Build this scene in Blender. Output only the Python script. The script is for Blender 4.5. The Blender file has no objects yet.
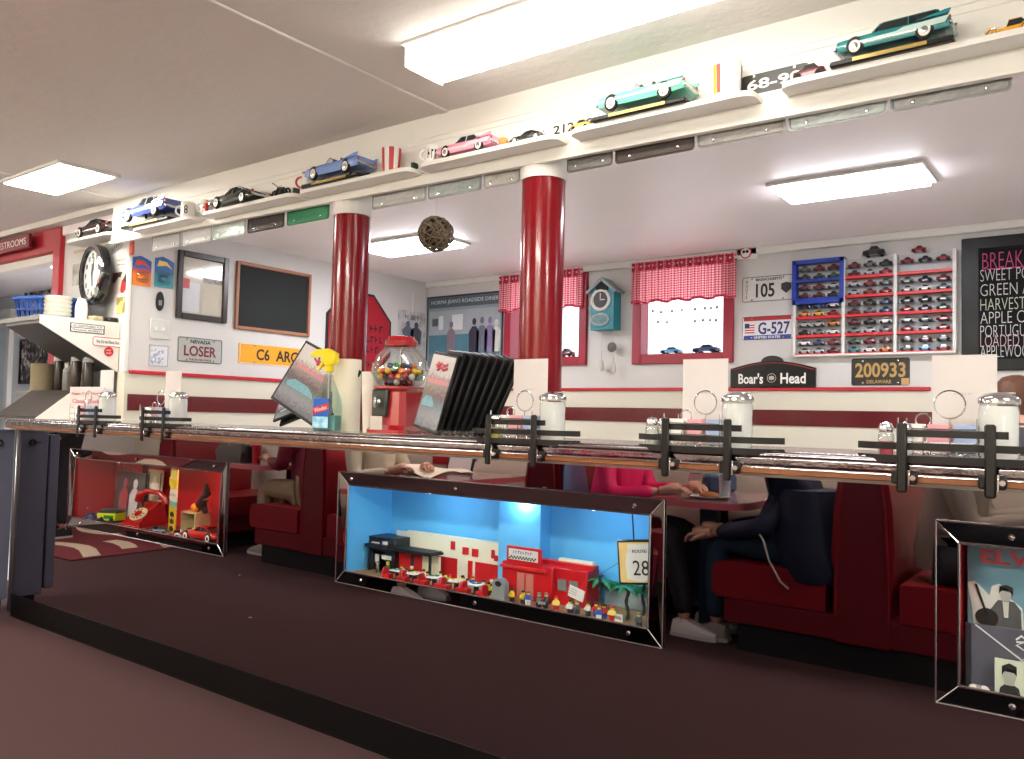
import bpy, bmesh, random
from math import *
from mathutils import Vector as V, Matrix
random.seed(7)
SC = bpy.context.scene
COL = SC.collection
# ---------------------------------------------------------------- camera
F, YAW, PIT, ROL, EYE = 825.0, radians(36.85), radians(2.61), radians(1.34), 1.2
fw = V((-sin(YAW)*cos(PIT), cos(YAW)*cos(PIT), sin(PIT)))
r0 = V((cos(YAW), sin(YAW), 0)); u0 = r0.cross(fw)
RT = cos(ROL)*r0 + sin(ROL)*u0; UP = -sin(ROL)*r0 + cos(ROL)*u0
CAM = V((0, 0, EYE))
def on(x, y, ax, v):
    d = fw*F + RT*(x-512) - UP*(y-379.5)
    return CAM + d*((v-CAM[ax])/d[ax])
def PX(x, y, v): return on(x, y, 0, v)
def PY(x, y, v): return on(x, y, 1, v)
def PZ(x, y, v): return on(x, y, 2, v)
cd = bpy.data.cameras.new('camera'); cam = bpy.data.objects.new('camera', cd); COL.objects.link(cam)
cd.sensor_width = 36; cd.lens = F/1024*36; cd.clip_start = .02; cd.clip_end = 100
cam.matrix_world = Matrix.Translation(CAM) @ Matrix((RT, UP, -fw)).transposed().to_4x4()
SC.camera = cam
# key planes (metres): counter mirror front, counter nose, beam face, left wall, back wall, partition
YM, YN, YB, XL, YW, YG = 2.12, 2.0, 2.34, -4.59, 4.94, 2.44
ZT, ZC, ZCB = 1.13, 2.371, 2.28
def mir(y): return 2*YM - y          # where a thing seen in the mirror really stands
# ---------------------------------------------------------------- materials
def lin(c):
    return tuple(((v/255)/12.92 if v/255 <= .04045 else ((v/255+.055)/1.055)**2.4) for v in c)
_M = {}
def mat(rgb, rough=.5, metal=0., noise=.06, nscale=40., bump=0., bscale=80., spec=.5, coat=0., emit=0., trans=0., alpha=1., ecol=None, name=None):
    key = (rgb, rough, metal, noise, nscale, bump, bscale, spec, coat, emit, trans, alpha, ecol)
    if key in _M: return _M[key]
    m = bpy.data.materials.new(name or 'paint'); m.use_nodes = True
    nt = m.node_tree; b = nt.nodes['Principled BSDF']
    c = lin(rgb)
    tc = nt.nodes.new('ShaderNodeTexCoord'); nz = nt.nodes.new('ShaderNodeTexNoise')
    nz.inputs['Scale'].default_value = nscale; nz.inputs['Detail'].default_value = 3
    nt.links.new(tc.outputs['Object'], nz.inputs['Vector'])
    mx = nt.nodes.new('ShaderNodeMix'); mx.data_type = 'RGBA'
    mx.inputs[6].default_value = (*[v*(1-noise) for v in c], 1); mx.inputs[7].default_value = (*[min(1, v*(1+noise)) for v in c], 1)
    nt.links.new(nz.outputs['Fac'], mx.inputs[0]); nt.links.new(mx.outputs[2], b.inputs['Base Color'])
    b.inputs['Roughness'].default_value = rough; b.inputs['Metallic'].default_value = metal
    b.inputs['Specular IOR Level'].default_value = spec; b.inputs['Coat Weight'].default_value = coat
    b.inputs['Coat Roughness'].default_value = .06
    b.inputs['Transmission Weight'].default_value = trans; b.inputs['Alpha'].default_value = alpha
    if emit:
        b.inputs['Emission Color'].default_value = (*lin(ecol or rgb), 1); b.inputs['Emission Strength'].default_value = emit
    if bump:
        n2 = nt.nodes.new('ShaderNodeTexNoise'); n2.inputs['Scale'].default_value = bscale; n2.inputs['Detail'].default_value = 4
        nt.links.new(tc.outputs['Object'], n2.inputs['Vector'])
        bp = nt.nodes.new('ShaderNodeBump'); bp.inputs['Strength'].default_value = bump; bp.inputs['Distance'].default_value = .01
        nt.links.new(n2.outputs['Fac'], bp.inputs['Height']); nt.links.new(bp.outputs['Normal'], b.inputs['Normal'])
    _M[key] = m
    return m
def ramp_mat(stops, scale, kind='noise', rough=.6, detail=4, axis_scale=(1, 1, 1), bump=0, coat=0):
    key = ('ramp', tuple(stops), scale, kind, rough, axis_scale, bump, coat)
    if key in _M: return _M[key]
    m = bpy.data.materials.new('pattern'); m.use_nodes = True; nt = m.node_tree; b = nt.nodes['Principled BSDF']
    tc = nt.nodes.new('ShaderNodeTexCoord'); mp = nt.nodes.new('ShaderNodeMapping'); mp.inputs['Scale'].default_value = axis_scale
    nt.links.new(tc.outputs['Object'], mp.inputs['Vector'])
    if kind == 'noise':
        t = nt.nodes.new('ShaderNodeTexNoise'); t.inputs['Scale'].default_value = scale; t.inputs['Detail'].default_value = detail; o = t.outputs['Fac']
    elif kind == 'cells':
        t = nt.nodes.new('ShaderNodeTexVoronoi'); t.inputs['Scale'].default_value = scale
        s = nt.nodes.new('ShaderNodeSeparateColor'); nt.links.new(t.outputs['Color'], s.inputs[0]); o = s.outputs[0]
    elif kind == 'wave':
        t = nt.nodes.new('ShaderNodeTexWave'); t.inputs['Scale'].default_value = scale; t.inputs['Distortion'].default_value = 14; t.inputs['Detail'].default_value = 1; o = t.outputs['Fac']
    elif kind == 'grad':
        t = nt.nodes.new('ShaderNodeSeparateXYZ'); o = t.outputs['Z']
    nt.links.new(mp.outputs['Vector'], t.inputs[0])
    if kind == 'grad':
        mr = nt.nodes.new('ShaderNodeMapRange'); mr.inputs[1].default_value = -.5*scale; mr.inputs[2].default_value = .5*scale
        n3 = nt.nodes.new('ShaderNodeTexNoise'); n3.inputs['Scale'].default_value = 26/scale; n3.inputs['Detail'].default_value = 6
        nt.links.new(mp.outputs['Vector'], n3.inputs['Vector'])
        ad = nt.nodes.new('ShaderNodeMath'); ad.operation = 'MULTIPLY_ADD'; ad.inputs[1].default_value = .3
        nt.links.new(n3.outputs['Fac'], ad.inputs[0]); nt.links.new(o, mr.inputs[0])
        sb = nt.nodes.new('ShaderNodeMath'); sb.operation = 'SUBTRACT'; sb.inputs[1].default_value = .15
        nt.links.new(mr.outputs[0], ad.inputs[2]); nt.links.new(ad.outputs[0], sb.inputs[0]); o = sb.outputs[0]
    r = nt.nodes.new('ShaderNodeValToRGB'); e = r.color_ramp.elements
    while len(e) < len(stops): e.new(.5)
    for el, (p, c) in zip(e, stops): el.position = p; el.color = (*lin(c), 1)
    if kind == 'cells': r.color_ramp.interpolation = 'CONSTANT'
    nt.links.new(o, r.inputs[0]); nt.links.new(r.outputs[0], b.inputs['Base Color']); b.inputs['Roughness'].default_value = rough
    b.inputs['Coat Weight'].default_value = coat
    if bump:
        bp = nt.nodes.new('ShaderNodeBump'); bp.inputs['Strength'].default_value = bump; bp.inputs['Distance'].default_value = .004
        nt.links.new(o, bp.inputs['Height']); nt.links.new(bp.outputs['Normal'], b.inputs['Normal'])
    _M[key] = m
    return m
def clear_mat(tint=(255, 255, 255), gloss=.12, name='glass'):
    key = ('clear', tint, gloss)
    if key in _M: return _M[key]
    m = bpy.data.materials.new(name); m.use_nodes = True; nt = m.node_tree
    for n in list(nt.nodes):
        if n.type == 'BSDF_PRINCIPLED': nt.nodes.remove(n)
    out = [n for n in nt.nodes if n.type == 'OUTPUT_MATERIAL'][0]
    tr = nt.nodes.new('ShaderNodeBsdfTransparent'); tr.inputs[0].default_value = (*lin(tint), 1)
    gl = nt.nodes.new('ShaderNodeBsdfGlossy'); gl.inputs['Roughness'].default_value = .02
    fr = nt.nodes.new('ShaderNodeLayerWeight'); fr.inputs[0].default_value = .25
    ml = nt.nodes.new('ShaderNodeMath'); ml.operation = 'MULTIPLY_ADD'; ml.inputs[1].default_value = gloss*.6; ml.inputs[2].default_value = gloss*.15
    nt.links.new(fr.outputs['Fresnel'], ml.inputs[0])
    mx = nt.nodes.new('ShaderNodeMixShader'); nt.links.new(ml.outputs[0], mx.inputs[0]); nt.links.new(tr.outputs[0], mx.inputs[1]); nt.links.new(gl.outputs[0], mx.inputs[2])
    nt.links.new(mx.outputs[0], out.inputs[0])
    _M[key] = m
    return m
def gingham():
    if 'ging' in _M: return _M['ging']
    m = bpy.data.materials.new('gingham'); m.use_nodes = True; nt = m.node_tree; b = nt.nodes['Principled BSDF']
    tc = nt.nodes.new('ShaderNodeTexCoord'); sp = nt.nodes.new('ShaderNodeSeparateXYZ'); nt.links.new(tc.outputs['Object'], sp.inputs[0])
    fs = []
    for k in (0, 1):
        a = nt.nodes.new('ShaderNodeMath'); a.operation = 'MULTIPLY'; a.inputs[1].default_value = 1/.016
        nt.links.new(sp.outputs[k*2], a.inputs[0])
        f = nt.nodes.new('ShaderNodeMath'); f.operation = 'FRACT'; nt.links.new(a.outputs[0], f.inputs[0])
        g = nt.nodes.new('ShaderNodeMath'); g.operation = 'GREATER_THAN'; g.inputs[1].default_value = .5; nt.links.new(f.outputs[0], g.inputs[0]); fs.append(g)
    s = nt.nodes.new('ShaderNodeMath'); s.operation = 'ADD'; nt.links.new(fs[0].outputs[0], s.inputs[0]); nt.links.new(fs[1].outputs[0], s.inputs[1])
    h = nt.nodes.new('ShaderNodeMath'); h.operation = 'MULTIPLY'; h.inputs[1].default_value = .5; nt.links.new(s.outputs[0], h.inputs[0])
    r = nt.nodes.new('ShaderNodeValToRGB'); e = r.color_ramp.elements; e[0].color = (*lin((250, 214, 214)), 1); e[1].color = (*lin((206, 58, 82)), 1); e.new(.5).color = (*lin((234, 130, 142)), 1)
    nt.links.new(h.outputs[0], r.inputs[0]); nt.links.new(r.outputs[0], b.inputs['Base Color']); b.inputs['Roughness'].default_value = .9
    tl = nt.nodes.new('ShaderNodeBsdfTranslucent'); nt.links.new(r.outputs[0], tl.inputs[0])
    mx = nt.nodes.new('ShaderNodeMixShader'); mx.inputs[0].default_value = .45
    out = [n for n in nt.nodes if n.type == 'OUTPUT_MATERIAL'][0]
    nt.links.new(b.outputs[0], mx.inputs[1]); nt.links.new(tl.outputs[0], mx.inputs[2]); nt.links.new(mx.outputs[0], out.inputs[0])
    _M['ging'] = m
    return m
WHITE = mat((222, 220, 216), .55, noise=.03); CHROME = mat((205, 205, 208), .12, 1., noise=.02); STEEL = mat((165, 165, 168), .3, 1., noise=.05)
BLACK = mat((12, 12, 13), .35, noise=.1, spec=.35); BLACKM = mat((22, 22, 24), .7, noise=.15); RED = mat((172, 20, 34), .25, noise=.05, coat=.6)
RUBBER = mat((14, 14, 15), .8); GLASS = clear_mat(); PAPER = mat((206, 200, 198), .7, noise=.02); REDTXT = mat((190, 25, 40), .5)
WHITETXT = mat((235, 232, 228), .6, noise=.02); DARKGLASS = mat((30, 38, 42), .08, noise=.02)
# ---------------------------------------------------------------- mesh builder
class MB:
    def __init__(s): s.v = []; s.f = []; s.m = []; s.uv = None
    def add(s, vs, fs, mi=0, T=None):
        o = len(s.v)
        s.v += [tuple(T @ V(p)) if T else tuple(p) for p in vs]
        s.f += [tuple(i+o for i in f) for f in fs]; s.m += [mi]*len(fs)
        return s
    def box(s, c, d, mi=0, T=None, bev=0.):
        hx, hy, hz = (abs(a)/2 for a in d); cx, cy, cz = c
        b = min(bev, hx*.95, hy*.95, hz*.95)
        if b <= 0:
            vs = [(cx+i*hx, cy+j*hy, cz+k*hz) for i in (-1, 1) for j in (-1, 1) for k in (-1, 1)]
            return s.add(vs, [(0, 1, 3, 2), (4, 6, 7, 5), (0, 4, 5, 1), (2, 3, 7, 6), (0, 2, 6, 4), (1, 5, 7, 3)], mi, T)
        vs = []; ix = {}
        for i in (-1, 1):
            for j in (-1, 1):
                for k in (-1, 1):
                    for a in range(3):
                        h = [hx-b, hy-b, hz-b]; h[a] += b
                        ix[i, j, k, a] = len(vs); vs.append((cx+i*h[0], cy+j*h[1], cz+k*h[2]))
        fs = []
        q = ((-1, -1), (1, -1), (1, 1), (-1, 1))
        for sg in (-1, 1):
            fs.append([ix[sg, u, w, 0] for u, w in q]); fs.append([ix[u, sg, w, 1] for u, w in q]); fs.append([ix[u, w, sg, 2] for u, w in q])
        for u in (-1, 1):
            for w in (-1, 1):
                fs.append([ix[u, w, -1, 0], ix[u, w, -1, 1], ix[u, w, 1, 1], ix[u, w, 1, 0]])
                fs.append([ix[u, -1, w, 0], ix[u, -1, w, 2], ix[u, 1, w, 2], ix[u, 1, w, 0]])
                fs.append([ix[-1, u, w, 1], ix[-1, u, w, 2], ix[1, u, w, 2], ix[1, u, w, 1]])
        for i in (-1, 1):
            for j in (-1, 1):
                for k in (-1, 1): fs.append([ix[i, j, k, a] for a in range(3)])
        return s.add(vs, fs, mi, T)
    def bx(s, a, b, mi=0, T=None, bev=0.):
        return s.box([(p+q)/2 for p, q in zip(a, b)], [q-p for p, q in zip(a, b)], mi, T, bev)
    def lathe(s, prof, n=20, mi=0, T=None, o=(0, 0, 0), caps=True):
        vs = []; fs = []; k = len(prof)
        for i in range(n):
            a = 2*pi*i/n
            vs += [(o[0]+r*cos(a), o[1]+r*sin(a), o[2]+z) for r, z in prof]
        for i in range(n):
            for j in range(k-1):
                a, b = i*k+j, ((i+1) % n)*k+j
                fs.append((a, b, b+1, a+1))
        if caps and prof[0][0] > 1e-6: fs.append([i*k for i in range(n)][::-1])
        if caps and prof[-1][0] > 1e-6: fs.append([i*k+k-1 for i in range(n)])
        return s.add(vs, fs, mi, T)
    def cyl(s, p0, p1, r0, r1=None, n=16, mi=0, T=None):
        return s.loft_ring([V(p0), V(p1)], [r0, r0 if r1 is None else r1], n, mi, T)
    def loft_ring(s, pts, rs, n=10, mi=0, T=None, closed=False):
        vs = []; fs = []; m = len(pts); prev = None
        for i, p in enumerate(pts):
            a = pts[i-1] if i or closed else pts[i]; b = pts[(i+1) % m] if i < m-1 or closed else pts[i]
            t = (V(b)-V(a)).normalized()
            if prev is None:
                prev = t.orthogonal().normalized()
            x = (prev-t*prev.dot(t)).normalized(); y = t.cross(x); prev = x
            for k in range(n):
                q = 2*pi*k/n
                vs.append(V(p)+(x*cos(q)+y*sin(q))*rs[i])
        for i in range(m if closed else m-1):
            for k in range(n):
                a = i*n+k; b = i*n+(k+1) % n; c = ((i+1) % m)*n
                fs.append((a, b, c+(k+1) % n, c+k))
        if not closed: fs += [tuple(range(n))[::-1], tuple(range((m-1)*n, m*n))]
        return s.add(vs, fs, mi, T)
    def tube(s, pts, r, n=8, mi=0, T=None, closed=False):
        return s.loft_ring([V(p) for p in pts], [r]*len(pts), n, mi, T, closed)
    def ring(s, c, R, r, ax='y', n=24, mi=0, T=None, a0=0, a1=2*pi):
        full = abs(a1-a0-2*pi) < 1e-6; pts = []
        for i in range(n if full else n+1):
            a = a0+(a1-a0)*i/n
            u, w = R*cos(a), R*sin(a)
            pts.append(V(c)+V({'y': (u, 0, w), 'z': (u, w, 0), 'x': (0, u, w)}[ax]))
        return s.tube(pts, r, 6, mi, T, full)
    def ball(s, c, r, n=16, mi=0, T=None, k=8):
        r = (r, r, r) if not hasattr(r, '__len__') else r
        P = Matrix.Translation(c) @ Matrix.Diagonal((*r, 1))
        return s.lathe([(max(0, sin(pi*i/k)), -cos(pi*i/k)) for i in range(k+1)], n, mi, (T @ P) if T else P)
    def prism(s, poly, y0, y1, mi=0, T=None, ax='y'):
        f = {'y': lambda u, w, t: (u, t, w), 'z': lambda u, w, t: (u, w, t), 'x': lambda u, w, t: (t, u, w)}[ax]
        n = len(poly)
        vs = [f(u, w, y0) for u, w in poly]+[f(u, w, y1) for u, w in poly]
        fs = [tuple(range(n)), tuple(range(n, 2*n))[::-1]]+[(i, (i+1) % n, n+(i+1) % n, n+i) for i in range(n)]
        return s.add(vs, fs, mi, T)
    def loft(s, secs, mi=0, T=None):
        n = len(secs[0]); vs = [p for q in secs for p in q]
        fs = [(i*n+k, i*n+(k+1) % n, (i+1)*n+(k+1) % n, (i+1)*n+k) for i in range(len(secs)-1) for k in range(n)]
        fs += [tuple(range(n))[::-1], tuple(range((len(secs)-1)*n, len(secs)*n))]
        return s.add(vs, fs, mi, T)
    def grid(s, fn, nu, nv, mi=0, T=None):
        vs = [fn(i/nu, j/nv) for i in range(nu+1) for j in range(nv+1)]
        fs = [(i*(nv+1)+j, (i+1)*(nv+1)+j, (i+1)*(nv+1)+j+1, i*(nv+1)+j+1) for i in range(nu) for j in range(nv)]
        return s.add(vs, fs, mi, T)
    def mesh(s, name, mats, ang=38):
        me = bpy.data.meshes.new(name); me.from_pydata(s.v, [], s.f)
        for m in (mats if isinstance(mats, (list, tuple)) else [mats]): me.materials.append(m)
        me.polygons.foreach_set('material_index', s.m)
        bm = bmesh.new(); bm.from_mesh(me); bmesh.ops.recalc_face_normals(bm, faces=bm.faces); bm.to_mesh(me); bm.free()
        me.polygons.foreach_set('use_smooth', [True]*len(me.polygons)); me.set_sharp_from_angle(angle=radians(ang)); me.update()
        return me
    def build(s, name, mats, parent=None, ang=38, loc=None, rot=None):
        o = bpy.data.objects.new(name, s.mesh(name, mats, ang)); COL.objects.link(o); o.parent = parent
        if loc is not None: o.location = loc
        if rot is not None: o.rotation_euler = rot
        return o
def tag(o, label, cat, group=None, kind=None):
    if label: o['label'] = label
    if cat: o['category'] = cat
    if group: o['group'] = group
    if kind: o['kind'] = kind
    return o
def thing(name, label, cat, loc=(0, 0, 0), rz=0., group=None, rot=None):
    o = bpy.data.objects.new(name, None); COL.objects.link(o); o.empty_display_size = .05
    o.location = loc; o.rotation_euler = rot or (0, 0, rz)
    return tag(o, label, cat, group)
def struct(name, mb, m, ang=38): return tag(mb.build(name, m, None, ang), None, None, kind='structure')
def dup(root, loc=None, label=None, group=None, rz=None):
    r = root.copy(); COL.objects.link(r)
    if loc is not None: r.location = loc
    if rz is not None: r.rotation_euler = (0, 0, rz)
    if label: r['label'] = label
    if group: r['group'] = group
    for ch in list(root.children):
        c = ch.copy(); COL.objects.link(c); c.parent = r
        for g in list(ch.children):
            d = g.copy(); COL.objects.link(d); d.parent = c
    return r
def text(parent, body, size, loc, m, name='lettering', rot=(pi/2, 0, 0), width=None, height=None, bold=0., shear=0., align='CENTER'):
    cu = bpy.data.curves.new('text', 'FONT'); cu.body = body; cu.size = size; cu.align_x = align; cu.align_y = 'CENTER'; cu.offset = bold; cu.shear = shear
    cu.extrude = .0004; cu.resolution_u = 3
    t = bpy.data.objects.new('text', cu); COL.objects.link(t)
    me = bpy.data.meshes.new_from_object(t.evaluated_get(bpy.context.evaluated_depsgraph_get()))
    bpy.data.objects.remove(t); bpy.data.curves.remove(cu)
    xs = [v.co.x for v in me.vertices]; ys = [v.co.y for v in me.vertices]
    if xs:
        sx = width/(max(xs)-min(xs)) if width else 1.; sy = height/(max(ys)-min(ys)) if height else (sx if width and not height else 1.)
        cx = (max(xs)+min(xs))/2 if align == 'CENTER' else min(xs); cy = (max(ys)+min(ys))/2
        for v in me.vertices: v.co.x = (v.co.x-cx)*sx; v.co.y = (v.co.y-cy)*sy
    me.materials.clear(); me.materials.append(m)
    o = bpy.data.objects.new(name, me); COL.objects.link(o); o.parent = parent; o.location = loc; o.rotation_euler = rot
    return o
def marks(parent, n, w, h, loc, m, seed=1):
    r = random.Random(seed); mb = MB(); x = -w/2; u = w/n
    for i in range(n):
        a = u*r.uniform(.5, .8); k = r.choice((0, 1, 2))
        mb.bx((x, -.0005, -h/2), (x+a*.35, 0, h/2))
        if k: mb.bx((x+a*.35, -.0005, h/2-h*.25 if k == 1 else -h/2), (x+a, 0, h/2 if k == 1 else -h*.25))
        else: mb.bx((x+a*.35, -.0005, -h*.12), (x+a, 0, h*.12))
        x += u
    o = mb.build('printed_line', m, parent); o.location = loc
    return o
def rrect(w, h, r, n=4, cx=0, cz=0):
    p = []
    for sx, sz, a0 in ((1, 1, 0), (-1, 1, pi/2), (-1, -1, pi), (1, -1, 3*pi/2)):
        for i in range(n+1):
            a = a0+pi/2*i/n
            p.append((cx+sx*(w/2-r)+r*cos(a), cz+sz*(h/2-r)+r*sin(a)))
    return p
def hangB(xl, xr, yt, yb, Yp=YW):
    xm, ym = (xl+xr)/2, (yt+yb)/2
    a, b, t, u = PY(xl, ym, Yp), PY(xr, ym, Yp), PY(xm, yt, Yp), PY(xm, yb, Yp)
    return V(((a.x+b.x)/2, Yp, (t.z+u.z)/2)), b.x-a.x, t.z-u.z
def hangL(xl, xr, yt, yb, Xp=XL):
    xm, ym = (xl+xr)/2, (yt+yb)/2
    a, b, t, u = PX(xl, ym, Xp), PX(xr, ym, Xp), PX(xm, yt, Xp), PX(xm, yb, Xp)
    return V((Xp, (a.y+b.y)/2, (t.z+u.z)/2)), b.y-a.y, t.z-u.z
HALF = pi/2
def rpx(n, p):
    d = V(p)-CAM; w = d.dot(fw); return n/2/F*w*(w/d.length)
# ================================================================ SETTING
CARPET = mat((84, 63, 64), .95, noise=.35, nscale=260, bump=.6, bscale=420, spec=.1)
CEIL = mat((230, 227, 223), .8, noise=.03, nscale=3, bump=.25, bscale=26)
CEILB = mat((238, 230, 232), .45, noise=.04, nscale=2, bump=.1, bscale=9)
WALLW = mat((202, 200, 197), .6, noise=.03, nscale=5); CREAM = mat((208, 203, 186), .5, noise=.03, nscale=6)
TRIMW = mat((224, 222, 216), .45, noise=.03, nscale=5)
TILE = mat((92, 22, 30), .18, noise=.15, nscale=30, coat=.5); RAILR = mat((176, 22, 40), .35, noise=.05); WINRED = mat((150, 26, 50), .4, noise=.06)
REDHEAD = mat((168, 24, 42), .45, noise=.05)
struct('floor', MB().bx((-9.4, -1.5, -.05), (3.1, 2.53, 0)), CARPET)
struct('floor', MB().bx((-9.4, 2.53, -.05), (3.1, 5.2, 0)), mat((236, 232, 226), .4, noise=.06, nscale=4))  # pale floor out of view, added to bounce light onto the back ceiling
struct('ceiling', MB().bx((-9.4, -1.5, ZC), (3.1, 2.42, ZC+.08)), CEIL)
struct('ceiling', MB().bx((-9.4, 2.42, ZCB), (3.1, 5.2, ZCB+.17)), CEILB)
# seams on the front ceiling (strips that run towards the beam)
xs_ = PZ(445, 112, ZC).x
struct('trim_1', MB().bx((xs_-.02, -1.4, ZC-.006), (xs_+.02, 2.34, ZC+.01), bev=.004).bx((xs_-2.44-.02, -1.4, ZC-.005), (xs_-2.44+.02, 2.34, ZC+.01), bev=.004), CEIL)
# beam with the stepped board along its lower edge and two grooves
zl = lambda x: 2.0685-.0115*(x+.0)
beam = MB().bx((-9.3, YB, 2.335), (XL-.02, 2.475, ZC)).bx((XL-.02, YB, 2.165), (3, 2.475, ZC))
beam.prism([(XL, zl(XL)), (3, zl(3)), (3, 2.135), (XL, 2.135)], 2.316, 2.3395).bx((XL, 2.326, 2.135), (3, YB, 2.165))
for zg in (2.262, 2.284): beam.bx((XL, YB-.0035, zg), (3, YB, zg+.004))
struct('trim_2', beam, TRIMW)
struct('wall_left', MB().bx((XL-.1, YG+.1, 1.40), (XL, YW+.1, 2.3)).bx((XL-.1, YG+.1, 0), (XL, YW+.1, 1.40), 1), [WALLW, CREAM])
struct('wall_partition', MB().bx((-5.39, YG, 1.40), (XL, YG+.1, 2.36)).bx((-5.39, YG, 0), (XL, YG+.1, 1.40), 1)
       .bx((-9.3, YG, 2.335), (-5.39, YG+.1, 2.37)).bx((-9.3, YG, 0), (-6.9, YG+.1, 2.2)), [WALLW, CREAM])
w1, w1w, w1h = hangB(506, 588, 262, 366); w2, w2w, w2h = hangB(634, 734.5, 254, 363.5)
wb = MB()
xa = [XL-.1, w1.x-w1w/2+.03, w1.x+w1w/2-.03, w2.x-w2w/2+.03, w2.x+w2w/2-.03, 3.1]
for i in (0, 2, 4): wb.bx((xa[i], YW, 1.40), (xa[i+1], YW+.1, 2.3))
for w, h, a, b in ((w1, w1h, xa[1], xa[2]), (w2, w2h, xa[3], xa[4])):
    wb.bx((a, YW, 1.40), (b, YW+.1, w.z-h/2+.03)); wb.bx((a, YW, w.z+h/2-.03), (b, YW+.1, 2.3))
wb.bx((XL-.1, YW, 0), (3.1, YW+.1, 1.40), 1)
struct('wall_back', wb, [WALLW, CREAM])
struct('wall_right', MB().bx((3.0, -1.4, 0), (3.1, YW, 2.4)), WALLW)
struct('wall_far_left', MB().bx((-9.4, -1.4, 0), (-9.3, 5, 2.4)), WALLW)
struct('wall_corridor', MB().bx((-9.3, 3.5, 0), (XL-.1, 3.6, 2.3)), mat((206, 212, 214), .55, noise=.03))
# the wall behind the booths, with one wide window out of view, added for daylight
WX0, WX1, WZ0, WZ1 = -4.0, -2.95, .62, 1.75
YF = -.86
wf = MB().bx((-9.4, YF-.1, 0), (3.1, YF, WZ0)).bx((-9.4, YF-.1, WZ1), (3.1, YF, 2.4)).bx((-9.4, YF-.1, WZ0), (1.2, YF, WZ1)).bx((2.6, YF-.1, WZ0), (3.1, YF, WZ1))
struct('wall_front', wf, CREAM)
def window(n, xc, y, zc, w, h, bar, m, mull=True, sgn=-1):
    t = thing('window_%d' % n, None, None, (xc, y, zc)); t['kind'] = 'structure'
    fr = MB()
    fr.bx((-w/2, sgn*.025, -h/2), (-w/2+bar, .09, h/2), bev=.004); fr.bx((w/2-bar, sgn*.025, -h/2), (w/2, .09, h/2), bev=.004)
    fr.bx((-w/2+bar, sgn*.025, -h/2), (w/2-bar, .09, -h/2+bar), bev=.004); fr.bx((-w/2+bar, sgn*.025, h/2-bar), (w/2-bar, .09, h/2), bev=.004)
    fr.build('window_frame', m, t)
    MB().bx((-w/2+bar, .06, -h/2+bar), (w/2-bar, .064, h/2-bar)).build('pane', GLASS, t)
    if mull: MB().bx((-.006, .05, -h/2+bar), (.006, .075, h/2-bar)).bx((-w/2+bar, .05, .0), (w/2-bar, .075, .012)).build('mullion', TRIMW, t)
    return t
window(1, w1.x, YW, w1.z, w1w, w1h, .062, WINRED, False); window(2, w2.x, YW, w2.z, w2w, w2h, .066, WINRED, False)
window(3, 1.9, YF-.05, (WZ0+WZ1)/2, 1.4, WZ1-WZ0, .04, TRIMW)
struct('trim_3', MB().bx((XL, YG+.02, 1.398), (XL+.016, YW, 1.42), bev=.004), RAILR)
struct('trim_4', MB().bx((XL, YW-.016, 1.395), (PY(931, 390, YW).x, YW, 1.416), bev=.004), RAILR)
struct('trim_5', MB().bx((XL, YG+.02, 1.187), (XL+.008, YW, 1.281)), TILE); struct('trim_6', MB().bx((XL, YW-.008, 1.187), (3, YW, 1.281)), TILE)
struct('trim_7', MB().bx((XL-.012, YG-.012, 1.41), (XL+.008, YG+.012, 2.10), bev=.003), TRIMW)
struct('trim_8', MB().bx((XL, YW-.03, 2.235), (3, YW, ZCB), bev=.005), TRIMW)
# red framed passage to the corridor at the far left
struct('door_1', MB().bx((-5.485, YG-.03, 0), (-5.39, YG+.11, 2.20), bev=.004).bx((-9.3, YG-.03, 2.185), (-5.39, YG+.11, 2.335), bev=.004), REDHEAD)
struct('trim_9', MB().bx((-9.3, YG+.0, 2.13), (-5.485, YG+.09, 2.184), bev=.004), TRIMW)
dl = PY(10, 330, 3.49).x
t = thing('door_2', None, None, (dl-.5, 3.5, 0)); t['kind'] = 'structure'
MB().bx((-.42, -.03, 0), (.5, 0, 2.08), bev=.004).build('door_leaf', mat((198, 214, 220), .4, noise=.03), t)
MB().bx((.5, -.045, 0), (.58, 0, 2.14), bev=.004).bx((-.5, -.045, 2.08), (.5, 0, 2.14), bev=.004).build('door_frame', TRIMW, t)
MB().cyl((.42, -.03, 1.0), (.42, -.07, 1.0), .012).ball((.42, -.085, 1.0), .028).build('door_handle', STEEL, t)

# ================================================================ BAR COUNTER
MIRR = mat((144, 136, 138), .015, 1., noise=.02, nscale=1.5, name='smoked_mirror')
WOODED = ramp_mat(((.2, (112, 66, 36)), (.8, (150, 92, 52))), 6, 'noise', .4, axis_scale=(1, 12, 12))
TOP = mat((206, 203, 196), .14, noise=.04, nscale=8, coat=.3)
bar = thing('bar_counter', 'long bar counter with chrome edged white top and mirrored front panel', 'bar counter', (-1.9, 2.3, 0))
def wpart(mb, name, mats, th, ang=38):
    l = th.location
    mb.v = [(p[0]-l.x, p[1]-l.y, p[2]-l.z) for p in mb.v]
    return mb.build(name, mats, th, ang)
BX0, BX1 = -5.03, 1.5
wpart(MB().prism([(2.018, 1.095), (2.018, ZT), (2.50, ZT), (2.50, 1.065), (2.04, 1.065), (2.04, 1.095)], BX0, BX1, ax='x'), 'worktop', TOP, bar)
nose = [(2.02, ZT+.001), (2.008, ZT+.001), (2.0, ZT-.004), (1.996, ZT-.010), (2.0, ZT-.014), (1.996, ZT-.019), (2.0, ZT-.024), (1.996, ZT-.029), (2.0, ZT-.034), (1.998, ZT-.040), (2.02, ZT-.041)]
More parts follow.
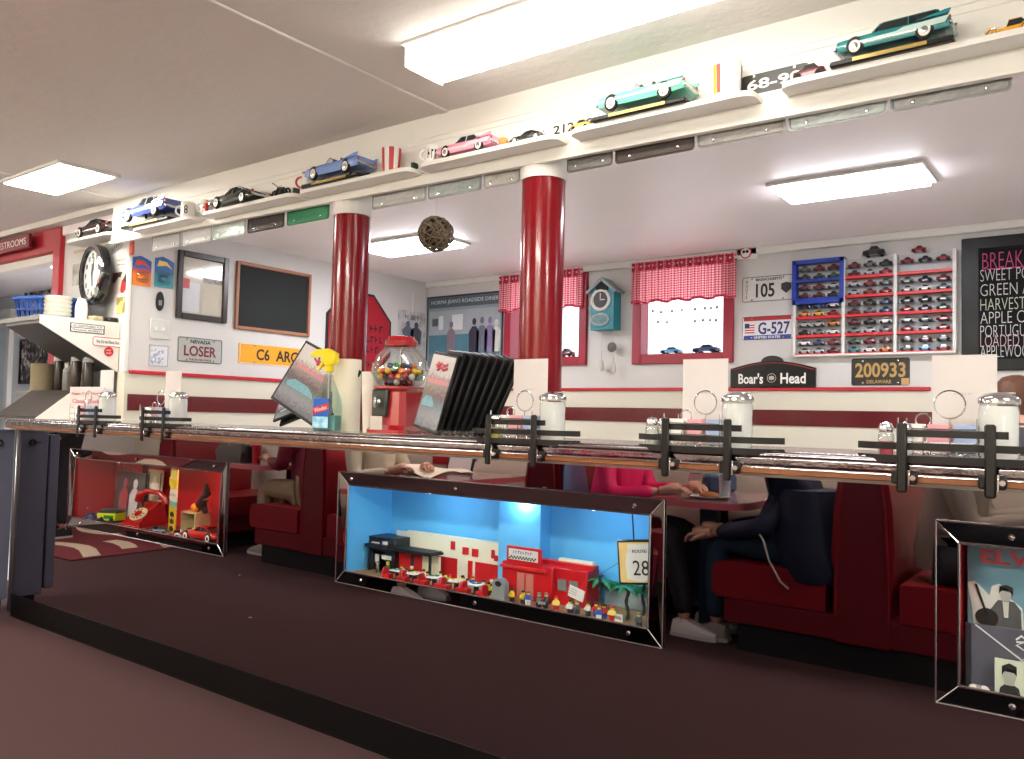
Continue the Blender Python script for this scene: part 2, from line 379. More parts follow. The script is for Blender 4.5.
wpart(MB().prism(nose, BX0-.004, BX1, ax='x').bx((BX0-.006, 2.0, ZT-.041), (BX0, 2.5, ZT+.001)), 'chrome_edge', mat((150, 146, 150), .14, 1., noise=.3, nscale=14, bump=.25, bscale=30), bar, 80)
wpart(MB().bx((BX0, 2.002, 1.075), (BX1, 2.04, 1.0895), bev=.002), 'wood_strip', WOODED, bar)
CASES = [(-4.50, -3.10, .576, .979), (-2.39, -1.043, .568, .979), (-.359, 1.0, .574, .986)]
mp = MB(); y0, y1 = YM, YM+.012
mp.bx((-5.13, y0, .127), (BX1-.1, y1, .592)); mp.bx((-5.13, y0, .962), (BX1-.1, y1, 1.075))
xs = [-5.13]+[v for c in CASES for v in (c[0]+.02, c[1]-.02)]+[BX1-.1]
for i in range(0, len(xs), 2): mp.bx((xs[i], y0, .592), (xs[i+1], y1, .962))
wpart(mp, 'mirror_panel', MIRR, bar)
wpart(MB().bx((-5.13, YM-.002, 0), (BX1-.1, YM+.03, .127)).bx((-5.13, YM-.006, .0), (BX1-.1, YM, .006), 0), 'kickboard', mat((8, 7, 8), .5, noise=.2, spec=.25), bar)
wpart(MB().bx((-5.155, YM-.012, .03), (-5.13, YM+.02, 1.07), bev=.003), 'corner_strip', STEEL, bar)
wpart(MB().bx((-5.13, YM+.03, 0), (-5.10, 2.48, 1.065)).bx((BX1-.1, YM, 0), (BX1-.06, 2.48, 1.065)).bx((-5.13, 2.46, 0), (BX1-.06, 2.48, 1.065)), 'carcass', BLACKM, bar)
# little clips that hold the mirror sheets
for q in ((240, 575), (575, 606.5), (545, 488), (893, 478)):
    p = PY(*q, YM); wpart(MB().box((p.x, YM-.003, p.z), (.012, .006, .006), bev=.002), 'mirror_clip', STEEL, bar)
def screw(par, p, r=.007):
    return MB().lathe([(0, .004), (r*.6, .0036), (r, .001), (r, 0)], 12).build('screw', CHROME, par, loc=p, rot=(HALF, 0, 0))
SILV = mat((190, 190, 192), .2, 1., noise=.04)
def display_case(c, label, back, side, floor_m, depth=.24, flat=False, screws=((.08, .5, .92), (.08, .5, .92))):
    x0, x1, z0, z1 = c; w, h = x1-x0, z1-z0
    t = thing('display_case', label, 'display case', ((x0+x1)/2, YM, z0))
    b = .047; yo, yi = -.005, .004
    ys = [-.004, -.004, -.0035, -.0035] if flat else [-.004, -.004, yi, yi]
    O = [(-w/2, 0), (w/2, 0), (w/2, h), (-w/2, h)]; I = [(-w/2+b, b), (w/2-b, b), (w/2-b, h-b), (-w/2+b, h-b)]
    mb = MB()
    for k in range(4):
        o0, o1, i0, i1 = O[k], O[(k+1) % 4], I[k], I[(k+1) % 4]
        ya, yc = ys[k], ys[(k+1) % 4]
        vs = [(*p[:1], y, p[1]) for p, y in ((o0, yo), (o1, yo), (i1, yc), (i0, ya))]+[(*p[:1], y, p[1]) for p, y in ((o0, yo+.004), (o1, yo+.004), (i1, yc+.002), (i0, ya+.002))]
        mb.add(vs, [(0, 1, 2, 3), (7, 6, 5, 4), (0, 4, 5, 1), (1, 5, 6, 2), (2, 6, 7, 3), (3, 7, 4, 0)])
    mb.build('mirror_bezel', MIRR, t, 5)
    e = MB()
    for P, yy in ((O, [yo]*4), (I, ys)):
        for k in range(4): e.tube([(P[k][0], yy[k]-.001, P[k][1]), (P[(k+1) % 4][0], yy[(k+1) % 4]-.001, P[(k+1) % 4][1])], .0032 if P is I else .0022, 6)
    for k in range(4): e.tube([(O[k][0], yo-.001, O[k][1]), (I[k][0], ys[k]-.001, I[k][1])], .0016, 6)
    e.build('edge_trim', SILV, t)
    for row, zz in zip(screws, (b/2, h-b/2)):
        for u in row: screw(t, (-w/2+u*w, -.004, zz))
    ix, iz0, iz1 = w/2-b+.008, b-.008, h-b+.008
    MB().bx((-ix, depth, iz0), (ix, depth+.01, iz1)).build('back_panel', back, t)
    MB().bx((-ix-.01, .0095, iz0), (-ix, depth, iz1)).bx((ix, .0095, iz0), (ix+.01, depth, iz1)).bx((-ix, .0095, iz1), (ix, depth, iz1+.01)).build('side_panel', side, t)
    MB().bx((-ix, .0095, iz0-.012), (ix, depth, iz0)).build('case_floor', floor_m, t)
    MB().bx((-ix, .0065, iz0+.001), (ix, .0085, iz1)).build('glass_pane', clear_mat((250, 252, 252), .08), t)
    t['floor_z'] = z0+iz0; del t['floor_z']
    return t, z0+iz0, z0+iz1
BLUEB = mat((92, 178, 226), .6, noise=.04, nscale=3); SATIN = mat((176, 26, 32), .4, noise=.12, nscale=8, bump=.3, bscale=7)
OAK = ramp_mat(((.2, (150, 108, 66)), (.8, (182, 138, 90))), 5, 'noise', .45, axis_scale=(1, 10, 10))
DC1, Z1F, Z1T = display_case(CASES[0], 'mirror framed display case lined in red cloth, under the left end of the bar', SATIN, SATIN, mat((120, 40, 40), .5), screws=((.1, .5, .92), (.05, .47, .93)))
DC2, Z2F, Z2T = display_case(CASES[1], 'mirror framed display case with a sky blue back and toy diner scene', BLUEB, BLUEB, OAK, screws=((.1, .5, .92), (.05, .43, .93)))
DC3, Z3F, Z3T = display_case(CASES[2], 'mirror framed display case of music pictures at the right edge of the bar', mat((120, 60, 66), .6), SATIN, BLACKM, flat=True, screws=((.11, .5, .9), (.11, .5, .9)))
def point(loc, power, col=(255, 244, 225), r=.02, name='case_bulb'):
    l = bpy.data.lights.new(name, 'POINT'); l.energy = power; l.color = lin(col); l.shadow_soft_size = r
    o = bpy.data.objects.new(name, l); COL.objects.link(o); o.location = loc
    return o

# ================================================================ CUSTOMER SIDE SLATE CABINET AT THE BAR'S LEFT END
SLATE = mat((96, 100, 122), .45, noise=.08, nscale=4)
t = thing('slate_cabinet', 'slate grey upright cabinet with key lock standing at the bar left end', 'cabinet', (-5.36, 2.0, 0))
MB().bx((-.19, -.06, .09), (.195, .112, 1.06), bev=.006).build('cabinet_body', SLATE, t)
MB().bx((-.19, -.125, .12), (.195, -.068, 1.03), bev=.006).build('cabinet_door', SLATE, t)
lk = MB().ring((.2, .03, .985), .016, .005, 'x', 16).box((.2, -.0, .985), (.006, .04, .005)).build('lock', BLACK, t)
MB().bx((-.17, -.03, 0), (.17, .09, .09)).build('cabinet_foot', BLACKM, t)

# ================================================================ RAIL RACKS AND CONDIMENTS
RACKM = mat((24, 22, 20), .4, noise=.12, spec=.35)
def slat_poly(w, bend, th=.008):
    pts = [(-w/2, bend), (-w/2+.03, bend*.45), (-w/2+.07, .0), (w/2-.07, 0), (w/2-.03, bend*.45), (w/2, bend)] if bend else [(-w/2, 0), (w/2, 0)]
    return [(x, y-th/2) for x, y in pts]+[(x, y+th/2) for x, y in reversed(pts)]
def rail_rack(loc, label):
    t = thing('rail_rack', label, 'rack', loc, group='black slatted racks along the bar edge')
    for z, w, bd in ((.123, .215, 0), (.094, .40, .045), (.066, .40, .045)):
        MB().prism(slat_poly(w, bd), z-.008, z+.008, ax='z').build('slat', RACKM, t)
    for x in (-.095, .075):
        MB().bx((x-.011, -.014, -.008), (x+.011, -.005, .146), bev=.004).build('post', RACKM, t)
        c = MB().bx((x-.024, -.006, .010), (x+.028, .022, .040), bev=.004).build('clamp', RACKM, t)
        MB().bx((x+.0115, -.012, .006), (x+.0165, -.006, .042), bev=.001).build('clamp_plate', CHROME, c)
        MB().cyl((x+.022, -.012, .025), (x+.022, -.004, .025), .006, n=10).build('clamp_screw', CHROME, c)
    return t
racks = [('leftmost black rail rack, clamped beside the red and white placard', 93), ('second black rail rack from the left end, alone on the bare bar edge', 163), ('black rail rack clamped just right of the leaning black menus', 521), ('black rail rack below the deli sign, fourth from the left', 703), ('rightmost black rail rack with the tall white card behind', 960)]
RXs = [PY(93, 417, 1.98).x-.05, PY(154, 417, 1.98).x, PY(513, 432, 1.98).x, PY(699, 445, 1.98).x, PY(950, 455, 1.98).x]
for (lb, _), x in zip(racks, RXs): rail_rack((x, 1.99, 1.062), lb)
def shaker(loc, label, h=.15, r=.042, first=[None]):
    if first[0]: return dup(first[0], loc, label)
    t = thing('sugar_shaker', label, 'sugar shaker', loc, group='sugar shakers behind the racks')
    MB().lathe([(r*.86, 0), (r*.92, .006), (r*.94, h*.5), (r*.97, h*.72), (r*.9, h*.8), (r*.9, h*.83)], 24, caps=False).build('glass_jar', clear_mat((245, 248, 248), .5), t)
    MB().lathe([(r*.8, .004), (r*.88, .01), (r*.90, h*.5), (r*.91, h*.7), (r*.84, h*.79)], 24).build('sugar', mat((236, 234, 232), .8, noise=.03), t)
    l = MB().lathe([(r*.97, h*.82), (r*1.0, h*.83), (r*1.0, h*.90), (r*.93, h*.93), (r*.6, h*.985), (r*.25, h), (0, h)], 24).build('lid', CHROME, t)
    MB().box((r*.45, 0, h*.985), (r*.6, r*.5, .004), T=None, bev=.001).build('pour_flap', STEEL, l)
    first[0] = t
    return t
shk = [(107, 413, 'bar behind the first rack from left'), (178, 415, 'bar behind the second rack from the left'), (552, 440, 'bar in front of the right red column'), (737, 440, 'bar below the deli sign'), (999, 460, 'bar at the right edge, the nearest')]
for (x, y, w) in shk: shaker((PY(x, y, 2.10).x, 2.10, ZT), 'metal lidded glass sugar shaker on the '+w)
def small_shaker(loc, label, fill):
    t = thing('spice_shaker', label, 'shaker', loc)
    MB().lathe([(.017, 0), (.019, .003), (.018, .05), (.014, .058)], 14).build('glass_jar', clear_mat((240, 244, 244), .6), t)
    MB().lathe([(.015, .003), (.0155, .035)], 14).build('filling', fill, t)
    MB().lathe([(.016, .056), (.017, .066), (.013, .076), (0, .08)], 14).build('lid', CHROME, t)
SALT = mat((236, 234, 230), .8); PEPPER = mat((60, 50, 44), .9, noise=.4, nscale=400); PINKS = mat((208, 60, 82), .6)
for x, y, lb, m in ((886, 455, 'small glass shaker with pink red contents left of the rightmost condiment caddy', PINKS), (905, 455, 'small salt shaker with chrome cap beside the pink red shaker', SALT), (652, 436, 'small salt shaker with chrome cap at the fourth rack', SALT), (664, 436, 'small pepper shaker with chrome cap at the fourth rack', PEPPER), (496, 430, 'small shaker of yellow mustard powder behind the third rack', mat((196, 180, 60), .7)), (150, 415, 'small salt shaker with chrome cap at the second rack', SALT)):
    small_shaker((PY(x, y, 2.07).x, 2.07, ZT), lb, m)
def caddy(loc, label, first=[None]):
    if first[0]: return dup(first[0], loc, label)
    t = thing('condiment_caddy', label, 'caddy', loc, group='wire condiment caddies')
    m = MB()
    for z in (.006, .035, .065):
        m.tube([(-.08, -.045, z), (.08, -.045, z), (.08, .045, z), (-.08, .045, z)], .0018, 6, closed=True)
    for x in (-.08, -.027, .027, .08):
        for y in (-.045, .045): m.tube([(x, y, 0), (x, y, .09 if abs(x) > .05 else .066)], .0018, 6)
        m.tube([(x, -.045, .006), (x, .045, .006)], .0016, 6)
    for x in (-.06, -.02, .02, .06): m.ring((x, -.048, .006), .006, .0014, 'y', 10)
    m.build('wire_frame', CHROME, t)
    MB().tube([(.02, 0, .066), (.02, 0, .09)], .0018, 6).ring((.02, 0, .122), .032, .002, 'y', 28).ring((-.035, .0, .085), .016, .0016, 'y', 18).tube([(-.035, 0, .0), (-.035, 0, .07)], .0016, 6).build('ring_handle', CHROME, t)
    first[0] = t
    return t
PK = [mat((232, 230, 226), .6), mat((214, 150, 160), .6), mat((150, 170, 205), .6), mat((206, 180, 90), .6)]
cads = [(86, 412, 'leftmost wire condiment caddy, behind the first rack'), (158, 415, 'wire condiment caddy behind the second rack from the left'), (519, 436, 'wire condiment caddy in front of the white card by the right red column'), (698, 440, 'wire condiment caddy below the window, left of a sugar shaker'), (940, 455, 'rightmost wire condiment caddy with a large ring handle')]
CN = ['first rack', 'second rack', 'third rack', 'fourth rack', 'rightmost rack']
bund0 = {}
for i, (x, y, lb) in enumerate(cads):
    p = PY(x, y, 2.11); caddy((p.x, 2.11, ZT), lb)
    for j, (dx, cn) in enumerate(zip((-.055, 0, .055), ('white', 'pink', 'blue'))):
        lbl = '%s sugar packets standing in the wire caddy at the %s' % (cn, CN[i])
        if cn not in bund0:
            o = MB()
            for k in range(5): o.box((0, -.026+k*.013, .04), (.044, .004, .062), bev=.001, T=Matrix.Rotation(.03*(k-2), 4, 'X'))
            o = o.build('sugar_packet_bundle', PK[j]); tag(o, lbl, 'sugar packets', 'packets in the wire caddies'); bund0[cn] = o
        else: o = dup(bund0[cn], None, lbl)
        o.location = (p.x+dx, 2.11, ZT+.004)
cards = [(107.5, 370, 395, 'leftmost white menu card, standing behind the first sugar shaker'), (174, 371, 397, 'white menu card standing behind the second sugar shaker from the left'), (531, 359, 412, 'white menu card overlapping the foot of the right red column'), (705.5, 359, 422, 'white menu card standing left of the deli sign'), (964, 355, 425, 'rightmost white menu card, in front of the chalk menu board')]
for i, (x, yt, yb, lb) in enumerate(cards):
    Yc = 2.20; p = PY(x, yt, Yc)
    t = thing('menu_card', lb, 'menu card', (p.x, Yc, ZT), rz=radians((0, 0, 0, 0, 0)[i]), group='white cards along the bar')
    hgt = p.z-ZT
    MB().bx((-.068, -.001, .012), (.068, .001, hgt)).build('card', PAPER, t)
    MB().box((0, 0, .008), (.10, .03, .016), bev=.003).build('card_holder', clear_mat((235, 240, 240), .3), t)
    marks(t, 7, .04, .004, (.0, -.0015, hgt*.62), mat((164, 158, 162), .7))
# ================================================================ COLUMNS
for px, lb in ((350.5, 'glossy red round column with white cap, left of the gumball machine'), (542, 'glossy red round column with white cap in front of the left window')):
    p = PY(px, 270, 2.40)
    t = thing('column', lb, 'column', (p.x, 2.40, 0))
    MB().lathe([(.078, 0), (.078, 2.05)], 40).build('shaft', mat((116, 5, 19), .2, noise=.04, nscale=3, coat=.2, spec=.3), t)
    MB().lathe([(.083, 2.046), (.083, 2.164)], 40).build('cap', WHITE, t)
# ================================================================ SIGNS AND PLATES
def plate(label, loc, w, h, rz, base, lines, bolts=True, name='license_plate', border=None, group=None, rot=None):
    t = thing(name, label, 'license plate', loc, rz, group, rot)
    MB().prism(rrect(w, h, .012), -.003, 0).build('plate_body', base, t)
    if border: 
        r = MB(); pts = [(x, -.0035, z) for x, z in rrect(w*.965, h*.94, .01)]; r.tube(pts, .0022, 6, closed=True); r.build('rim', border, t)
    for s, x, z, sz, ww, m in lines: text(t, s, sz, (x*w, -.0042, z*h), m, width=ww*w if ww else None, height=sz, bold=sz*.022)
    if bolts:
        for bx_ in (-.3, .3):
            screw(t, (bx_*w, -.003, h*.4), .006)
            if h > .13: screw(t, (bx_*w, -.003, -h*.4), .006)
    return t
DKRED = mat((112, 28, 38), .5); DKTXT = mat((24, 26, 28), .5); NAVYT = mat((36, 48, 110), .5); GOLD = mat((176, 140, 78), .5)
l, w, h = hangL(177, 222, 338, 363)
plate('grey Nevada license plate reading LOSER under the framed mirror', l, w, h, HALF, mat((168, 170, 164), .4, noise=.1), [('LOSER', 0, -.04, h*.42, .72, DKRED), ('NEVADA', 0, .33, h*.14, .45, DKTXT), ('THE SILVER STATE', 0, -.38, h*.07, .5, DKRED)], border=mat((104, 104, 106), .3, .8))
l, w, h = hangL(238, 313, 346, 366)
t = plate('yellow license plate reading C6 ARC under the blank chalkboard', l, w, h, HALF, mat((226, 160, 32), .4, noise=.06), [('C6', -.19, 0, h*.56, .17, DKTXT), ('ARC', .13, 0, h*.56, .3, DKTXT)], border=WHITE)
l, w, h = hangB(742, 794, 275.5, 301.5)
t = plate('grey white license plate reading 105 right of the window', l, w, h, 0, mat((206, 206, 200), .4, noise=.06), [('105', -.04, -.06, h*.54, .36, DKTXT), ('MASSACHUSETTS', .03, .36, h*.1, .5, DKTXT)], border=mat((104, 104, 106), .3, .8))
for i, c in enumerate('HOUSE'): text(t, c, h*.13, (-.40*w, -.0042, h*(.3-.15*i)), DKTXT, height=h*.12)
MB().prism([(.0, .032), (.03, .024), (.03, -.01), (0, -.036), (-.03, -.01), (-.03, .024)], -.006, -.003, T=Matrix.Translation((.36*w, 0, 0))).build('seal', mat((40, 42, 44), .5, noise=.5, nscale=120), t)
l, w, h = hangB(741.5, 794, 315.5, 340)
t = plate('white license plate reading G-527 with red top and blue base bands', l, w, h, 0, mat((222, 224, 226), .4, noise=.04), [('G-527', .13, -.02, h*.5, .6, NAVYT), ('UNITED STATES', 0, -.38, h*.1, .5, WHITETXT)], border=mat((104, 104, 106), .3, .8))
MB().prism(rrect(w*.9, h*.16, .004, cz=h*.38), -.0036, -.003).build('top_band', mat((176, 40, 50), .5), t)
MB().prism(rrect(w*.9, h*.17, .004, cz=-h*.38), -.0036, -.003).build('base_band', mat((46, 66, 150), .5), t)
fl = MB().bx((-.43*w, -.0038, -.2*h), (-.24*w, -.003, .2*h)); fl.build('flag_field', WHITETXT, t)
for k in range(4): MB().bx((-.43*w, -.0042, (-.2+.1*k)*h), (-.24*w, -.0038, (-.15+.1*k)*h)).build('flag_stripe', REDTXT, t)
MB().bx((-.43*w, -.0046, .0), (-.34*w, -.0042, .2*h)).build('flag_canton', NAVYT, t)
l, w, h = hangB(851.5, 910, 358, 385.5)
t = plate('black Delaware license plate with gold numbers 200933 above the red rail', l, w, h, 0, mat((28, 30, 30), .35, noise=.15), [('200933', 0, .06, h*.54, .86, GOLD), ('DELAWARE', -.02, -.36, h*.13, .42, GOLD)])
MB().bx((.36*w, -.0045, -.48*h), (.49*w, -.003, -.24*h)).build('date_sticker', mat((190, 150, 100), .6), t)
# deli sign standing on the rail
l, w, h = hangB(732, 816.5, 365.5, 388.6); l.z = 1.4165; l.y = YW-.012
t = thing('deli_sign', 'black arched deli sign with white lettering and oval emblem on the red rail', 'sign', l)
pts = [(-w/2, 0), (w/2, 0), (w/2, h*.82)]+[(w/2-w*i/16, h*(.82+.32*sin(pi*i/16))) for i in range(1, 16)]+[(-w/2, h*.82)]
MB().prism(pts, -.012, .010).build('sign_board', mat((8, 10, 11), .35, noise=.1, spec=.3), t)
MB().prism([(.13*w*cos(a), h*1.1+.27*h*sin(a)) for a in [pi*i/14 for i in range(15)]]+[(-.13*w, h*.9), (.13*w, h*.9)], -.010, .008).build('crest', mat((14, 16, 18), .3), t)
MB().tube([(w/2*.97-w*.97*i/16, -.0125, h*(.74+.32*sin(pi*i/16))) for i in range(17)], .0025, 6).build('red_line', mat((150, 40, 44), .5), t)
text(t, "Boar's", h*.4, (-w*.25, -.0135, h*.38), WHITETXT, width=w*.30, height=h*.46, bold=.0012)
text(t, 'Head', h*.4, (w*.25, -.0135, h*.38), WHITETXT, width=w*.29, height=h*.46, bold=.0012)
MB().ring((0, -.0125, h*.4), .026, .0018, 'y', 24).ball((0, -.0125, h*.4), (.017, .001, .013), 12).build('emblem', mat((176, 170, 160), .5), t)
# octagon stop sign half hidden by the left column
cz = PX(359, 335.5, XL); hw = (PX(392.2, 335, XL).y-PX(328, 325, XL).y)/2
t = thing('octagon_sign', 'red octagonal sign with black border and lettering, half behind the left red column', 'sign', (XL, cz.y, cz.z), HALF)
oc = lambda r: [(r/cos(pi/8)*cos(pi/8+pi/4*i), r/cos(pi/8)*sin(pi/8+pi/4*i)) for i in range(8)]
MB().prism(oc(hw), -.008, 0).build('sign_board', BLACKM, t)
MB().prism(oc(hw*.94), -.011, -.008).build('red_face', mat((158, 22, 40), .35, noise=.06), t)
for q, (n_, x, z, ww) in enumerate(((3, .1, .62, .3), (6, .3, .2, .9), (6, .33, -.06, .85), (5, .28, -.3, .7), (3, .2, -.66, .4))): marks(t, n_, ww*hw, .15*hw, (x*hw, -.0115, z*hw), DKTXT, q)
# ================================================================ LEFT WALL
def framed(name, label, cat, l, w, h, rz, fm, fw_, inner, deep=.02):
    t = thing(name, label, cat, l, rz)
    f = MB()
    f.bx((-w/2, -deep, -h/2), (-w/2+fw_, 0, h/2), bev=.004); f.bx((w/2-fw_, -deep, -h/2), (w/2, 0, h/2), bev=.004)
    f.bx((-w/2+fw_, -deep, -h/2), (w/2-fw_, 0, -h/2+fw_), bev=.004); f.bx((-w/2+fw_, -deep, h/2-fw_), (w/2-fw_, 0, h/2), bev=.004)
    f.build('frame', fm, t)
    MB().bx((-w/2+fw_, -.006, -h/2+fw_), (w/2-fw_, -.0005, h/2-fw_)).build('panel', inner, t)
    return t
l, w, h = hangL(176, 227, 254, 321)
t = framed('framed_clipping', 'dark framed newspaper clipping behind reflective glass, left of the chalkboard', 'picture', l, w, h, HALF, mat((44, 36, 34), .3), .036, mat((196, 190, 172), .12, noise=.1, nscale=9, coat=1))
for x0, x1, z0, z1, m in ((-.15, -.02, .12, .16, 1), (-.0, .15, .03, .12, 0), (-.16, -.02, -.16, .02, 2), (.0, .15, -.16, .0, 1)):
    MB().bx((x0, -.0068, z0), (x1, -.006, z1)).build('clipping', [ramp_mat(((.3, (110, 106, 100)), (.7, (190, 186, 176))), 60, coat=1), ramp_mat(((.4, (176, 170, 150)), (.6, (206, 200, 184))), 160, axis_scale=(1, .05, 1), coat=1), mat((206, 208, 214), .2, coat=1)][m], t)
MB().bx((-.14, -.0075, -.02), (-.09, -.0068, .04)).build('red_stamp', mat((206, 90, 96), .5), t)
l, w, h = hangL(234.5, 309.5, 267.5, 333)
framed('chalkboard', 'blank chalkboard with thin tan wooden frame on the left wall', 'chalkboard', l, w, h, HALF, mat((156, 106, 78), .5, noise=.15), .022, mat((34, 38, 38), .7, noise=.2, nscale=4, spec=.25))
def switch(label, l, w, h, lines):
    t = thing('switch_plate', label, 'switch', l, HALF)
    MB().bx((-w/2, -.008, -h/2), (w/2, 0, h/2), bev=.003).build('cover', mat((200, 200, 196), .4), t)
    for x in lines: MB().box((x*w, -.011, 0), (w*.09, .01, h*.2), bev=.002).build('toggle', WHITE, t)
switch('upper square light switch plate on the left wall', *hangL(149.5, 168.5, 319.5, 339), (-.2, .2))
l, w, h = hangL(149, 167.5, 345.5, 366)
t = thing('notice_card', 'small white printed notice under the light switches', 'notice', l, HALF)
MB().bx((-w/2, -.003, -h/2), (w/2, 0, h/2)).build('card', mat((206, 208, 212), .5), t); MB().bx((-.05, -.004, -.05), (.03, -.003, .04)).build('print', ramp_mat(((.4, (150, 156, 180)), (.6, (220, 222, 226))), 60), t)
MB().tube([(-w/2, -.003, -h/2), (w/2, -.003, -h/2), (w/2, -.003, h/2), (-w/2, -.003, h/2)], .0025, 6, closed=True).build('border', STEEL, t)
for i, (xl, xr, yt, yb, lb, c1, c2) in enumerate(((132.5, 151, 256, 286, 'left carded toy car package with orange car on the left wall', (232, 130, 40), (210, 70, 40)), (154.5, 173.5, 257, 288, 'right carded toy car package with teal car on the left wall', (60, 150, 160), (30, 90, 120)))):
    l, w, h = hangL(xl, xr, yt, yb); t = thing('toy_package', lb, 'toy package', l, HALF, 'carded toy cars on the left wall')
    MB().prism([(-w/2, -h/2), (w/2, -h/2), (w/2, h*.36), (w*.2, h*.44), (-w*.1, h*.5), (-w/2, h*.42)], -.004, 0).build('card', ramp_mat(((.0, c1), (.35, c1), (.5, c2), (.62, (30, 100, 176)), (1., (26, 84, 160))), h, 'grad', .4), t)
    MB().bx((-w*.36, -.035, -h*.40), (w*.3, -.004, -h*.02), bev=.012).build('blister', clear_mat((240, 244, 250), .3), t)
    MB().box((-.0, -.018, -h*.24), (w*.5, .02, .022), bev=.008).build('toy_car', mat(c1, .25, coat=1), t)
    MB().prism([(-w*.4, h*.16), (w*.1, h*.22), (w*.42, h*.12), (w*.1, h*.34), (-w*.3, h*.36)], -.006, -.004).build('flame_logo', mat((224, 70, 40) if i == 0 else (226, 200, 90), .5), t)
l, w, h = hangL(155.5, 163.5, 293, 311)
t = thing('oval_plaque', 'small black oval plaque on the left wall above the switches', 'plaque', l, HALF)
MB().prism([(w/2*cos(a), h/2*sin(a)*(1.15 if sin(a) > 0 else 1)) for a in [2*pi*i/20 for i in range(20)]], -.008, 0).build('plaque_body', BLACK, t); MB().box((0, -.009, -h*.05), (w*.4, .003, h*.3), bev=.001).build('inset', mat((120, 118, 112), .5), t)
l, w, h = hangL(397.5, 425, 311, 352)
t = thing('photo_print', 'grey photo print of two figures in the corner beside the octagonal sign', 'photo', l, HALF)
MB().bx((-w/2, -.003, -h/2), (w/2, 0, h/2)).build('print', ramp_mat(((.35, (150, 150, 150)), (.6, (196, 194, 192))), 14), t)
for x, c in ((-.14, (88, 96, 112)), (.16, (70, 74, 84))):
    MB().prism([(x*w-.05, -h*.3), (x*w+.05, -h*.3), (x*w+.065, h*.02), (x*w+.03, h*.1), (x*w-.03, h*.1), (x*w-.065, h*.02)], -.0036, -.003).ball((x*w, -.003, h*.16), (.024, .001, .028), 12).build('figure', mat(c, .6, noise=.3, nscale=60), t)
text(t, 'H  BEY', .05, (.0, -.0042, h*.34), DKTXT, width=w*.5, height=h*.11)
MB().box((0, .0, h*.72), (.012, .01, h*.5)).build('wall_strip', WHITE, t)
# ================================================================ BACK WALL
l, w, h = hangB(427, 503.5, 294, 371)
t = framed('framed_poster', 'framed blue grey poster of a diner interior in the back corner', 'poster', l, w, h, 0, mat((42, 48, 52), .4), .016, mat((126, 140, 148), .3, noise=.1, nscale=5, coat=.5), .012)
def flat(par, x0, x1, z0, z1, m, nm, y=-.0075): return MB().bx((x0*w, y, z0*h), (x1*w, -.006, z1*h)).build(nm, m, par)
flat(t, -.47, .47, .34, .47, mat((72, 86, 94), .5), 'header'); text(t, "NORMA JEAN'S ROADSIDE DINER", .05, (-.0, -.0082, h*.41), mat((188, 198, 200), .5), width=w*.88, height=h*.065)
flat(t, -.46, .46, -.02, .3, mat((150, 158, 164), .5, noise=.15, nscale=8), 'picture_wall'); flat(t, -.46, .46, -.28, -.02, mat((70, 112, 130), .4, noise=.3, nscale=9), 'picture_counter', -.0078)
flat(t, -.46, .46, -.46, -.28, mat((96, 104, 112), .4, noise=.3, nscale=9), 'picture_floor', -.0078)
for x, z, ww_, hh, c in ((-.38, .15, .08, .1, (74, 82, 90)), (-.08, .14, .14, .2, (200, 206, 208)), (-.3, .14, .06, .18, (196, 202, 204))): flat(t, x-ww_/2, x+ww_/2, z-hh/2, z+hh/2, mat(c, .5), 'picture_detail', -.0085)
for x, s, c in ((-.16, 1, (120, 104, 116)), (.14, 1.2, (44, 44, 62)), (.24, 1.3, (96, 104, 120)), (.34, 1.25, (120, 110, 150)), (.42, .9, (190, 192, 184))):
    MB().prism([((x-.05*s)*w, -.26*h), ((x+.05*s)*w, -.26*h), ((x+.055*s)*w, .0), ((x+.02*s)*w, .06*h*s), ((x-.02*s)*w, .06*h*s), ((x-.055*s)*w, 0)], -.009, -.006).ball((x*w, -.0085, .11*h*s), (.026*w, .001, .045*h), 12).build('picture_figure', mat(c, .5, noise=.2, nscale=40), t)
def curtain(xl, xr, yt, yb, label):
    l, w, h = hangB(xl, xr, yt, yb, YW-.05); t = thing('valance_curtain', label, 'curtain', l, group='red gingham valances')
    fn = lambda u, v: ((u-.5)*w, .008*sin(u*2*pi*w/.052+.6*sin(u*23))*(1-.25*v)+.004*sin(u*90), (.5-v)*h+.008*sin(u*31)*(v > .9))
    MB().grid(fn, 110, 8).build('valance', gingham(), t, 80)
    MB().grid(lambda u, v: ((u-.5)*w*.985, -.006+.022*sin(u*2*pi*w/.03)*.4, h*.5-.004-v*.055), 120, 3).build('gathered_heading', mat((186, 40, 70), .9, noise=.35, nscale=160), t, 80)
    fn2 = lambda u, v: ((u-.5)*w, fn(u, .94+.05*v)[1]-.003, fn(u, .94)[2]-v*.05*h)
    MB().grid(fn2, 110, 1).build('hem_band', mat((196, 52, 82), .9, noise=.2, nscale=160), t, 80)
    MB().cyl((-w/2-.01, .0, h/2-.028), (w/2+.01, 0, h/2-.028), .006, n=10).build('curtain_rod', WHITE, t)
curtain(499, 582, 272, 309.5, 'red gingham valance over the left window, partly behind the right column'); curtain(631.5, 736, 258, 300.5, 'red gingham valance over the right window')
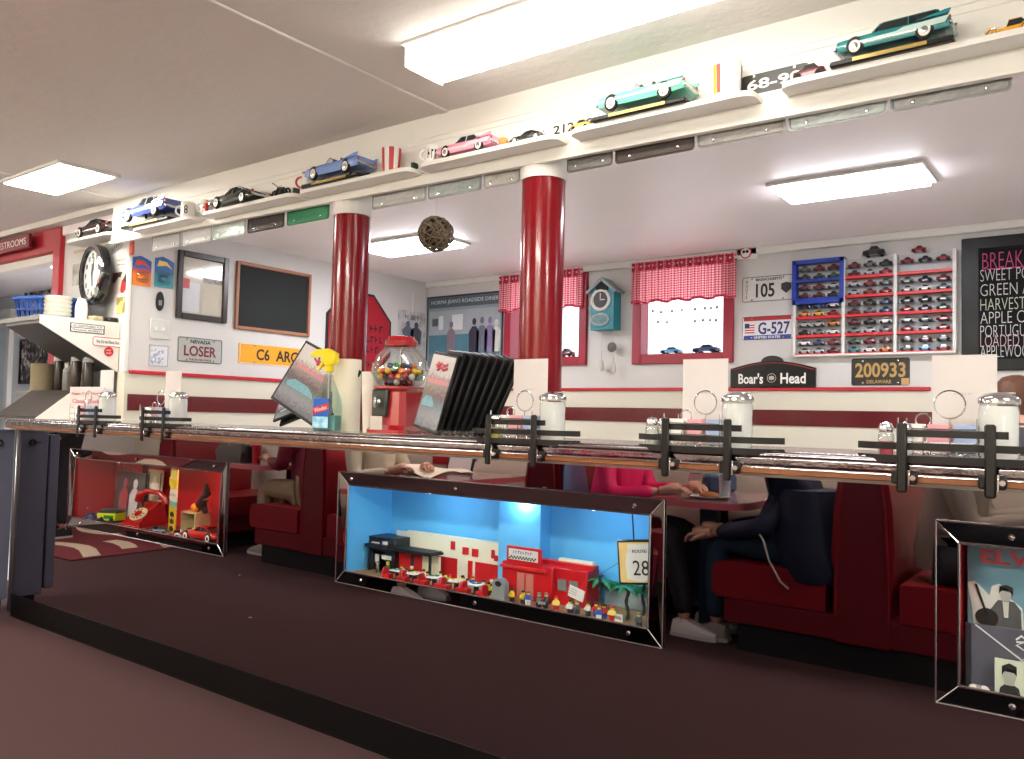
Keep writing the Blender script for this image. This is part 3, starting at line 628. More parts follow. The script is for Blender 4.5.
# toys on the window sills and bits on the panes
def tiny_car_mesh(c, L=.075):
    b = MB(); s = L/.075
    prof = [(-.037, .008, .012), (-.034, .020, .0145), (-.012, .0235, .016), (.015, .024, .016), (.034, .022, .0145), (.0375, .010, .012)]
    b.loft([[(x*s, -w_*s, .005*s), (x*s, w_*s, .005*s), (x*s, w_*s, z*s*.75), (x*s, w_*s*.85, z*s), (x*s, -w_*s*.85, z*s), (x*s, -w_*s, z*s*.75)] for x, z, w_ in prof])
    b.loft([[(x*s, -w_*s, .02*s), (x*s, w_*s, .02*s), (x*s, w_*s*.8, z*s), (x*s, -w_*s*.8, z*s)] for x, z, w_ in ((-.016, .0225, .013), (-.008, .034, .012), (.012, .034, .012), (.023, .023, .013))], 1)
    b.box((.002*s, 0, .0345*s), (.021*s, .019*s, .0025*s), 0, bev=.001)
    for x in (-.023, .023):
        for y in (-.0145, .0145): b.cyl((x*s, (y-.003)*s, .008*s), (x*s, (y+.003)*s, .008*s), .008*s, n=10, mi=2)
    return b.mesh('toy_car', [mat(c, .25, coat=.8, noise=.03), DARKGLASS, RUBBER])
TC = {'red': (140, 34, 40), 'black': (24, 24, 28), 'silver': (170, 172, 176), 'blue': (54, 70, 120), 'white': (222, 222, 220), 'green': (58, 84, 66), 'maroon': (96, 24, 36), 'orange': (206, 124, 50), 'teal': (40, 130, 140), 'grey': (104, 108, 112), 'sky blue': (80, 150, 210), 'yellow': (220, 180, 50)}
TCM = {}
def toy(c, loc, label, L=.075, group=None, rz=0., zs=1.):
    if (c, L) not in TCM: TCM[c, L] = tiny_car_mesh(TC[c], L)
    o = bpy.data.objects.new('toy_car', TCM[c, L]); COL.objects.link(o); o.location = loc; o.rotation_euler = (0, 0, rz); o.scale = (1, 1, zs)
    return tag(o, label, 'toy car', group)
zs2 = w2.z-w2h/2+.066; zs1 = w1.z-w1h/2+.062
toy('sky blue', (PY(672, 350, YW+.02).x, YW+.015, zs2), 'left pale blue toy car on the right window sill', .15, zs=.62); toy('blue', (PY(707, 349, YW+.02).x, YW+.015, zs2), 'right blue toy car on the right window sill', .18, zs=.62)
toy('maroon', (PY(567, 352, YW+.02).x, YW+.015, zs1), 'dark red toy car on the left window sill', .13)
k = 0
for x, y in ((653, 311), (661, 312), (672, 311), (682, 310), (695, 309), (705, 308), (711, 308), (717, 307), (658, 322), (667, 322), (695, 321), (703, 320), (710, 320), (716, 320)):
    p = PY(x, y, YW+.055); o = MB().prism([(0, .011), (.008, .002), (.004, -.012), (-.004, -.012), (-.008, .002)], -.003, .003).build('pane_ornament', mat((96, 100, 96) if k % 3 else (150, 170, 156), .5), None)
    o.location = p; k += 1
    tag(o, 'small dark ornament on the right window, %s in the %s hanging row' % (('first', 'second', 'third', 'fourth', 'fifth', 'sixth', 'seventh', 'last')[(k-1) if k <= 8 else (7 if k == 14 else k-9)], 'upper' if k <= 8 else 'lower'), 'ornament', 'ornaments on the window pane')
# teal cuckoo clock
TEALC = mat((28, 132, 146), .45, noise=.1, nscale=12); p = PY(609.5, 308, YW); zt, zb_ = PY(605, 280, YW).z, PY(606, 331, YW).z
t = thing('cuckoo_clock', 'teal house shaped cuckoo clock with pendulum between the two windows', 'clock', (p.x, YW, (zt+zb_)/2)); H2 = (zt-zb_)/2
MB().prism([(-.09, -H2), (.09, -H2), (.09, H2*.52), (0, H2*.92), (-.09, H2*.52)], -.10, 0).build('clock_body', TEALC, t)
MB().prism([(-.12, H2*.46), (0, H2*1.0), (.12, H2*.46), (.11, H2*.38), (0, H2*.86), (-.11, H2*.38)], -.125, 0).build('roof', mat((120, 136, 136), .4, noise=.2), t)
MB().prism([(-.05, H2*.62), (0, H2*.82), (.05, H2*.62), (.04, H2*.5), (-.04, H2*.5)], -.112, -.10).build('gable_door', BLACKM, t)
d = MB().lathe([(.076, 0), (.078, .008), (.066, .014), (.060, .008), (0, .008)], 28).build('dial', mat((220, 222, 216), .5), t, loc=(-.01, -.10, H2*.14), rot=(HALF, 0, 0))
MB().lathe([(.056, 0), (.056, .001), (0, .001)], 24).build('dial_center', mat((48, 46, 42), .5, noise=.4, nscale=90), d, loc=(0, 0, .008))
MB().bx((-.003, -.004, .009), (.003, .045, .011)).bx((-.003, -.004, .009), (.034, .003, .011)).build('clock_hand', WHITE, d)
MB().prism([(.072*cos(2*pi*i/24), .045*sin(2*pi*i/24)) for i in range(24)], -.112, -.10, T=Matrix.Translation((-.01, 0, -H2*.62))).build('scene_panel', mat((140, 150, 148), .4, noise=.5, nscale=30), t)
MB().prism([(.058*cos(2*pi*i/24), .03*sin(2*pi*i/24)) for i in range(24)], -.116, -.112, T=Matrix.Translation((-.01, 0, -H2*.62))).build('scene_picture', mat((90, 130, 130), .5, noise=.5, nscale=40), t)
for x, ln, kd in ((-.02, .20, 0), (.06, .09, 1), (.075, .22, 0)):
    c = MB().tube([(x, -.06, -H2), (x, -.06, -H2-ln)], .002, 6)
    c.build('chain', STEEL, t)
    if kd: MB().lathe([(0, -.006), (.034, -.004), (.034, .004), (0, .006)], 20).build('pendulum_disc', mat((70, 66, 62), .4), t, loc=(x, -.06, -H2-ln-.03), rot=(HALF, 0, 0))
    else: MB().lathe([(0, 0), (.014, .012), (.018, .04), (.012, .07), (0, .085)], 12).build('pinecone_weight', mat((196, 190, 176), .5, noise=.3, nscale=90), t, loc=(x, -.06, -H2-ln-.085))
l, w, h = hangB(738.5, 758.5, 247, 260)
t = thing('face_plaque', 'small white box plaque with a round red and black face, above the 105 plate', 'plaque', l)
MB().bx((-w/2, -.03, -h/2), (w/2, 0, h/2), bev=.004).build('plaque_box', WHITE, t)
MB().lathe([(.036, 0), (.036, .003), (0, .003)], 24).build('face_disc', mat((196, 60, 66), .5), t, loc=(-.005, -.03, 0), rot=(HALF, 0, 0)); MB().lathe([(.029, 0), (.029, .003), (0, .003)], 24).build('face_white', WHITETXT, t, loc=(-.005, -.0325, 0), rot=(HALF, 0, 0))
for x in (-.016, .006): MB().lathe([(.010, 0), (.010, .002), (0, .002)], 12).build('eye_spot', BLACK, t, loc=(x, -.0355, .006), rot=(HALF, 0, 0))
# wall case of toy cars, painted like a flag with red shelves and one blue corner
A, B = PY(796.3, 309, YW), PY(957.5, 300, YW); cx0, cx1 = A.x, B.x; cz1, cz0 = PY(877, 257.5, YW).z, PY(877, 353.5, YW).z
t = thing('toy_car_case', 'wall case of toy cars with red shelves and a blue corner frame', 'display case', ((cx0+cx1)/2, YW, cz0)); W_ = cx1-cx0; H_ = cz1-cz0
m1, m2 = PY(854-8, 305, YW).x-(cx0+cx1)/2, PY(897.5, 303, YW).x-(cx0+cx1)/2
MB().bx((-W_/2, -.006, 0), (W_/2, 0, H_)).build('back_panel', mat((182, 184, 186), .4, noise=.04), t)
for x in (-W_/2+.006, m1, m2, W_/2-.006): MB().bx((x-.009, -.06, 0), (x+.009, -.006, H_), bev=.002).build('divider', WHITE, t)
MB().bx((-W_/2, -.062, -.012), (W_/2, 0, 0), bev=.002).build('base_rail', WHITE, t)
zrow = lambda k: H_*(1-(k+1)/10)
for sct, (xa_, xb_) in enumerate(((-W_/2+.015, m1-.009), (m1+.009, m2-.009), (m2+.009, W_/2-.015))):
    for k in range(10):
        redsh = k % 2 == 1
        if sct == 0 and k < 4: mm = mat((28, 56, 150), .4) if k % 2 else clear_mat((236, 238, 242), .2)
        else: mm = mat((206, 30, 44), .4) if redsh else clear_mat((236, 238, 242), .2)
        MB().bx((xa_, -.058, zrow(k)-(.009 if redsh else .002)), (xb_, -.006, zrow(k)+(.006 if redsh else 0)), bev=0).build('shelf', mm, t)
zq = zrow(3)-.035*H_; bl = MB()
bl.bx((-W_/2-.006, -.066, zq-.012), (-W_/2+.016, -.004, H_+.012)).bx((m1-.02, -.066, zq-.012), (m1+.004, -.004, H_+.012)).bx((-W_/2, -.066, H_-.01), (m1, -.004, H_+.012)).bx((-W_/2, -.066, zq-.012), (m1, -.004, zq+.012))
bl.build('blue_frame', mat((26, 58, 160), .4), t)
SEC = ['left', 'middle', 'right']; ORD = ['top', 'second', 'third', 'fourth', 'fifth', 'sixth', 'seventh', 'eighth', 'ninth', 'bottom']; POS = ['left', 'centre', 'right']
rc = random.Random(4); names = ['black', 'maroon', 'silver', 'grey', 'red', 'blue', 'black', 'green', 'white', 'grey', 'maroon', 'black', 'silver']
spec = {(0, 5, 0): 'orange', (0, 5, 1): 'yellow', (0, 6, 2): 'orange', (1, 9, 2): 'orange', (1, 9, 0): 'teal', (2, 9, 1): 'sky blue', (0, 4, 1): 'blue', (2, 7, 2): 'red', (0, 2, 0): 'maroon', (0, 2, 1): 'maroon'}
for sct, (xa_, xb_) in enumerate(((-W_/2+.02, m1-.02), (m1+.012, m2-.012), (m2+.012, W_/2-.018))):
    for k in range(10):
        if sct == 2 and k == 1: continue
        for q in range(3):
            c = spec.get((sct, k, q)) or rc.choice(names)
            x = xa_+(xb_-xa_)*(q+.5)/3
            toy(c, (t.location.x+x, YW-.033, cz0+zrow(k)+(.0065 if k % 2 else .0005)), '%s toy car at %s of the %s row, %s third of the wall case' % (c, POS[q], ORD[k], SEC[sct]), .07, 'toy cars in the wall case')
toy('black', (PY(874, 258, YW-.04).x, YW-.04, cz1), 'black toy car parked on top of the wall case', .12)
toy('red', (PY(919, 252, YW-.04).x, YW-.04, cz1), 'small red toy racer on top of the wall case, further right', .075)
# chalk menu board
xl = PY(962, 300, YW).x; zt = PY(990, 237, YW).z; t = thing('menu_board', 'large black chalk menu board headed BREAKFAST at the right', 'menu board', (xl+.55, YW, (zt+1.5)/2)); hh = (zt-1.5)/2
MB().bx((-.55, -.02, -hh), (.55, 0, hh), bev=.004).build('board_frame', mat((8, 9, 9), .4, noise=.1, spec=.3), t); MB().bx((-.47, -.0225, -hh+.06), (.5, -.02, hh-.06)).build('slate', mat((15, 16, 17), .75, noise=.25, nscale=4, spec=.2), t)
CH = mat((196, 196, 196), .9, noise=.35, nscale=300)
def chalk(s, x, y, wd, m, hgt, par=t):
    p = PY(x, y, YW); text(par, s, .07, (p.x-par.location.x, -.0235, p.z-par.location.z), m, align='LEFT', height=hgt, width=wd*.56, bold=-.0012)
chalk('BREAKFAST', 983, 262, .58, mat((186, 72, 120), .9, noise=.3, nscale=300), .085); zz_ = PY(1003, 269.5, YW).z-t.location.z; MB().bx((-.43, -.0238, zz_), (-.1, -.0228, zz_+.006)).build('chalk_line', mat((186, 72, 120), .9), t)
for s, y, wd, m in (('SWEET POTATO', 276.5, .62, CH), ('GREEN APPLE', 291, .60, CH), ('HARVEST', 305.5, .36, mat((190, 200, 176), .9, noise=.3, nscale=300)), ('APPLE CIDER', 318.7, .56, CH), ('PORTUGUESE', 332, .48, CH), ('LOADED FRIES', 341.5, .52, mat((200, 170, 176), .9, noise=.3, nscale=300)), ('APPLEWOOD', 352, .44, CH)): chalk(s, 981, y, wd, m, .062)
# ================================================================ SHELVES ON THE BEAM
ZS = 2.148
def shelf(x0, x1, yb, z, label, dp=.105, r=.05):
    t = thing('wall_shelf', label, 'shelf', ((x0+x1)/2, yb, z), group='white shelves along the beam'); w = x1-x0
    p = [(-w/2, 0), (w/2, 0), (w/2, -dp+r*.6)]+[(w/2-r+r*cos(a), -dp+r*.6-r*.6*sin(a)) for a in (pi/8, pi/4, 3*pi/8, pi/2)]
    p += [(-w/2+r-r*cos(a), -dp+r*.6-r*.6*sin(a)) for a in (pi/2, 3*pi/8, pi/4, pi/8)]+[(-w/2, -dp+r*.6)]
    MB().prism(p, -.016, 0, ax='z').build('board', TRIMW, t)
    MB().bx((-w/2, -.0, -.03), (w/2, .0, -.016)).bx((-w/2+.02, -.012, -.03), (w/2-.02, 0, -.016)).build('cleat', TRIMW, t)
    return t
fx = lambda x, y: PY(x, y, YB-.1).x
S = [(fx(131, 230), fx(190, 217)), (fx(200, 217), fx(293, 197)), (fx(297, 192), fx(408, 171)), (fx(417, 167), fx(555, 137)), (fx(568, 131), fx(752, 92)), (fx(779, 83), .12)]
SL = ['short white shelf on the beam holding the blue and white model car', 'white shelf on the beam holding the dark green model car', 'white shelf on the beam holding the blue convertible, above the left column', 'white shelf on the beam holding the pink model car', 'white shelf on the beam holding the mint green convertible', 'longest white shelf on the beam, holding the teal station wagon']
for (a, b), lb in zip(S, SL): shelf(a, b, YB, ZS, lb)
sx0, sx1 = PY(68, 241, YG-.1).x, XL-.015
shelf(sx0, sx1, YG, 2.196, 'white shelf above the round wall clock at the left', .125)
# ---------------------------------------------------------------- model cars
def sect(x, w, z0, z1): return [(x, -w*.88, z0), (x, w*.88, z0), (x, w, z0+(z1-z0)*.35), (x, w*.98, z0+(z1-z0)*.7), (x, w*.82, z1), (x, -w*.82, z1), (x, -w*.98, z0+(z1-z0)*.7), (x, -w, z0+(z1-z0)*.35)]
INTER = mat((60, 50, 46), .6, noise=.2); WHWALL = mat((226, 224, 218), .5)
def model_car(name, label, loc, L, style, col, col2=None, roof=None, stand=None, rz=0., inter=None):
    t = thing(name, label, 'model car', loc, rz)
    zo = (.028 if stand else 0)
    T = Matrix.Translation((0, 0, zo)) @ Matrix.Diagonal((L, L, L*1.14, 1))
    bm_, b2 = mat(col, .18, noise=.03, coat=1), mat(col2 or col, .18, noise=.03, coat=1)
    fin = style in ('wagon', 'conv', 'sedan')
    hood = .150
    if style == 'hotrod':
        st = [(-.44, .05, .06, .135), (-.40, .058, .055, .165), (-.12, .07, .05, .18), (-.08, .1, .05, .185), (.25, .12, .05, .19), (.42, .105, .06, .15), (.46, .08, .07, .11)]
    elif style == 'fast':
        st = [(-.5, .12, .06, .10), (-.46, .155, .045, .13), (-.30, .17, .04, .155), (-.1, .175, .04, .16), (.2, .175, .04, .16), (.40, .165, .05, .14), (.5, .12, .07, .10)]
    else:
        st = [(-.5, .13, .075, .128), (-.475, .165, .05, .145), (-.30, .178, .045, .152), (-.1, .182, .042, .155), (.18, .182, .042, .155), (.38, .178, .05, .163 if fin else .15), (.475, .17, .06, .168 if fin else .14), (.5, .15, .075, .13)]
    MB().loft([sect(x, w, a, b) for x, w, a, b in st], 0, T).build('car_body', bm_, t)
    if fin:
        f = MB()
        for s in (-1, 1): f.prism([(.22, .150), (.49, .158), (.505, .193), (.46, .192)], s*.172-.008, s*.172+.008, T=T)
        for s in (-1, 1): MB().prism([(.22, .150), (.49, .158), (.505, .193), (.46, .192)], s*.170-.008, s*.170+.008, T=T).build('tail_fin', bm_, t)
    if col2:
        for s in (-1, 1): MB().prism([(-.30, .085), (.46, .085), (.49, .135), (.12, .125), (.05, .105), (-.28, .10)], s*.1835-.003, s*.1835+.003, T=T).build('side_panel', b2, t)
    def cabin(ss, rf):
        MB().loft([[(x, -w, z0), (x, w, z0), (x, w*k, z1), (x, -w*k, z1)] for x, w, z0, z1, k in ss], 0, T).build('cabin_glass', DARKGLASS, t)
        m = MB(); i0, i1 = rf
        m.loft([[(x, -w, z), (x, w, z), (x, w*.9, z+.012), (x, -w*.9, z+.012)] for x, w, z in ((i0, .125, .214), (i0+.03, .13, .222), (i1-.03, .13, .222), (i1, .125, .214))], 0, T)
        m.build('roof', mat(roof or col, .18, noise=.03, coat=1), t)
        for s in (-1, 1):
            for a, b in ((ss[0][0]+.01, i0+.01), ((i0+i1)/2, (i0+i1)/2), (ss[-1][0]-.01, i1-.01)):
                MB().tube([(a, s*.158, .15), (b, s*.13, .22)], .006, 6, T=T).build('pillar', mat(roof or col, .2, coat=1), t)
    if style == 'sedan': cabin([(-.17, .155, .15, .155, .9), (-.07, .155, .15, .22, .82), (.17, .155, .15, .22, .82), (.29, .15, .15, .157, .9)], (-.09, .19))
    elif style == 'wagon': cabin([(-.17, .155, .15, .155, .9), (-.08, .155, .15, .22, .82), (.36, .155, .15, .22, .82), (.45, .15, .15, .165, .9)], (-.1, .40))
    elif style == 'hotrod':
        MB().loft([[(x, -w, .18), (x, w, .18), (x, w*.9, z1), (x, -w*.9, z1)] for x, w, z1 in ((-.06, .1, .19), (-.02, .1, .29), (.2, .11, .29), (.3, .11, .2))], 0, T).build('cabin_glass', DARKGLASS, t)
        MB().box((.09, 0, .295), (.24, .19, .02), 0, T, .008).build('roof', bm_, t)
    elif style == 'fast': cabin([(-.14, .15, .155, .16, .9), (-.03, .15, .155, .22, .8), (.12, .15, .155, .22, .8), (.38, .13, .14, .15, .9)], (-.04, .16))
    else:
        MB().box((.06, 0, .155), (.30, .26, .012), 0, T, .004).build('interior', inter or INTER, t)
        for x in (.0, .14): MB().box((x, 0, .172), (.03, .24, .05), 0, T, .01).build('seat_back', inter or INTER, t)
        MB().add([(-.10, -.15, .153), (-.10, .15, .153), (-.055, .13, .215), (-.055, -.13, .215)], [(0, 1, 2, 3)], 0, T).build('windshield', clear_mat((225, 235, 238), .3), t)
        MB().tube([(-.10, -.15, .153), (-.055, -.13, .216), (-.055, .13, .216), (-.10, .15, .153)], .006, 6, T=T).build('windshield_frame', CHROME, t)
    hr = style == 'hotrod'
    for x in (-.31, .29):
        for s in (-1, 1):
            y = s*(.155 if hr else .170); R = .085 if hr else .066
            w = MB().cyl((x, y-s*.03, R), (x, y+s*.012, R), R, n=22, T=T).build('wheel', RUBBER, t)
            MB().cyl((x, y+s*.012, R), (x, y+s*.0145, R), R*.8, R*.78, n=20, T=T).build('whitewall', WHWALL if not hr else mat((220, 170, 60), .4), w)
            MB().cyl((x, y+s*.0145, R), (x, y+s*.021, R), R*.5, R*.3, n=14, T=T).build('hub_cap', CHROME, w)
            if hr: MB().ring((x, y, R), R+.012, .018, 'y', 14, T=T, a0=.1, a1=pi-.1).build('fender', bm_, t)
            else: MB().cyl((x, s*.150, R+.006), (x, s*.174, R+.006), R*1.18, n=20, T=T).build('wheel_arch', BLACKM, t)
    for x, zz in ((-.5, .082), (.5, .09)):
        MB().box((x, 0, zz), (.03, .33 if not hr else .16, .03), 0, T, .008).build('bumper', CHROME, t)
    for s in (-1, 1):
        MB().ball((-.487 if not hr else -.43, s*(.125 if not hr else .085), .118 if not hr else .15), (.02, .028, .026), 12, T=T).build('headlight', mat((226, 226, 220), .15, coat=1), t)
        MB().ball((.49 if not hr else .45, s*.145 if not hr else s*.1, .135), (.015, .018, .018), 10, T=T).build('tail_light', mat((170, 24, 26), .2, coat=1), t)
    MB().box((-.497 if not hr else -.445, 0, .112), (.012, .18 if not hr else .07, .03 if not hr else .08), 0, T, .004).build('grille', STEEL, t)
    if stand:
        s = MB(); w = L*1.06; s.bx((-w/2, -.062, 0), (w/2, .05, .016), bev=.004); s.build('display_base', BLACK, t)
        MB().bx((-w*.3, -.064, .004), (w*.3, -.0615, .014)).build('base_nameplate', mat((170, 150, 90), .3, .6), t)
        for x in (-.2, .2): MB().cyl((x*L, 0, .014), (x*L, 0, .045), .006, n=8).build('base_post', BLACK, t)
    return t
YS = YB-.058
def carx(xa, xb, y, Yp=YS): a, b = PY(xa, y, Yp).x, PY(xb, y, Yp).x; return (a+b)/2, b-a
def mc(label, xa, xb, y, style, col, z=ZS, Yp=YS, **k):
    x, L = carx(xa, xb, y, Yp); return model_car('model_car', label, (x, Yp, z), L*.98, style, col, **k)
mc('dark maroon open model car with white wheels on the shelf above the wall clock', 84, 116, 235, 'fast', (52, 20, 26), 2.196, YG-.06)
mc('blue and white model car on a black base at the left end of the beam', 133, 178, 214, 'sedan', (66, 92, 170), col2=(226, 228, 230), roof=(226, 226, 226), stand=True)
mc('dark green black model car on the beam between two small figures', 219, 262, 197, 'fast', (34, 46, 44))
mc('sky blue open convertible model car on a black base above the left column', 314, 368, 166, 'conv', (112, 144, 208), stand=True)
mc('pink model car with a white roof on the beam between the columns', 443, 499, 143, 'sedan', (236, 150, 178), col2=(244, 196, 210), roof=(236, 232, 228))
mc('small black rounded model car beside the pink model car', 512, 548, 133, 'fast', (26, 28, 30))
mc('mint green convertible model car on a black base right of the right column', 603, 692, 93, 'conv', (116, 206, 182), col2=(150, 224, 204), stand=True)
mc('teal station wagon model car with chrome tail on a long black base', 838, 955, 40, 'wagon', (16, 118, 122), col2=(190, 214, 212), stand=True)
mc('yellow hot rod model car at the top right corner of the beam', 982, 1040, 26, 'hotrod', (230, 160, 36))
def small_car(label, xa, xb, y, c): 
    x, L = carx(xa, xb, y); toy(c, (x, YS-.01, ZS), label, max(.07, L))
small_car('tiny yellow toy car at the left end of the mint convertible shelf', 574, 593, 121, 'yellow'); small_car('small maroon toy car at the left end of the station wagon shelf', 795, 828, 70, 'maroon')
# ---------------------------------------------------------------- mugs, cans and figures on the shelves
def mug(label, x, y, r, h, body, band=None, handle=True, txt=None, z=ZS, name='mug', cat='mug', Yp=YS):
    xx = PY(x, y, Yp).x; t = thing(name, label, cat, (xx, Yp, z), rz=.75)
    MB().lathe([(r*.92, 0), (r, .004), (r, h-.003), (r*.94, h), (r*.9, h-.004), (r*.9, .006), (0, .006)], 24).build('mug_body', body, t)
    if band: MB().lathe([(r*1.006, h*.12), (r*1.006, h*.88)], 24, caps=False).build('band', band, t)
    if handle: MB().ring((-r*1.0, 0, h*.5), h*.28, .005, 'y', 16).build('handle', body, t)
    if txt == '#': marks(t, 3, r*1.3, h*.5, (0, -r*1.01, h*.5), DKTXT)
    elif txt: text(t, txt, h*.5, (0, -r*1.02, h*.5), DKTXT, height=h*.5)
    return t
MW = mat((228, 226, 222), .3, coat=.5)
mug('white mug with a black number 8 left of the dark green model car', 188, 206, .034, .085, MW, txt='8')
mug('plain white mug behind the small red figure', 207, 207, .03, .07, MW)
def figure(label, x, y, h, c, Yp=YS-.03, z=ZS):
    xx = PY(x, y, Yp).x; t = thing('figurine', label, 'figurine', (xx, Yp, z))
    MB().lathe([(h*.22, 0), (h*.24, h*.04), (h*.12, h*.1), (h*.16, h*.4), (h*.2, h*.62), (h*.1, h*.74)], 12).build('figure_body', mat(c, .4), t)
    MB().ball((0, 0, h*.85), h*.14, 12).build('figure_head', mat((206, 160, 130), .5), t)
    for s in (-1, 1): MB().tube([(s*h*.18, 0, h*.64), (s*h*.3, -h*.1, h*.42), (s*h*.16, -h*.2, h*.4)], h*.05, 6).build('figure_arm', mat(c, .4), t)
figure('small red figurine standing in front of the white mug on the beam', 206.5, 207, .062, (176, 34, 34))
t = thing('toy_motorcycle', 'dark toy motorcycle at the right end of the dark green car shelf', 'toy motorcycle', (PY(281, 192, YS).x, YS, ZS))
for x in (-.045, .045): MB().ring((x, 0, .022), .018, .005, 'y', 18).build('wheel', RUBBER, t)
MB().tube([(-.045, 0, .022), (-.02, 0, .05), (.02, 0, .045), (.045, 0, .022)], .006, 8).box((0, 0, .03), (.035, .018, .024), bev=.005).build('motorcycle_frame', BLACK, t); MB().tube([(-.03, -.025, .07), (-.022, 0, .056), (-.03, .025, .07)], .003, 6).build('handlebar', CHROME, t)
mug('red mug left of the sky blue convertible', 309.5, 176, .032, .085, mat((176, 28, 36), .3, coat=.5), MW)
t = thing('soda_carton', 'red and white striped cup right of the sky blue convertible', 'cup', (PY(391.5, 158, YS).x, YS, ZS))
MB().lathe([(.034, 0), (.04, .1), (.037, .1), (.032, .004), (0, .004)], 28).build('cup_body', MW, t)
for a in range(6): MB().add([((.0342+.006*v)*cos(a*pi/3+u), (.0342+.006*v)*sin(a*pi/3+u), .1*v) for v in (0, .25, .5, .75, 1) for u in (0, .17, .35, .52)], [(i*4+j, i*4+j+1, i*4+j+5, i*4+j+4) for i in range(4) for j in range(3)], 0).build('stripe', mat((180, 24, 34), .35), t)
mug('white mug with black lettering left of the pink model car', 433, 151, .03, .07, MW, txt='#')
t = MB().lathe([(.044, 0), (.044, .003), (0, .003)], 28).build('round_emblem', mat((224, 222, 216), .5), None, loc=(PY(421, 153, YB).x, YB, 2.225), rot=(HALF, 0, 0)); tag(t, 'round pale emblem on the beam left of the black lettered mug', 'emblem')
t = MB().ball((0, 0, .018), .018, 16).build('orange_ball', mat((230, 140, 70), .5), None, loc=(PY(503.5, 137, YS-.02).x, YS-.02, ZS)); tag(t, 'small orange ball between the pink and the black model cars', 'ball')
t = thing('paper_cup', 'white cup with yellow and red print right of the mint convertible', 'cup', (PY(727, 78, YS).x, YS, ZS), rz=.6)
MB().lathe([(.04, 0), (.043, .10), (.041, .112), (.0, .114)], 28).build('cup_body', MW, t)
for a, c in ((-2.9, (226, 170, 40)), (-2.55, (190, 50, 40)), (-.5, (60, 50, 44)), (-.15, (190, 90, 40))): MB().add([((.0405+.003*v)*cos(a+u), (.0405+.003*v)*sin(a+u), .012+.085*v) for v in (0, .5, 1) for u in (0, .15, .32)], [(0, 1, 4, 3), (1, 2, 5, 4), (3, 4, 7, 6), (4, 5, 8, 7)], 0).build('print', mat(c, .4), t)
for x, y, lb, c in ((298, 196, 'small dark metal bracket under the sky blue convertible shelf end', (60, 58, 56)), (416, 172, 'small dark green pennant bracket between the shelves left of the pink car', (30, 70, 56))):
    p = PY(x, y, YB); t = MB().prism([(0, 0), (.06, 0), (.012, .012), (.012, .05), (0, .05)], -.03, 0).build('bracket', mat(c, .4), None, loc=(p.x, YB, p.z-.02)); tag(t, lb, 'bracket')
# plates on the face of the beam
def beamplate(xa, xb, yt, yb, s, base, tm, lb):
    l, w, h = hangB(xa, xb, yt, yb, YB); l.z = 2.148+.02+h/2; plate(lb, l, max(w, .2), h, 0, base, [(s, 0, -.02, h*.5, .8, tm)])
beamplate(555, 592, 128, 146, '212 48', mat((222, 220, 208), .4, noise=.05), DKTXT, 'pale license plate on the beam between the black and the mint model cars')
beamplate(754, 795, 84, 105, '68-90', mat((50, 52, 52), .4, noise=.1), WHITETXT, 'black license plate reading 68-90 on the beam right of the printed cup')
# plates screwed flat under the beam, plain backs showing
PB = [((152, 181), (150, 150, 150), 'leftmost grey plate back under the beam'), ((182, 212), (176, 178, 178), 'pale grey plate back under the beam, second from the left'), ((213, 246), (170, 182, 176), 'greenish grey plate back under the beam beside the black one'), ((247.5, 284.5), (44, 34, 34), 'black brown plate back under the beam beside the green one'), ((287, 329.5), (30, 108, 72), 'green plate back under the beam left of the left column'), ((372, 427), (140, 140, 138), 'grey plate back under the beam just right of the left column'), ((428, 482), (128, 134, 134), 'smooth grey plate back under the beam near the hanging ball'), ((484, 520), (146, 144, 140), 'mottled plate back under the beam left of the right column'), ((567, 613), (92, 90, 88), 'dark speckled plate back under the beam right of the right column'), ((615, 695), (62, 54, 50), 'dark brown plate back under the beam below the mint convertible'), ((697, 786), (126, 124, 122), 'dotted grey plate back under the beam below the printed cup'), ((788, 888), (140, 146, 146), 'smooth pale grey plate back under the beam below the station wagon'), ((890, 1013), (120, 120, 120), 'rightmost embossed grey plate back under the beam')]
YPB = 2.352
for (xa, xb), c, lb in PB:
    yb_ = lambda x: 251.8-(x-152)*.188
    p0, p1 = PY(xa, yb_(xa), YPB), PY(xb, yb_(xb), YPB); w = p1.x-p0.x
    c = tuple(min(255, int(v*1.12)) for v in c)
    t = thing('license_plate', lb, 'license plate', ((p0.x+p1.x)/2, YPB, (p0.z+p1.z)/2), group='plates hung under the beam', rot=(0, -atan2(p1.z-p0.z, w), 0)); hp = 2.15-(p0.z+p1.z)/2
    MB().prism(rrect(w*.99, hp, .012, cz=hp/2), -.003, 0).build('plate_body', mat(c, .35, .3, noise=.3, nscale=60, bump=.25, bscale=50), t)
    MB().tube([(a, -.004, b) for a, b in rrect(w*.95, hp*.9, .01, cz=hp/2)], .0025, 6, closed=True).build('rim', mat(tuple(int(v*.85) for v in c), .4, .3), t)
    for x in (-.3, .3): MB().lathe([(.006, 0), (.004, .003), (0, .0035)], 10).build('screw', CHROME, t, loc=(x*w, -.003, .018), rot=(HALF, 0, 0))
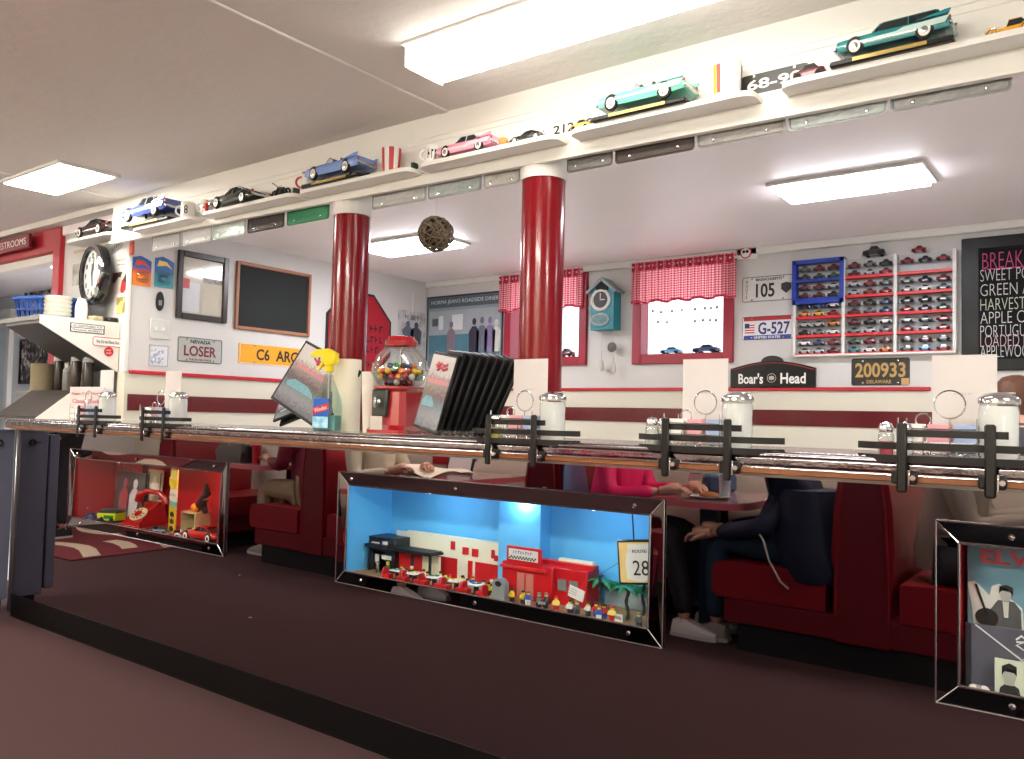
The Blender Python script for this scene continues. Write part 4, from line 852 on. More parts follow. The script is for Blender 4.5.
# hanging ball of woven vine
p = PY(436, 234, 2.41); R_ = 18.0/F*(p-CAM).dot(fw)
t = thing('hanging_ball', 'openwork woven ball hanging by a thread from the beam', 'hanging ball', p)
MB().tube([(0, 0, R_), (0, 0, 2.16-p.z)], .0012, 5).build('thread', mat((226, 224, 220), .6), t)
rb = random.Random(3); vm = MB()
for i in range(34):
    ax_ = V((rb.gauss(0, 1), rb.gauss(0, 1), rb.gauss(0, 1))).normalized(); u = ax_.orthogonal().normalized(); v = ax_.cross(u); rr = R_*rb.uniform(.90, 1); off = R_*rb.uniform(-.45, .45)
    q = sqrt(max(1e-5, rr*rr-off*off)); vm.tube([ax_*off+(u*cos(a)+v*sin(a))*q*(1+.02*sin(5*a+i)) for a in [2*pi*k/22 for k in range(22)]], R_*.045, 5, closed=True)
vm.build('woven_shell', mat((92, 80, 62), .4, .2, noise=.5, nscale=60), t)
MB().ball((0, 0, 0), R_*.82, 16).build('dark_core', mat((36, 30, 24), .6, .0, noise=.6, nscale=80), t)
# ================================================================ THINGS ON THE COUNTER
YO = 2.25
# spray bottle
p = PY(328, 400, 2.13); t = thing('spray_bottle', 'clear spray bottle with yellow trigger and blue label beside the paper towels', 'spray bottle', (p.x, 2.13, ZT), rz=.35)
bt = lambda k: [(-.044*k, -.026*k), (.044*k, -.026*k), (.05*k, 0), (.044*k, .026*k), (-.044*k, .026*k), (-.05*k, 0)]
def stack(secs): return [[(x*1.1, y, z*.93) for x, y in bt(k)] for k, z in secs]
MB().loft(stack(((.92, 0), (1, .008), (1, .10), (.9, .135), (.6, .18), (.36, .215), (.3, .235)))).build('bottle', clear_mat((226, 238, 236), .35), t)
MB().loft(stack(((.86, .004), (.94, .01), (.94, .065)))).build('cleaning_fluid', mat((120, 176, 176), .1, noise=.02, alpha=.75), t)
lb_ = MB().bx((-.046, -.031, .012), (.020, -.0265, .125), bev=.001); lb_.build('label', mat((30, 96, 190), .35, noise=.05), t)
MB().bx((-.046, -.0325, .012), (.020, -.031, .055)).build('label_wave', ramp_mat(((.3, (60, 170, 220)), (.6, (190, 226, 236))), 30), t)
MB().prism([(-.046, .062), (.02, .082), (.02, .108), (-.046, .088)], -.0325, -.031).build('label_band', mat((206, 40, 50), .4), t); text(t, 'Windex', .03, (-.013, -.0332, .085), WHITETXT, rot=(HALF, -.29, 0), width=.056, height=.017)
YEL = mat((236, 214, 20), .4, noise=.03)
MB().lathe([(.018, .228), (.019, .25), (.014, .256)], 16).build('cap', YEL, t)
MB().prism([(.03, .256), (.034, .30), (.0, .318), (-.05, .314), (-.066, .302), (-.066, .288), (-.02, .284), (-.014, .256)], -.016, .016).build('trigger_head', YEL, t); MB().prism([(-.022, .286), (-.034, .262), (-.05, .236), (-.042, .234), (-.026, .256), (-.012, .284)], -.007, .007).build('trigger', YEL, t)
MB().cyl((-.064, 0, .296), (-.076, 0, .296), .009, n=10).build('nozzle', YEL, t)
MB().tube([(0, 0, .24), (.002, 0, .02)], .003, 6).build('dip_tube', WHITE, t)
# paper towels and cups
pa, pb = PY(336, 395, YO+.02), PY(365, 395, YO+.02); zt = PY(351, 360, YO+.02).z; R_ = rpx(28, pa)
t = thing('paper_towel_roll', 'white paper towel roll standing between the spray bottle and the cups', 'paper towels', ((pa.x+pb.x)/2, YO+.0, ZT))
MB().lathe([(R_*.98, 0), (R_, .004), (R_, zt-ZT-.004), (R_*.97, zt-ZT), (.02, zt-ZT), (.02, zt-ZT-.03), (0, zt-ZT-.03)], 32).build('paper_roll', mat((226, 220, 200), .8, noise=.04, nscale=20, bump=.15, bscale=70), t)
MB().lathe([(.0205, zt-ZT-.02), (.0205, zt-ZT+.001), (.018, zt-ZT+.001), (.018, zt-ZT-.02)], 16).build('card_core', mat((160, 130, 96), .8), t); MB().add([(-R_*.9, -R_*.46, .002), (-R_*1.15, -R_*.5, .0), (-R_*1.06, -R_*.5, zt-ZT-.01), (-R_*.9, -R_*.46, zt-ZT-.004)], [(0, 1, 2, 3)]).build('loose_sheet', mat((230, 225, 208), .8), t)
p = PY(371, 400, YO-.02); zt = PY(371, 372, YO-.02).z; h = zt-ZT; R_c = rpx(20, p)
t = thing('cup_stack', 'tall white stack of cups with a straw, left of the gumball machine', 'cups', (p.x, YO-.02, ZT)); R_ = R_c
cp = MB().lathe([(R_*.72, 0), (R_*.74, .003), (R_*.94, h*.62), (R_*.98, h*.62+.003)], 28); cp.build('bottom_cup', mat((232, 226, 214), .6, noise=.02), t)
for k in range(6): MB().lathe([(R_*(.94+.01*k), h*.62+k*h*.063), (R_*(.97+.01*k), h*.62+(k+.85)*h*.063), (R_*(.99+.01*k), h*.62+(k+.9)*h*.063), (R_*(.95+.01*k), h*.62+(k+1)*h*.063)], 28).build('nested_cup', mat((236, 231, 220), .6, noise=.02), t)
MB().tube([(.0, 0, h*.7), (.008, 0, h+.035)], .0035, 8).build('straw', WHITE, t)
# gumball machine
p = PY(401, 415, YO); t = thing('gumball_machine', 'red gumball machine with clear globe and red lid on the bar', 'gumball machine', (p.x-.01, YO, ZT), rz=.12)
zgl = PY(401, 387, YO).z-ZT; ztop = PY(401, 337, YO).z-ZT
sq = lambda a, z, c=.75: [(a, -a*c, z), (a, a*c, z), (a*c, a, z), (-a*c, a, z), (-a, a*c, z), (-a, -a*c, z), (-a*c, -a, z), (a*c, -a, z)]
GR = mat((158, 10, 24), .22, noise=.03, coat=.8)
MB().loft([sq(.098, 0), sq(.098, .012), sq(.078, .03), sq(.070, zgl-.02), sq(.080, zgl-.008), sq(.080, zgl)]).build('machine_body', GR, t)
cm = MB().bx((-.062, -.092, zgl-.115), (.01, -.066, zgl-.012), bev=.006).build('coin_mechanism', mat((62, 66, 62), .35, .6, noise=.2), t)
MB().lathe([(.017, 0), (.017, .012), (.01, .016), (0, .016)], 16).build('crank_boss', STEEL, cm, loc=(-.026, -.092, zgl-.06), rot=(HALF, 0, 0)); MB().box((-.026, -.112, zgl-.06), (.012, .012, .042), bev=.004).build('crank_handle', STEEL, cm)
MB().bx((-.05, -.094, zgl-.04), (-.02, -.091, zgl-.036)).build('coin_slot', BLACK, cm)
MB().prism([(-.058, 0), (.0, 0), (.0, .05), (-.058, .05)], -.10, -.07, T=Matrix.Translation((0, 0, .012))).build('chute_door', CHROME, t)
gp = [(.066, zgl), (.088, zgl+.012), (.108, zgl+.045), (.110, zgl+.065), (.092, zgl+.115), (.062, zgl+.150), (.054, ztop-.035)]
MB().lathe(gp, 36, caps=False).build('glass_globe', clear_mat((246, 250, 250), .8), t)
MB().cyl((0, 0, zgl), (0, 0, ztop-.02), .004, n=8).build('center_rod', CHROME, t)
MB().lathe([(.054, ztop-.042), (.062, ztop-.036), (.064, ztop-.018), (.056, ztop-.012), (.05, ztop), (.02, ztop+.004), (0, ztop+.004)], 32).build('lid', GR, t)
rg = random.Random(11); gc = [('yellow', (232, 190, 40)), ('green', (50, 150, 60)), ('orange', (226, 120, 40)), ('red', (176, 30, 36)), ('white', (226, 222, 210)), ('blue', (30, 50, 110)), ('black', (30, 26, 30))]
gm = {n: MB().ball((0, 0, 0), .0125, 12).mesh('gumball', mat(c, .2, coat=.6)) for n, c in gc}
spots = []
for lay in range(4):
    z = zgl+.016+lay*.0205; rmax = (.068, .085, .088, .075)[lay]-.004
    k = 0
    for ring_r in (0, .026, .051, .076):
        if ring_r > rmax: continue
        n = 1 if ring_r == 0 else int(2*pi*ring_r/.0262)
        for i in range(n):
            a = 2*pi*i/n+lay*.5; spots.append((ring_r*cos(a), ring_r*sin(a), z))
for x, y, z in spots:
    if hypot(x, y) < .02: continue
    n = rg.choice(gc)[0]; o = bpy.data.objects.new('gumball', gm[n]); COL.objects.link(o); o.location = V(t.location)+V((x, y, z))
    tag(o, '%s gumball among the gumballs in the clear globe' % n, 'gumball', '%s gumballs in the globe' % n)
# menus
COVER = ramp_mat(((.0, (96, 98, 106)), (.2, (140, 142, 150)), (.34, (112, 128, 136)), (.44, (104, 92, 94)), (.6, (156, 142, 144)), (.68, (184, 156, 158)), (.73, (206, 204, 204)), (1., (212, 210, 210))), .28, 'grad', .16, coat=.6)
def menu(label, w, h, M, cover=True, group=None, th=.012):
    t = thing('menu', label, 'menu', (0, 0, 0), group=group); t.matrix_world = M
    MB().box((0, 0, h/2), (w, th, h), bev=.003).build('binder', mat((11, 11, 12), .45, noise=.15, bump=.1, bscale=200, spec=.25), t)
    if cover:
        o = MB().bx((-w*.46, -.002, -h*.46), (w*.46, 0, h*.46)).build('cover_sheet', COVER, t); o.location = (0, -th/2, h/2)
        for pts in ([(-.14, .30), (-.02, .36), (.10, .33), (.24, .36)], [(-.12, .27), (.0, .31), (.12, .28), (.26, .31)], [(-.2, .33), (-.1, .29), (-.14, .37)]):
            MB().tube([(x*w, -.0025, z*h) for x, z in pts], .005, 5).build('cover_logo', mat((186, 70, 84), .5), t, loc=(0, -th/2, h/2))
        MB().prism([(-.40, -.14), (-.30, -.07), (-.06, -.07), (.06, -.13), (.1, -.19), (-.38, -.20)], -.0028, -.002, T=Matrix.Diagonal((w, 1, h, 1))).build('cover_car', mat((110, 162, 176), .3, noise=.3), t, loc=(0, -th/2, h/2))
        MB().prism([(-.4, .10), (.42, .10), (.42, .15), (-.4, .15)], -.0026, -.002, T=Matrix.Diagonal((w, 1, h, 1))).build('cover_roofline', mat((190, 120, 126), .4), t, loc=(0, -th/2, h/2))
    return t
def frame_from_px(bl, br, tl, Yb, Yt):
    # the menu leans: its foot stands at depth Yb on the bar and its head at depth Yt
    b0 = PY(*bl, Yb); b1 = PY(*br, Yb); t0 = PY(*tl, Yt)
    x = (b1-b0); z = (t0-b0); h = z.length; z.normalize(); x = x-z*x.dot(z); w = x.length; x.normalize(); y = z.cross(x)
    o = b0+x*w/2; M = Matrix((x, y, z)).transposed().to_4x4(); M.translation = o
    return M, w, h
M, w, h = frame_from_px((270.5, 398), (336, 415), (307, 339), 2.20, 2.30)
menu('tilted menu with a red logo and teal car, top of the small pile', w*.98, h*.98, M, group='menus piled by the spray bottle')
M, w, h = frame_from_px((273, 422), (330, 424), (279, 402), 2.24, 2.35)
M2 = M.copy(); menu('black menu lying under the tilted menu, bottom of the small pile', w, .16, M2, group='menus piled by the spray bottle')
mb = menu('black menu wedged between the tilted menu and the bottom menu', w*.7, .10, M @ Matrix.Translation((-w*.1, .03, .0)), cover=False, group='menus piled by the spray bottle')
# row of leaning black menus in a wire stand
ZB = ZT+.014
OR = ['front', 'second', 'third', 'fourth', 'fifth', 'sixth', 'seventh', 'eighth', 'rearmost']
a0, b0_, c0 = PY(410.5, 428, 2.12), PY(446, 430.5, 2.12), PY(436.5, 353, 2.19)
x = V((1, 0, 0)); wM = (b0_.x-a0.x)
lean = V((.30, .14, 1)).normalized(); yv = V((.86, .5, 0)); 
for i in range(9):
    xv = V((.87, -.30, 0)).normalized() if i == 0 else V((.80, -.42, 0)).normalized()
    zv = V((.285+.028*i, .12, 1)).normalized(); zv = (zv-xv*zv.dot(xv)*.35).normalized(); xx = (xv-zv*xv.dot(zv)).normalized(); yy = zv.cross(xx)
    hM = (c0-a0).length*(1.0 if i == 0 else 1.04-.006*i); wd_ = .185 if i == 0 else .165
    o = V(((a0.x+b0_.x)/2-.02+.0195*i, 2.13+.014*i, ZB)); Mx = Matrix((xx, yy, zv)).transposed().to_4x4(); Mx.translation = o
    menu('%s menu of the row of black menus leaning right of the gumball machine' % OR[i] if i else 'front menu of the leaning row, clear cover showing its printed front', wd_, hM, Mx, cover=(i == 0), group='black menus leaning in the wire stand', th=.013 if i else .012)
t = thing('menu_stand', 'clear low stand under the row of leaning black menus', 'stand', ((a0.x+b0_.x)/2+.1, 2.18, ZT))
MB().bx((-.18, -.10, .0), (.14, .10, .010), bev=.003).build('stand_base', clear_mat((232, 236, 238), .35), t)
MB().bx((-.18, -.10, .01), (-.06, -.096, .03), bev=.001).bx((-.06, -.1, .010), (.14, -.096, .02), bev=.001).build('stand_lip', clear_mat((232, 236, 238), .4), t)
# flyers lying on the counter near the second rack
for i, (dx, dy, rz_) in enumerate(((0.06, .03, .2), (.16, .02, -.3), (.25, .04, .1), (.34, .03, .4))):
    o = MB().bx((-.035, -.022, 0), (.035, .022, .0015)).build('paper_slip', ramp_mat(((.4, (70, 64, 70)), (.6, (214, 210, 208))), 40), None, loc=(RXs[1]+.1+dx, 2.04+dy, ZT), rot=(0, 0, rz_))
    tag(o, '%s of the printed paper slips lying right of the second rack' % ['first', 'second', 'third', 'fourth'][i], 'paper slip', 'paper slips on the bar')
# red and white placard
p0, p1 = PY(73, 400, 2.14), PY(101, 400, 2.14); zt = PY(87, 387, 2.14).z
t = thing('placard', 'small white placard with red lettering beside the slanted station side', 'placard', ((p0.x+p1.x)/2, 2.14, ZT), rz=.1); w = p1.x-p0.x; h = zt-ZT
MB().bx((-w/2, -.004, 0), (w/2, .004, h), bev=.001).build('card', PAPER, t)
text(t, 'Cape Cod News', .04, (0, -.005, h*.80), REDTXT, width=w*.86, height=h*.10); text(t, 'Classic Rock', .04, (0, -.005, h*.58), REDTXT, width=w*.8, height=h*.12); text(t, '* * *', .03, (0, -.005, h*.38), REDTXT, width=w*.4)
# ================================================================ STATION WITH SLANTED CANOPY AT THE LEFT END
XU = -4.66; XV = -5.08
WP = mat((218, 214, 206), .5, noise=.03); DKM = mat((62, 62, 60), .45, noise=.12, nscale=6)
t = thing('serving_station', 'white sided serving station with slanted dark canopy at the bar left end', 'serving station', ((XU+XV)/2, 2.22, ZT))
def up(mb, n, m): return wpart(mb, n, m, t)
up(MB().prism([(2.0, 1.645), (2.0, 1.69), (2.435, 1.69), (2.435, 1.405)], XU-.012, XU, ax='x'), 'upper_cheek', WP)
up(MB().prism([(2.002, 1.134), (2.195, 1.29), (2.195, 1.131), (2.002, 1.131)], XU-.012, XU, ax='x').bx((XU-.012, 2.195, 1.131), (XU, 2.435, 1.15)), 'lower_cheek', WP)
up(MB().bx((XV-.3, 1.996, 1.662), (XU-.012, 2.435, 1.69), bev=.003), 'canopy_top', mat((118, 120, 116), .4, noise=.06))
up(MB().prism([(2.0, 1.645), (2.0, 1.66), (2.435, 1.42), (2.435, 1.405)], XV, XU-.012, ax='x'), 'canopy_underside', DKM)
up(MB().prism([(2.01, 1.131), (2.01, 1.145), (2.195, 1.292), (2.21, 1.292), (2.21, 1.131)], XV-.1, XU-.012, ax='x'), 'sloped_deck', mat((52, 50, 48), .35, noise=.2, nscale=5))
up(MB().bx((XV-.3, 2.19, 1.262), (XU-.012, 2.435, 1.285), bev=.003), 'shelf', mat((120, 118, 112), .4))
up(MB().bx((XU-.30, 2.425, 1.28), (XU-.012, 2.438, 1.45)), 'back_plate', mat((70, 70, 68), .5))
def sticker(label, xl, xr, yt, yb, base, lines, rd=0):
    l, w, h = hangL(xl, xr, yt, yb, XU); s = thing('sticker', label, 'sticker', l, HALF)
    MB().prism(rrect(w, h, rd*h+.001, 6), -.0015, 0).build('sticker_sheet', base, s)
    return s, w, h
s, w, h = sticker('black and white warning sticker on the white station side', 70, 104.5, 324, 333, BLACK, ())
MB().bx((-w*.47, -.002, .04*h), (w*.47, -.0014, .42*h)).bx((-w*.47, -.002, -.42*h), (w*.47, -.0014, -.04*h)).build('white_band', WHITETXT, s)
text(s, 'NO RESPONSIBLE FOR', .02, (0, -.0025, .23*h), DKTXT, width=w*.86, height=h*.22); text(s, 'PERSONAL PROPERTY', .02, (0, -.0025, -.23*h), DKTXT, width=w*.86, height=h*.22)
s, w, h = sticker('white sticker with red bracket border on the station side', 92, 122.5, 337, 347, WHITETXT, ())
MB().tube([(x, -.002, z) for x, z in rrect(w*.95, h*.86, .012)], .0022, 6, closed=True).build('red_border', REDTXT, s); text(s, 'We Do not Rent Out', .02, (0, -.0025, 0), DKTXT, width=w*.74, height=h*.34)
l, w, h = hangL(104, 113.5, 347.5, 356, XU); s = thing('sticker', 'round red sticker below the other stickers', 'sticker', l, HALF)
MB().lathe([(w*.5, 0), (w*.5, .0015), (0, .0015)], 24, T=Matrix.Rotation(HALF, 4, 'X')).build('sticker_sheet', REDTXT, s); marks(s, 4, w*.5, .008, (0, -.002, .008), WHITETXT, 2); marks(s, 5, w*.55, .008, (0, -.002, -.008), WHITETXT, 3)
# squeeze bottles and crock on the station shelf
def squeeze(x, ytop, label, fill, r=.03):
    p = PY(x, 388, 2.31); h = PY(x, ytop, 2.31).z-1.285; t = thing('squeeze_bottle', label, 'squeeze bottle', (p.x, 2.31, 1.285), group='squeeze bottles on the station shelf')
    MB().lathe([(r*.95, 0), (r, .004), (r, h*.66), (r*.85, h*.7)], 18).build('bottle', fill, t)
    MB().lathe([(r*.95, h*.66), (r*.97, h*.74), (r*.7, h*.78), (r*.3, h*.82), (r*.12, h), (0, h)], 18).build('nozzle_cap', mat((176, 178, 174), .35, noise=.03), t)
DF = mat((44, 36, 32), .25, noise=.1)
squeeze(58, 346, 'squeeze bottle of dark sauce beside the beige crock', DF); squeeze(75, 346, 'middle squeeze bottle of dark sauce on the station shelf', mat((66, 58, 52), .25)); squeeze(87, 348, 'squeeze bottle of dark sauce nearest the white station side', DF)
squeeze(67, 362, 'short grey squeeze bottle between two dark sauce bottles', mat((120, 118, 112), .35), .026)
p = PY(42, 380, 2.26); t = thing('crock', 'beige straight sided crock at the left of the station shelf', 'crock', (p.x, 2.26, 1.285)); h = PY(42, 364, 2.26).z-1.285
MB().lathe([(.058, 0), (.062, .005), (.062, h-.006), (.066, h), (.058, h), (.056, .01), (0, .01)], 26).build('crock_body', mat((150, 138, 110), .5, noise=.08), t)
# basket, plates, jar on top
p = PY(48, 305, 2.24); t = thing('blue_basket', 'blue plastic slatted basket on top of the serving station', 'basket', (PY(51, 305, 2.25).x, 2.255, 1.69), rz=.3); BB = mat((26, 66, 140), .4, noise=.06)
hw, hd, hh = .155, .115, .15
m = MB()
for s_ in (-1, 1):
    for k in range(9):
        x = -hw*.86+2*hw*.86*k/8; m.add([(x-.011, s_*hd*.84, .005), (x+.011, s_*hd*.84, .005), ((x+.011)*1.14, s_*hd*.99, hh-.02), ((x-.011)*1.14, s_*hd*.99, hh-.02)], [(0, 1, 2, 3)])
    for k in range(6):
        y = -hd*.8+2*hd*.8*k/5; m.add([(s_*hw*.86, y-.011, .005), (s_*hw*.86, y+.011, .005), (s_*hw*.99, (y+.011)*1.14, hh-.02), (s_*hw*.99, (y-.011)*1.14, hh-.02)], [(0, 1, 2, 3)])
m.build('side_slats', BB, t)
MB().bx((-hw*.86, -hd*.84, 0), (hw*.86, hd*.84, .006)).build('basket_floor', BB, t)
MB().loft([[(-hw*k, -hd*k, z), (hw*k, -hd*k, z), (hw*k, hd*k, z), (-hw*k, hd*k, z)] for k, z in ((.97, hh*.45), (.985, hh*.45), (.985, hh*.52), (.97, hh*.52))]).build('mid_band', BB, t)
r_ = MB(); 
for a, b in (((-hw-.012, -hd-.012), (hw+.012, -hd+.004)), ((-hw-.012, hd-.004), (hw+.012, hd+.012)), ((-hw-.012, -hd), (-hw+.004, hd)), ((hw-.004, -hd), (hw+.012, hd))): r_.bx((*a, hh-.022), (*b, hh), bev=.003)
r_.build('basket_rim', mat((36, 84, 164), .4), t)
p = PY(58, 306, 2.17); hs = (PY(58, 297, 2.17).z-1.69)/5.5; R_ = rpx(29.5, p)
first = None
for k in range(5):
    lbp = ['bottom', 'second from bottom', 'middle', 'second from top', 'top'][k]
    if first is None:
        first = MB().lathe([(R_*.5, 0), (R_*.62, .002), (R_*.84, hs*.55), (R_*.96, hs*1.1), (R_, hs*1.55), (R_*.97, hs*1.55), (R_*.8, hs*.8), (R_*.5, hs*.45), (0, hs*.45)], 32).build('bowl', mat((226, 224, 214), .25, coat=.4, noise=.02), None); o = first
        tag(o, '%s white bowl of the stack on the serving station' % lbp, 'bowl', 'white bowls stacked before the blue basket')
    else: o = dup(first, None, '%s white bowl of the stack on the serving station' % lbp)
    o.location = (p.x, 2.17, 1.69+hs*k)
p = PY(81.5, 308, 2.27); hj = PY(81.5, 299, 2.27).z-1.69; t = thing('white_jar', 'white rounded jar right of the bowl stack', 'jar', (p.x, 2.27, 1.69))
MB().lathe([(.026, 0), (.032, .006), (.034, hj*.5), (.030, hj*.8), (.024, hj*.9), (.024, hj), (.02, hj), (.0, hj*.96)], 26).build('jar_body', mat((226, 228, 214), .3, coat=.4, noise=.02), t)
for x, y0, w_, lb, c in ((103, 2.385, .10, 'dark flat box behind the white jar under the round clock', (40, 38, 36)), (112, 2.41, .045, 'dark small box at the right end of the station top', (30, 26, 26)), (95, 2.33, .09, 'tan tongs handle box beside the white jar', (176, 164, 130))):
    p = PY(x, 314, y0); o = MB().box((0, 0, .015), (w_, .06, .03), bev=.006).build('small_box', mat(c, .5, noise=.2), None, loc=(p.x, y0, 1.69)); tag(o, lb, 'box')
# round wall clock
pc = PY(93, 279, YG); R_ = (PY(95, 249.7, YG).z-PY(94, 308.5, YG).z)/2
t = thing('wall_clock', 'large round clock with thick black rim and pale dial on the left partition', 'clock', (pc.x+.17, YG-.03, pc.z), rz=-.14)
RX = Matrix.Rotation(HALF, 4, 'X')
MB().lathe([(R_*.86, 0), (R_*.97, .01), (R_, .035), (R_*.98, .06), (R_*.9, .075), (R_*.82, .07), (R_*.80, .05), (0, .05)], 48, T=RX).build('rim', mat((18, 18, 20), .2, coat=.6), t)
MB().lathe([(R_*.985, .055), (R_*.955, .068), (R_*.90, .0775)], 48, T=RX, caps=False).build('chrome_band', CHROME, t)
MB().lathe([(R_*.81, .051), (R_*.81, .054), (0, .054)], 40, T=RX).build('dial', mat((206, 210, 206), .35, noise=.05), t)
for i in range(12):
    a = HALF-2*pi*(i+1)/12; text(t, str(i+1), R_*.2, (R_*.62*cos(a), -.0555, R_*.62*sin(a)), DKTXT, name='numeral', height=R_*.17, bold=.002)
MB().bx((-.004, -.058, -.02), (.004, -.056, R_*.55), T=Matrix.Rotation(.25, 4, 'Y')).build('minute_hand', DKTXT, t); MB().bx((-.005, -.06, -.02), (.005, -.058, R_*.38), T=Matrix.Rotation(2.9, 4, 'Y')).build('hour_hand', DKTXT, t)
MB().bx((-R_*.1, -.0555, R_*.12), (R_*.1, -.0545, R_*.36)).build('dial_badge', mat((70, 72, 74), .4), t)
# pictures and small plate on the partition
def pic(label, xl, xr, yt, yb, m, nm='photo_print', cat='photo', lines=()):
    l, w, h = hangB(xl, xr, yt, yb, YG); t = thing(nm, label, cat, l)
    MB().bx((-w/2, -.003, -h/2), (w/2, 0, h/2)).build('print', m, t)
    for s, z, hz in lines: marks(t, s, w*.8, hz*h, (0, -.0035, z*h), DKTXT, s)
COLL = ramp_mat(((0, (40, 38, 38)), (.3, (90, 86, 84)), (.55, (150, 146, 142)), (.8, (206, 202, 196))), 26, 'cells')
pic('grey photo print left of the round clock', 73, 82.5, 264, 285, ramp_mat(((.35, (120, 116, 112)), (.65, (190, 186, 178))), 16))
pic('small lettered sheet on the partition right of the round clock', 117, 128.5, 256, 268, mat((212, 208, 198), .6), lines=((5, .2, .16), (9, -.2, .14)))
pic('dark red photo print right of the round clock', 113, 128.5, 272, 293, ramp_mat(((0, (56, 36, 34)), (.4, (150, 40, 40)), (.6, (196, 180, 170)), (.8, (60, 46, 40))), 14, 'cells'))
pic('yellow toned photo print below the dark red one', 117, 128, 297, 313, ramp_mat(((0, (150, 130, 70)), (.5, (214, 196, 120)), (.8, (90, 70, 40))), 20, 'cells'))
pic('line of small print high on the partition under the shelf', 74, 92, 249, 252, mat((180, 172, 150), .6))
l, w, h = hangB(111, 122.5, 243, 251, YG); plate('tiny grey license plate hung at a tilt under the car shelf', l, w, h, 0, mat((150, 152, 154), .4), [], bolts=False, rot=(0, -.35, 0)); marks(COL.objects[-1] if False else [o for o in COL.objects if o.get('label', '').startswith('tiny grey license')][0], 4, w*.7, h*.45, (0, -.0035, 0), DKTXT)
p = PY(134, 240, YB-.002); t = MB().bx((-.022, -.012, -.05), (.022, 0, .04), bev=.008).build('orange_tag', mat((216, 80, 44), .4, noise=.2, nscale=40), None, loc=(XL+.045, YB+.09, p.z)); tag(t, 'small orange hang tag at the left end of the beam', 'tag')
# restroom sign and collages in the corridor
pa = PY(0, 244, 2.36); pb = PY(28, 247, 2.36); t = thing('restroom_sign', 'dark red sign with white lettering hung on the red passage header', 'sign', ((pa.x+pb.x)/2-.12, 2.36, (pa.z+pb.z)/2+.008))
w = pb.x-pa.x+.3; MB().bx((-w/2, -.01, -.045), (w/2, .01, .045), bev=.003).build('sign_board', mat((122, 18, 34), .4), t); text(t, 'RESTROOMS', .05, (.10, -.0115, 0), WHITETXT, width=w*.62, height=.045)
for x in (-.2, .2): MB().tube([(x*w, .0, .0), (x*w, .015, .0), (x*w, .032, .0)], .008, 6).build('sign_bracket', STEEL, t)
def coll(label, xl, xr, yt, yb):
    l, w, h = hangB(xl, xr, yt, yb, 3.5); t = framed('framed_collage', label, 'picture', l, w, h, 0, BLACK, .018, ramp_mat(((0, (20, 20, 22)), (.3, (80, 76, 76)), (.6, (140, 120, 120)), (.82, (206, 202, 198))), 24, 'cells'))
coll('framed photo collage high on the corridor wall', 27, 66, 271, 300); coll('framed photo collage low on the corridor wall behind the crock', 21, 56, 338, 384)
# woman behind the bar is built with the other people
# ================================================================ DISPLAY CASE WITH THE TOY DINER (centre)
x0, x1 = CASES[1][0]+.05, CASES[1][1]-.05; yb = YM+.24
def at2(x, y=2.2): return PY(x, 560, y).x
# blue boxed pillar that the right red column runs through
px = [o for o in COL.objects if o.name.startswith('column')][1].location.x
MB().bx((px-.088, YM+.178, Z2F), (px+.088, yb-.001, Z2T)).build('boxed_pillar', BLUEB, None).name = 'boxed_pillar'
o = COL.objects['boxed_pillar']; o.parent = DC2; o.location = -V(DC2.location)
def blk(a, b, m, name, label, cat, bev=.002):
    c = [(p+q)/2 for p, q in zip(a, b)]; c[2] = a[2]
    o = MB().bx([p-q for p, q in zip(a, c)], [p-q for p, q in zip(b, c)], bev=bev).build(name, m, None, loc=c)
    return tag(o, label, cat)
RB = mat((190, 22, 30), .35, noise=.05); WB = mat((226, 218, 190), .4, noise=.04); KB = mat((26, 30, 30), .4, noise=.15); GRNB = mat((20, 110, 62), .4); GREYB = mat((140, 146, 146), .4); YB_ = mat((232, 196, 34), .4)
zf = Z2F
X = lambda px_, y: PY(px_, 560, y).x
# black toy building at the left
t = thing('toy_building', 'black toy building with white bits at the left of the toy diner scene', 'toy building', (x0+.06, 2.29, zf))
MB().bx((-.07, -.05, 0), (.07, .05, .125), bev=.002).build('building_body', KB, t)
for bx_, bz, bw, bh in ((-.03, .085, .04, .02), (.03, .045, .05, .015), (-.02, .03, .02, .03), (.02, .10, .025, .012)): MB().bx((bx_-bw/2, -.053, bz), (bx_+bw/2, -.05, bz+bh)).build('white_brick', WHITE, t)
MB().bx((-.068, -.054, .0), (-.04, -.05, .06)).build('doorway', mat((60, 64, 66), .4), t)
# white and cream wall with red windows behind the tables
t = thing('toy_wall', 'cream toy brick wall with small red windows behind the toy tables', 'toy wall', ((X(408, 2.33)+X(505, 2.33))/2, 2.33, zf)); wl = X(505, 2.33)-X(408, 2.33)
MB().bx((-wl/2, -.008, 0), (wl/2, .008, .15), bev=.001).build('wall_bricks', WB, t); MB().bx((-wl/2-.06, -.006, 0), (-wl/2, .008, .143), bev=.001).build('low_white_wall', WHITE, t)
for u, z, w_, h_ in ((.0, .098, .02, .03), (.13, .085, .028, .026), (.225, .083, .028, .028), (.40, .088, .014, .03), (.44, .075, .025, .02)): MB().bx((u*wl-w_/2, -.011, z-h_/2+.02), (u*wl+w_/2, -.008, z+h_/2+.02)).build('red_window', RB, t)
for u, w_ in ((-.06, .10), (.18, .02), (.36, .12)): MB().bx((u*wl-w_/2, -.011, 0), (u*wl+w_/2, -.008, .072)).build('red_panel', RB, t)
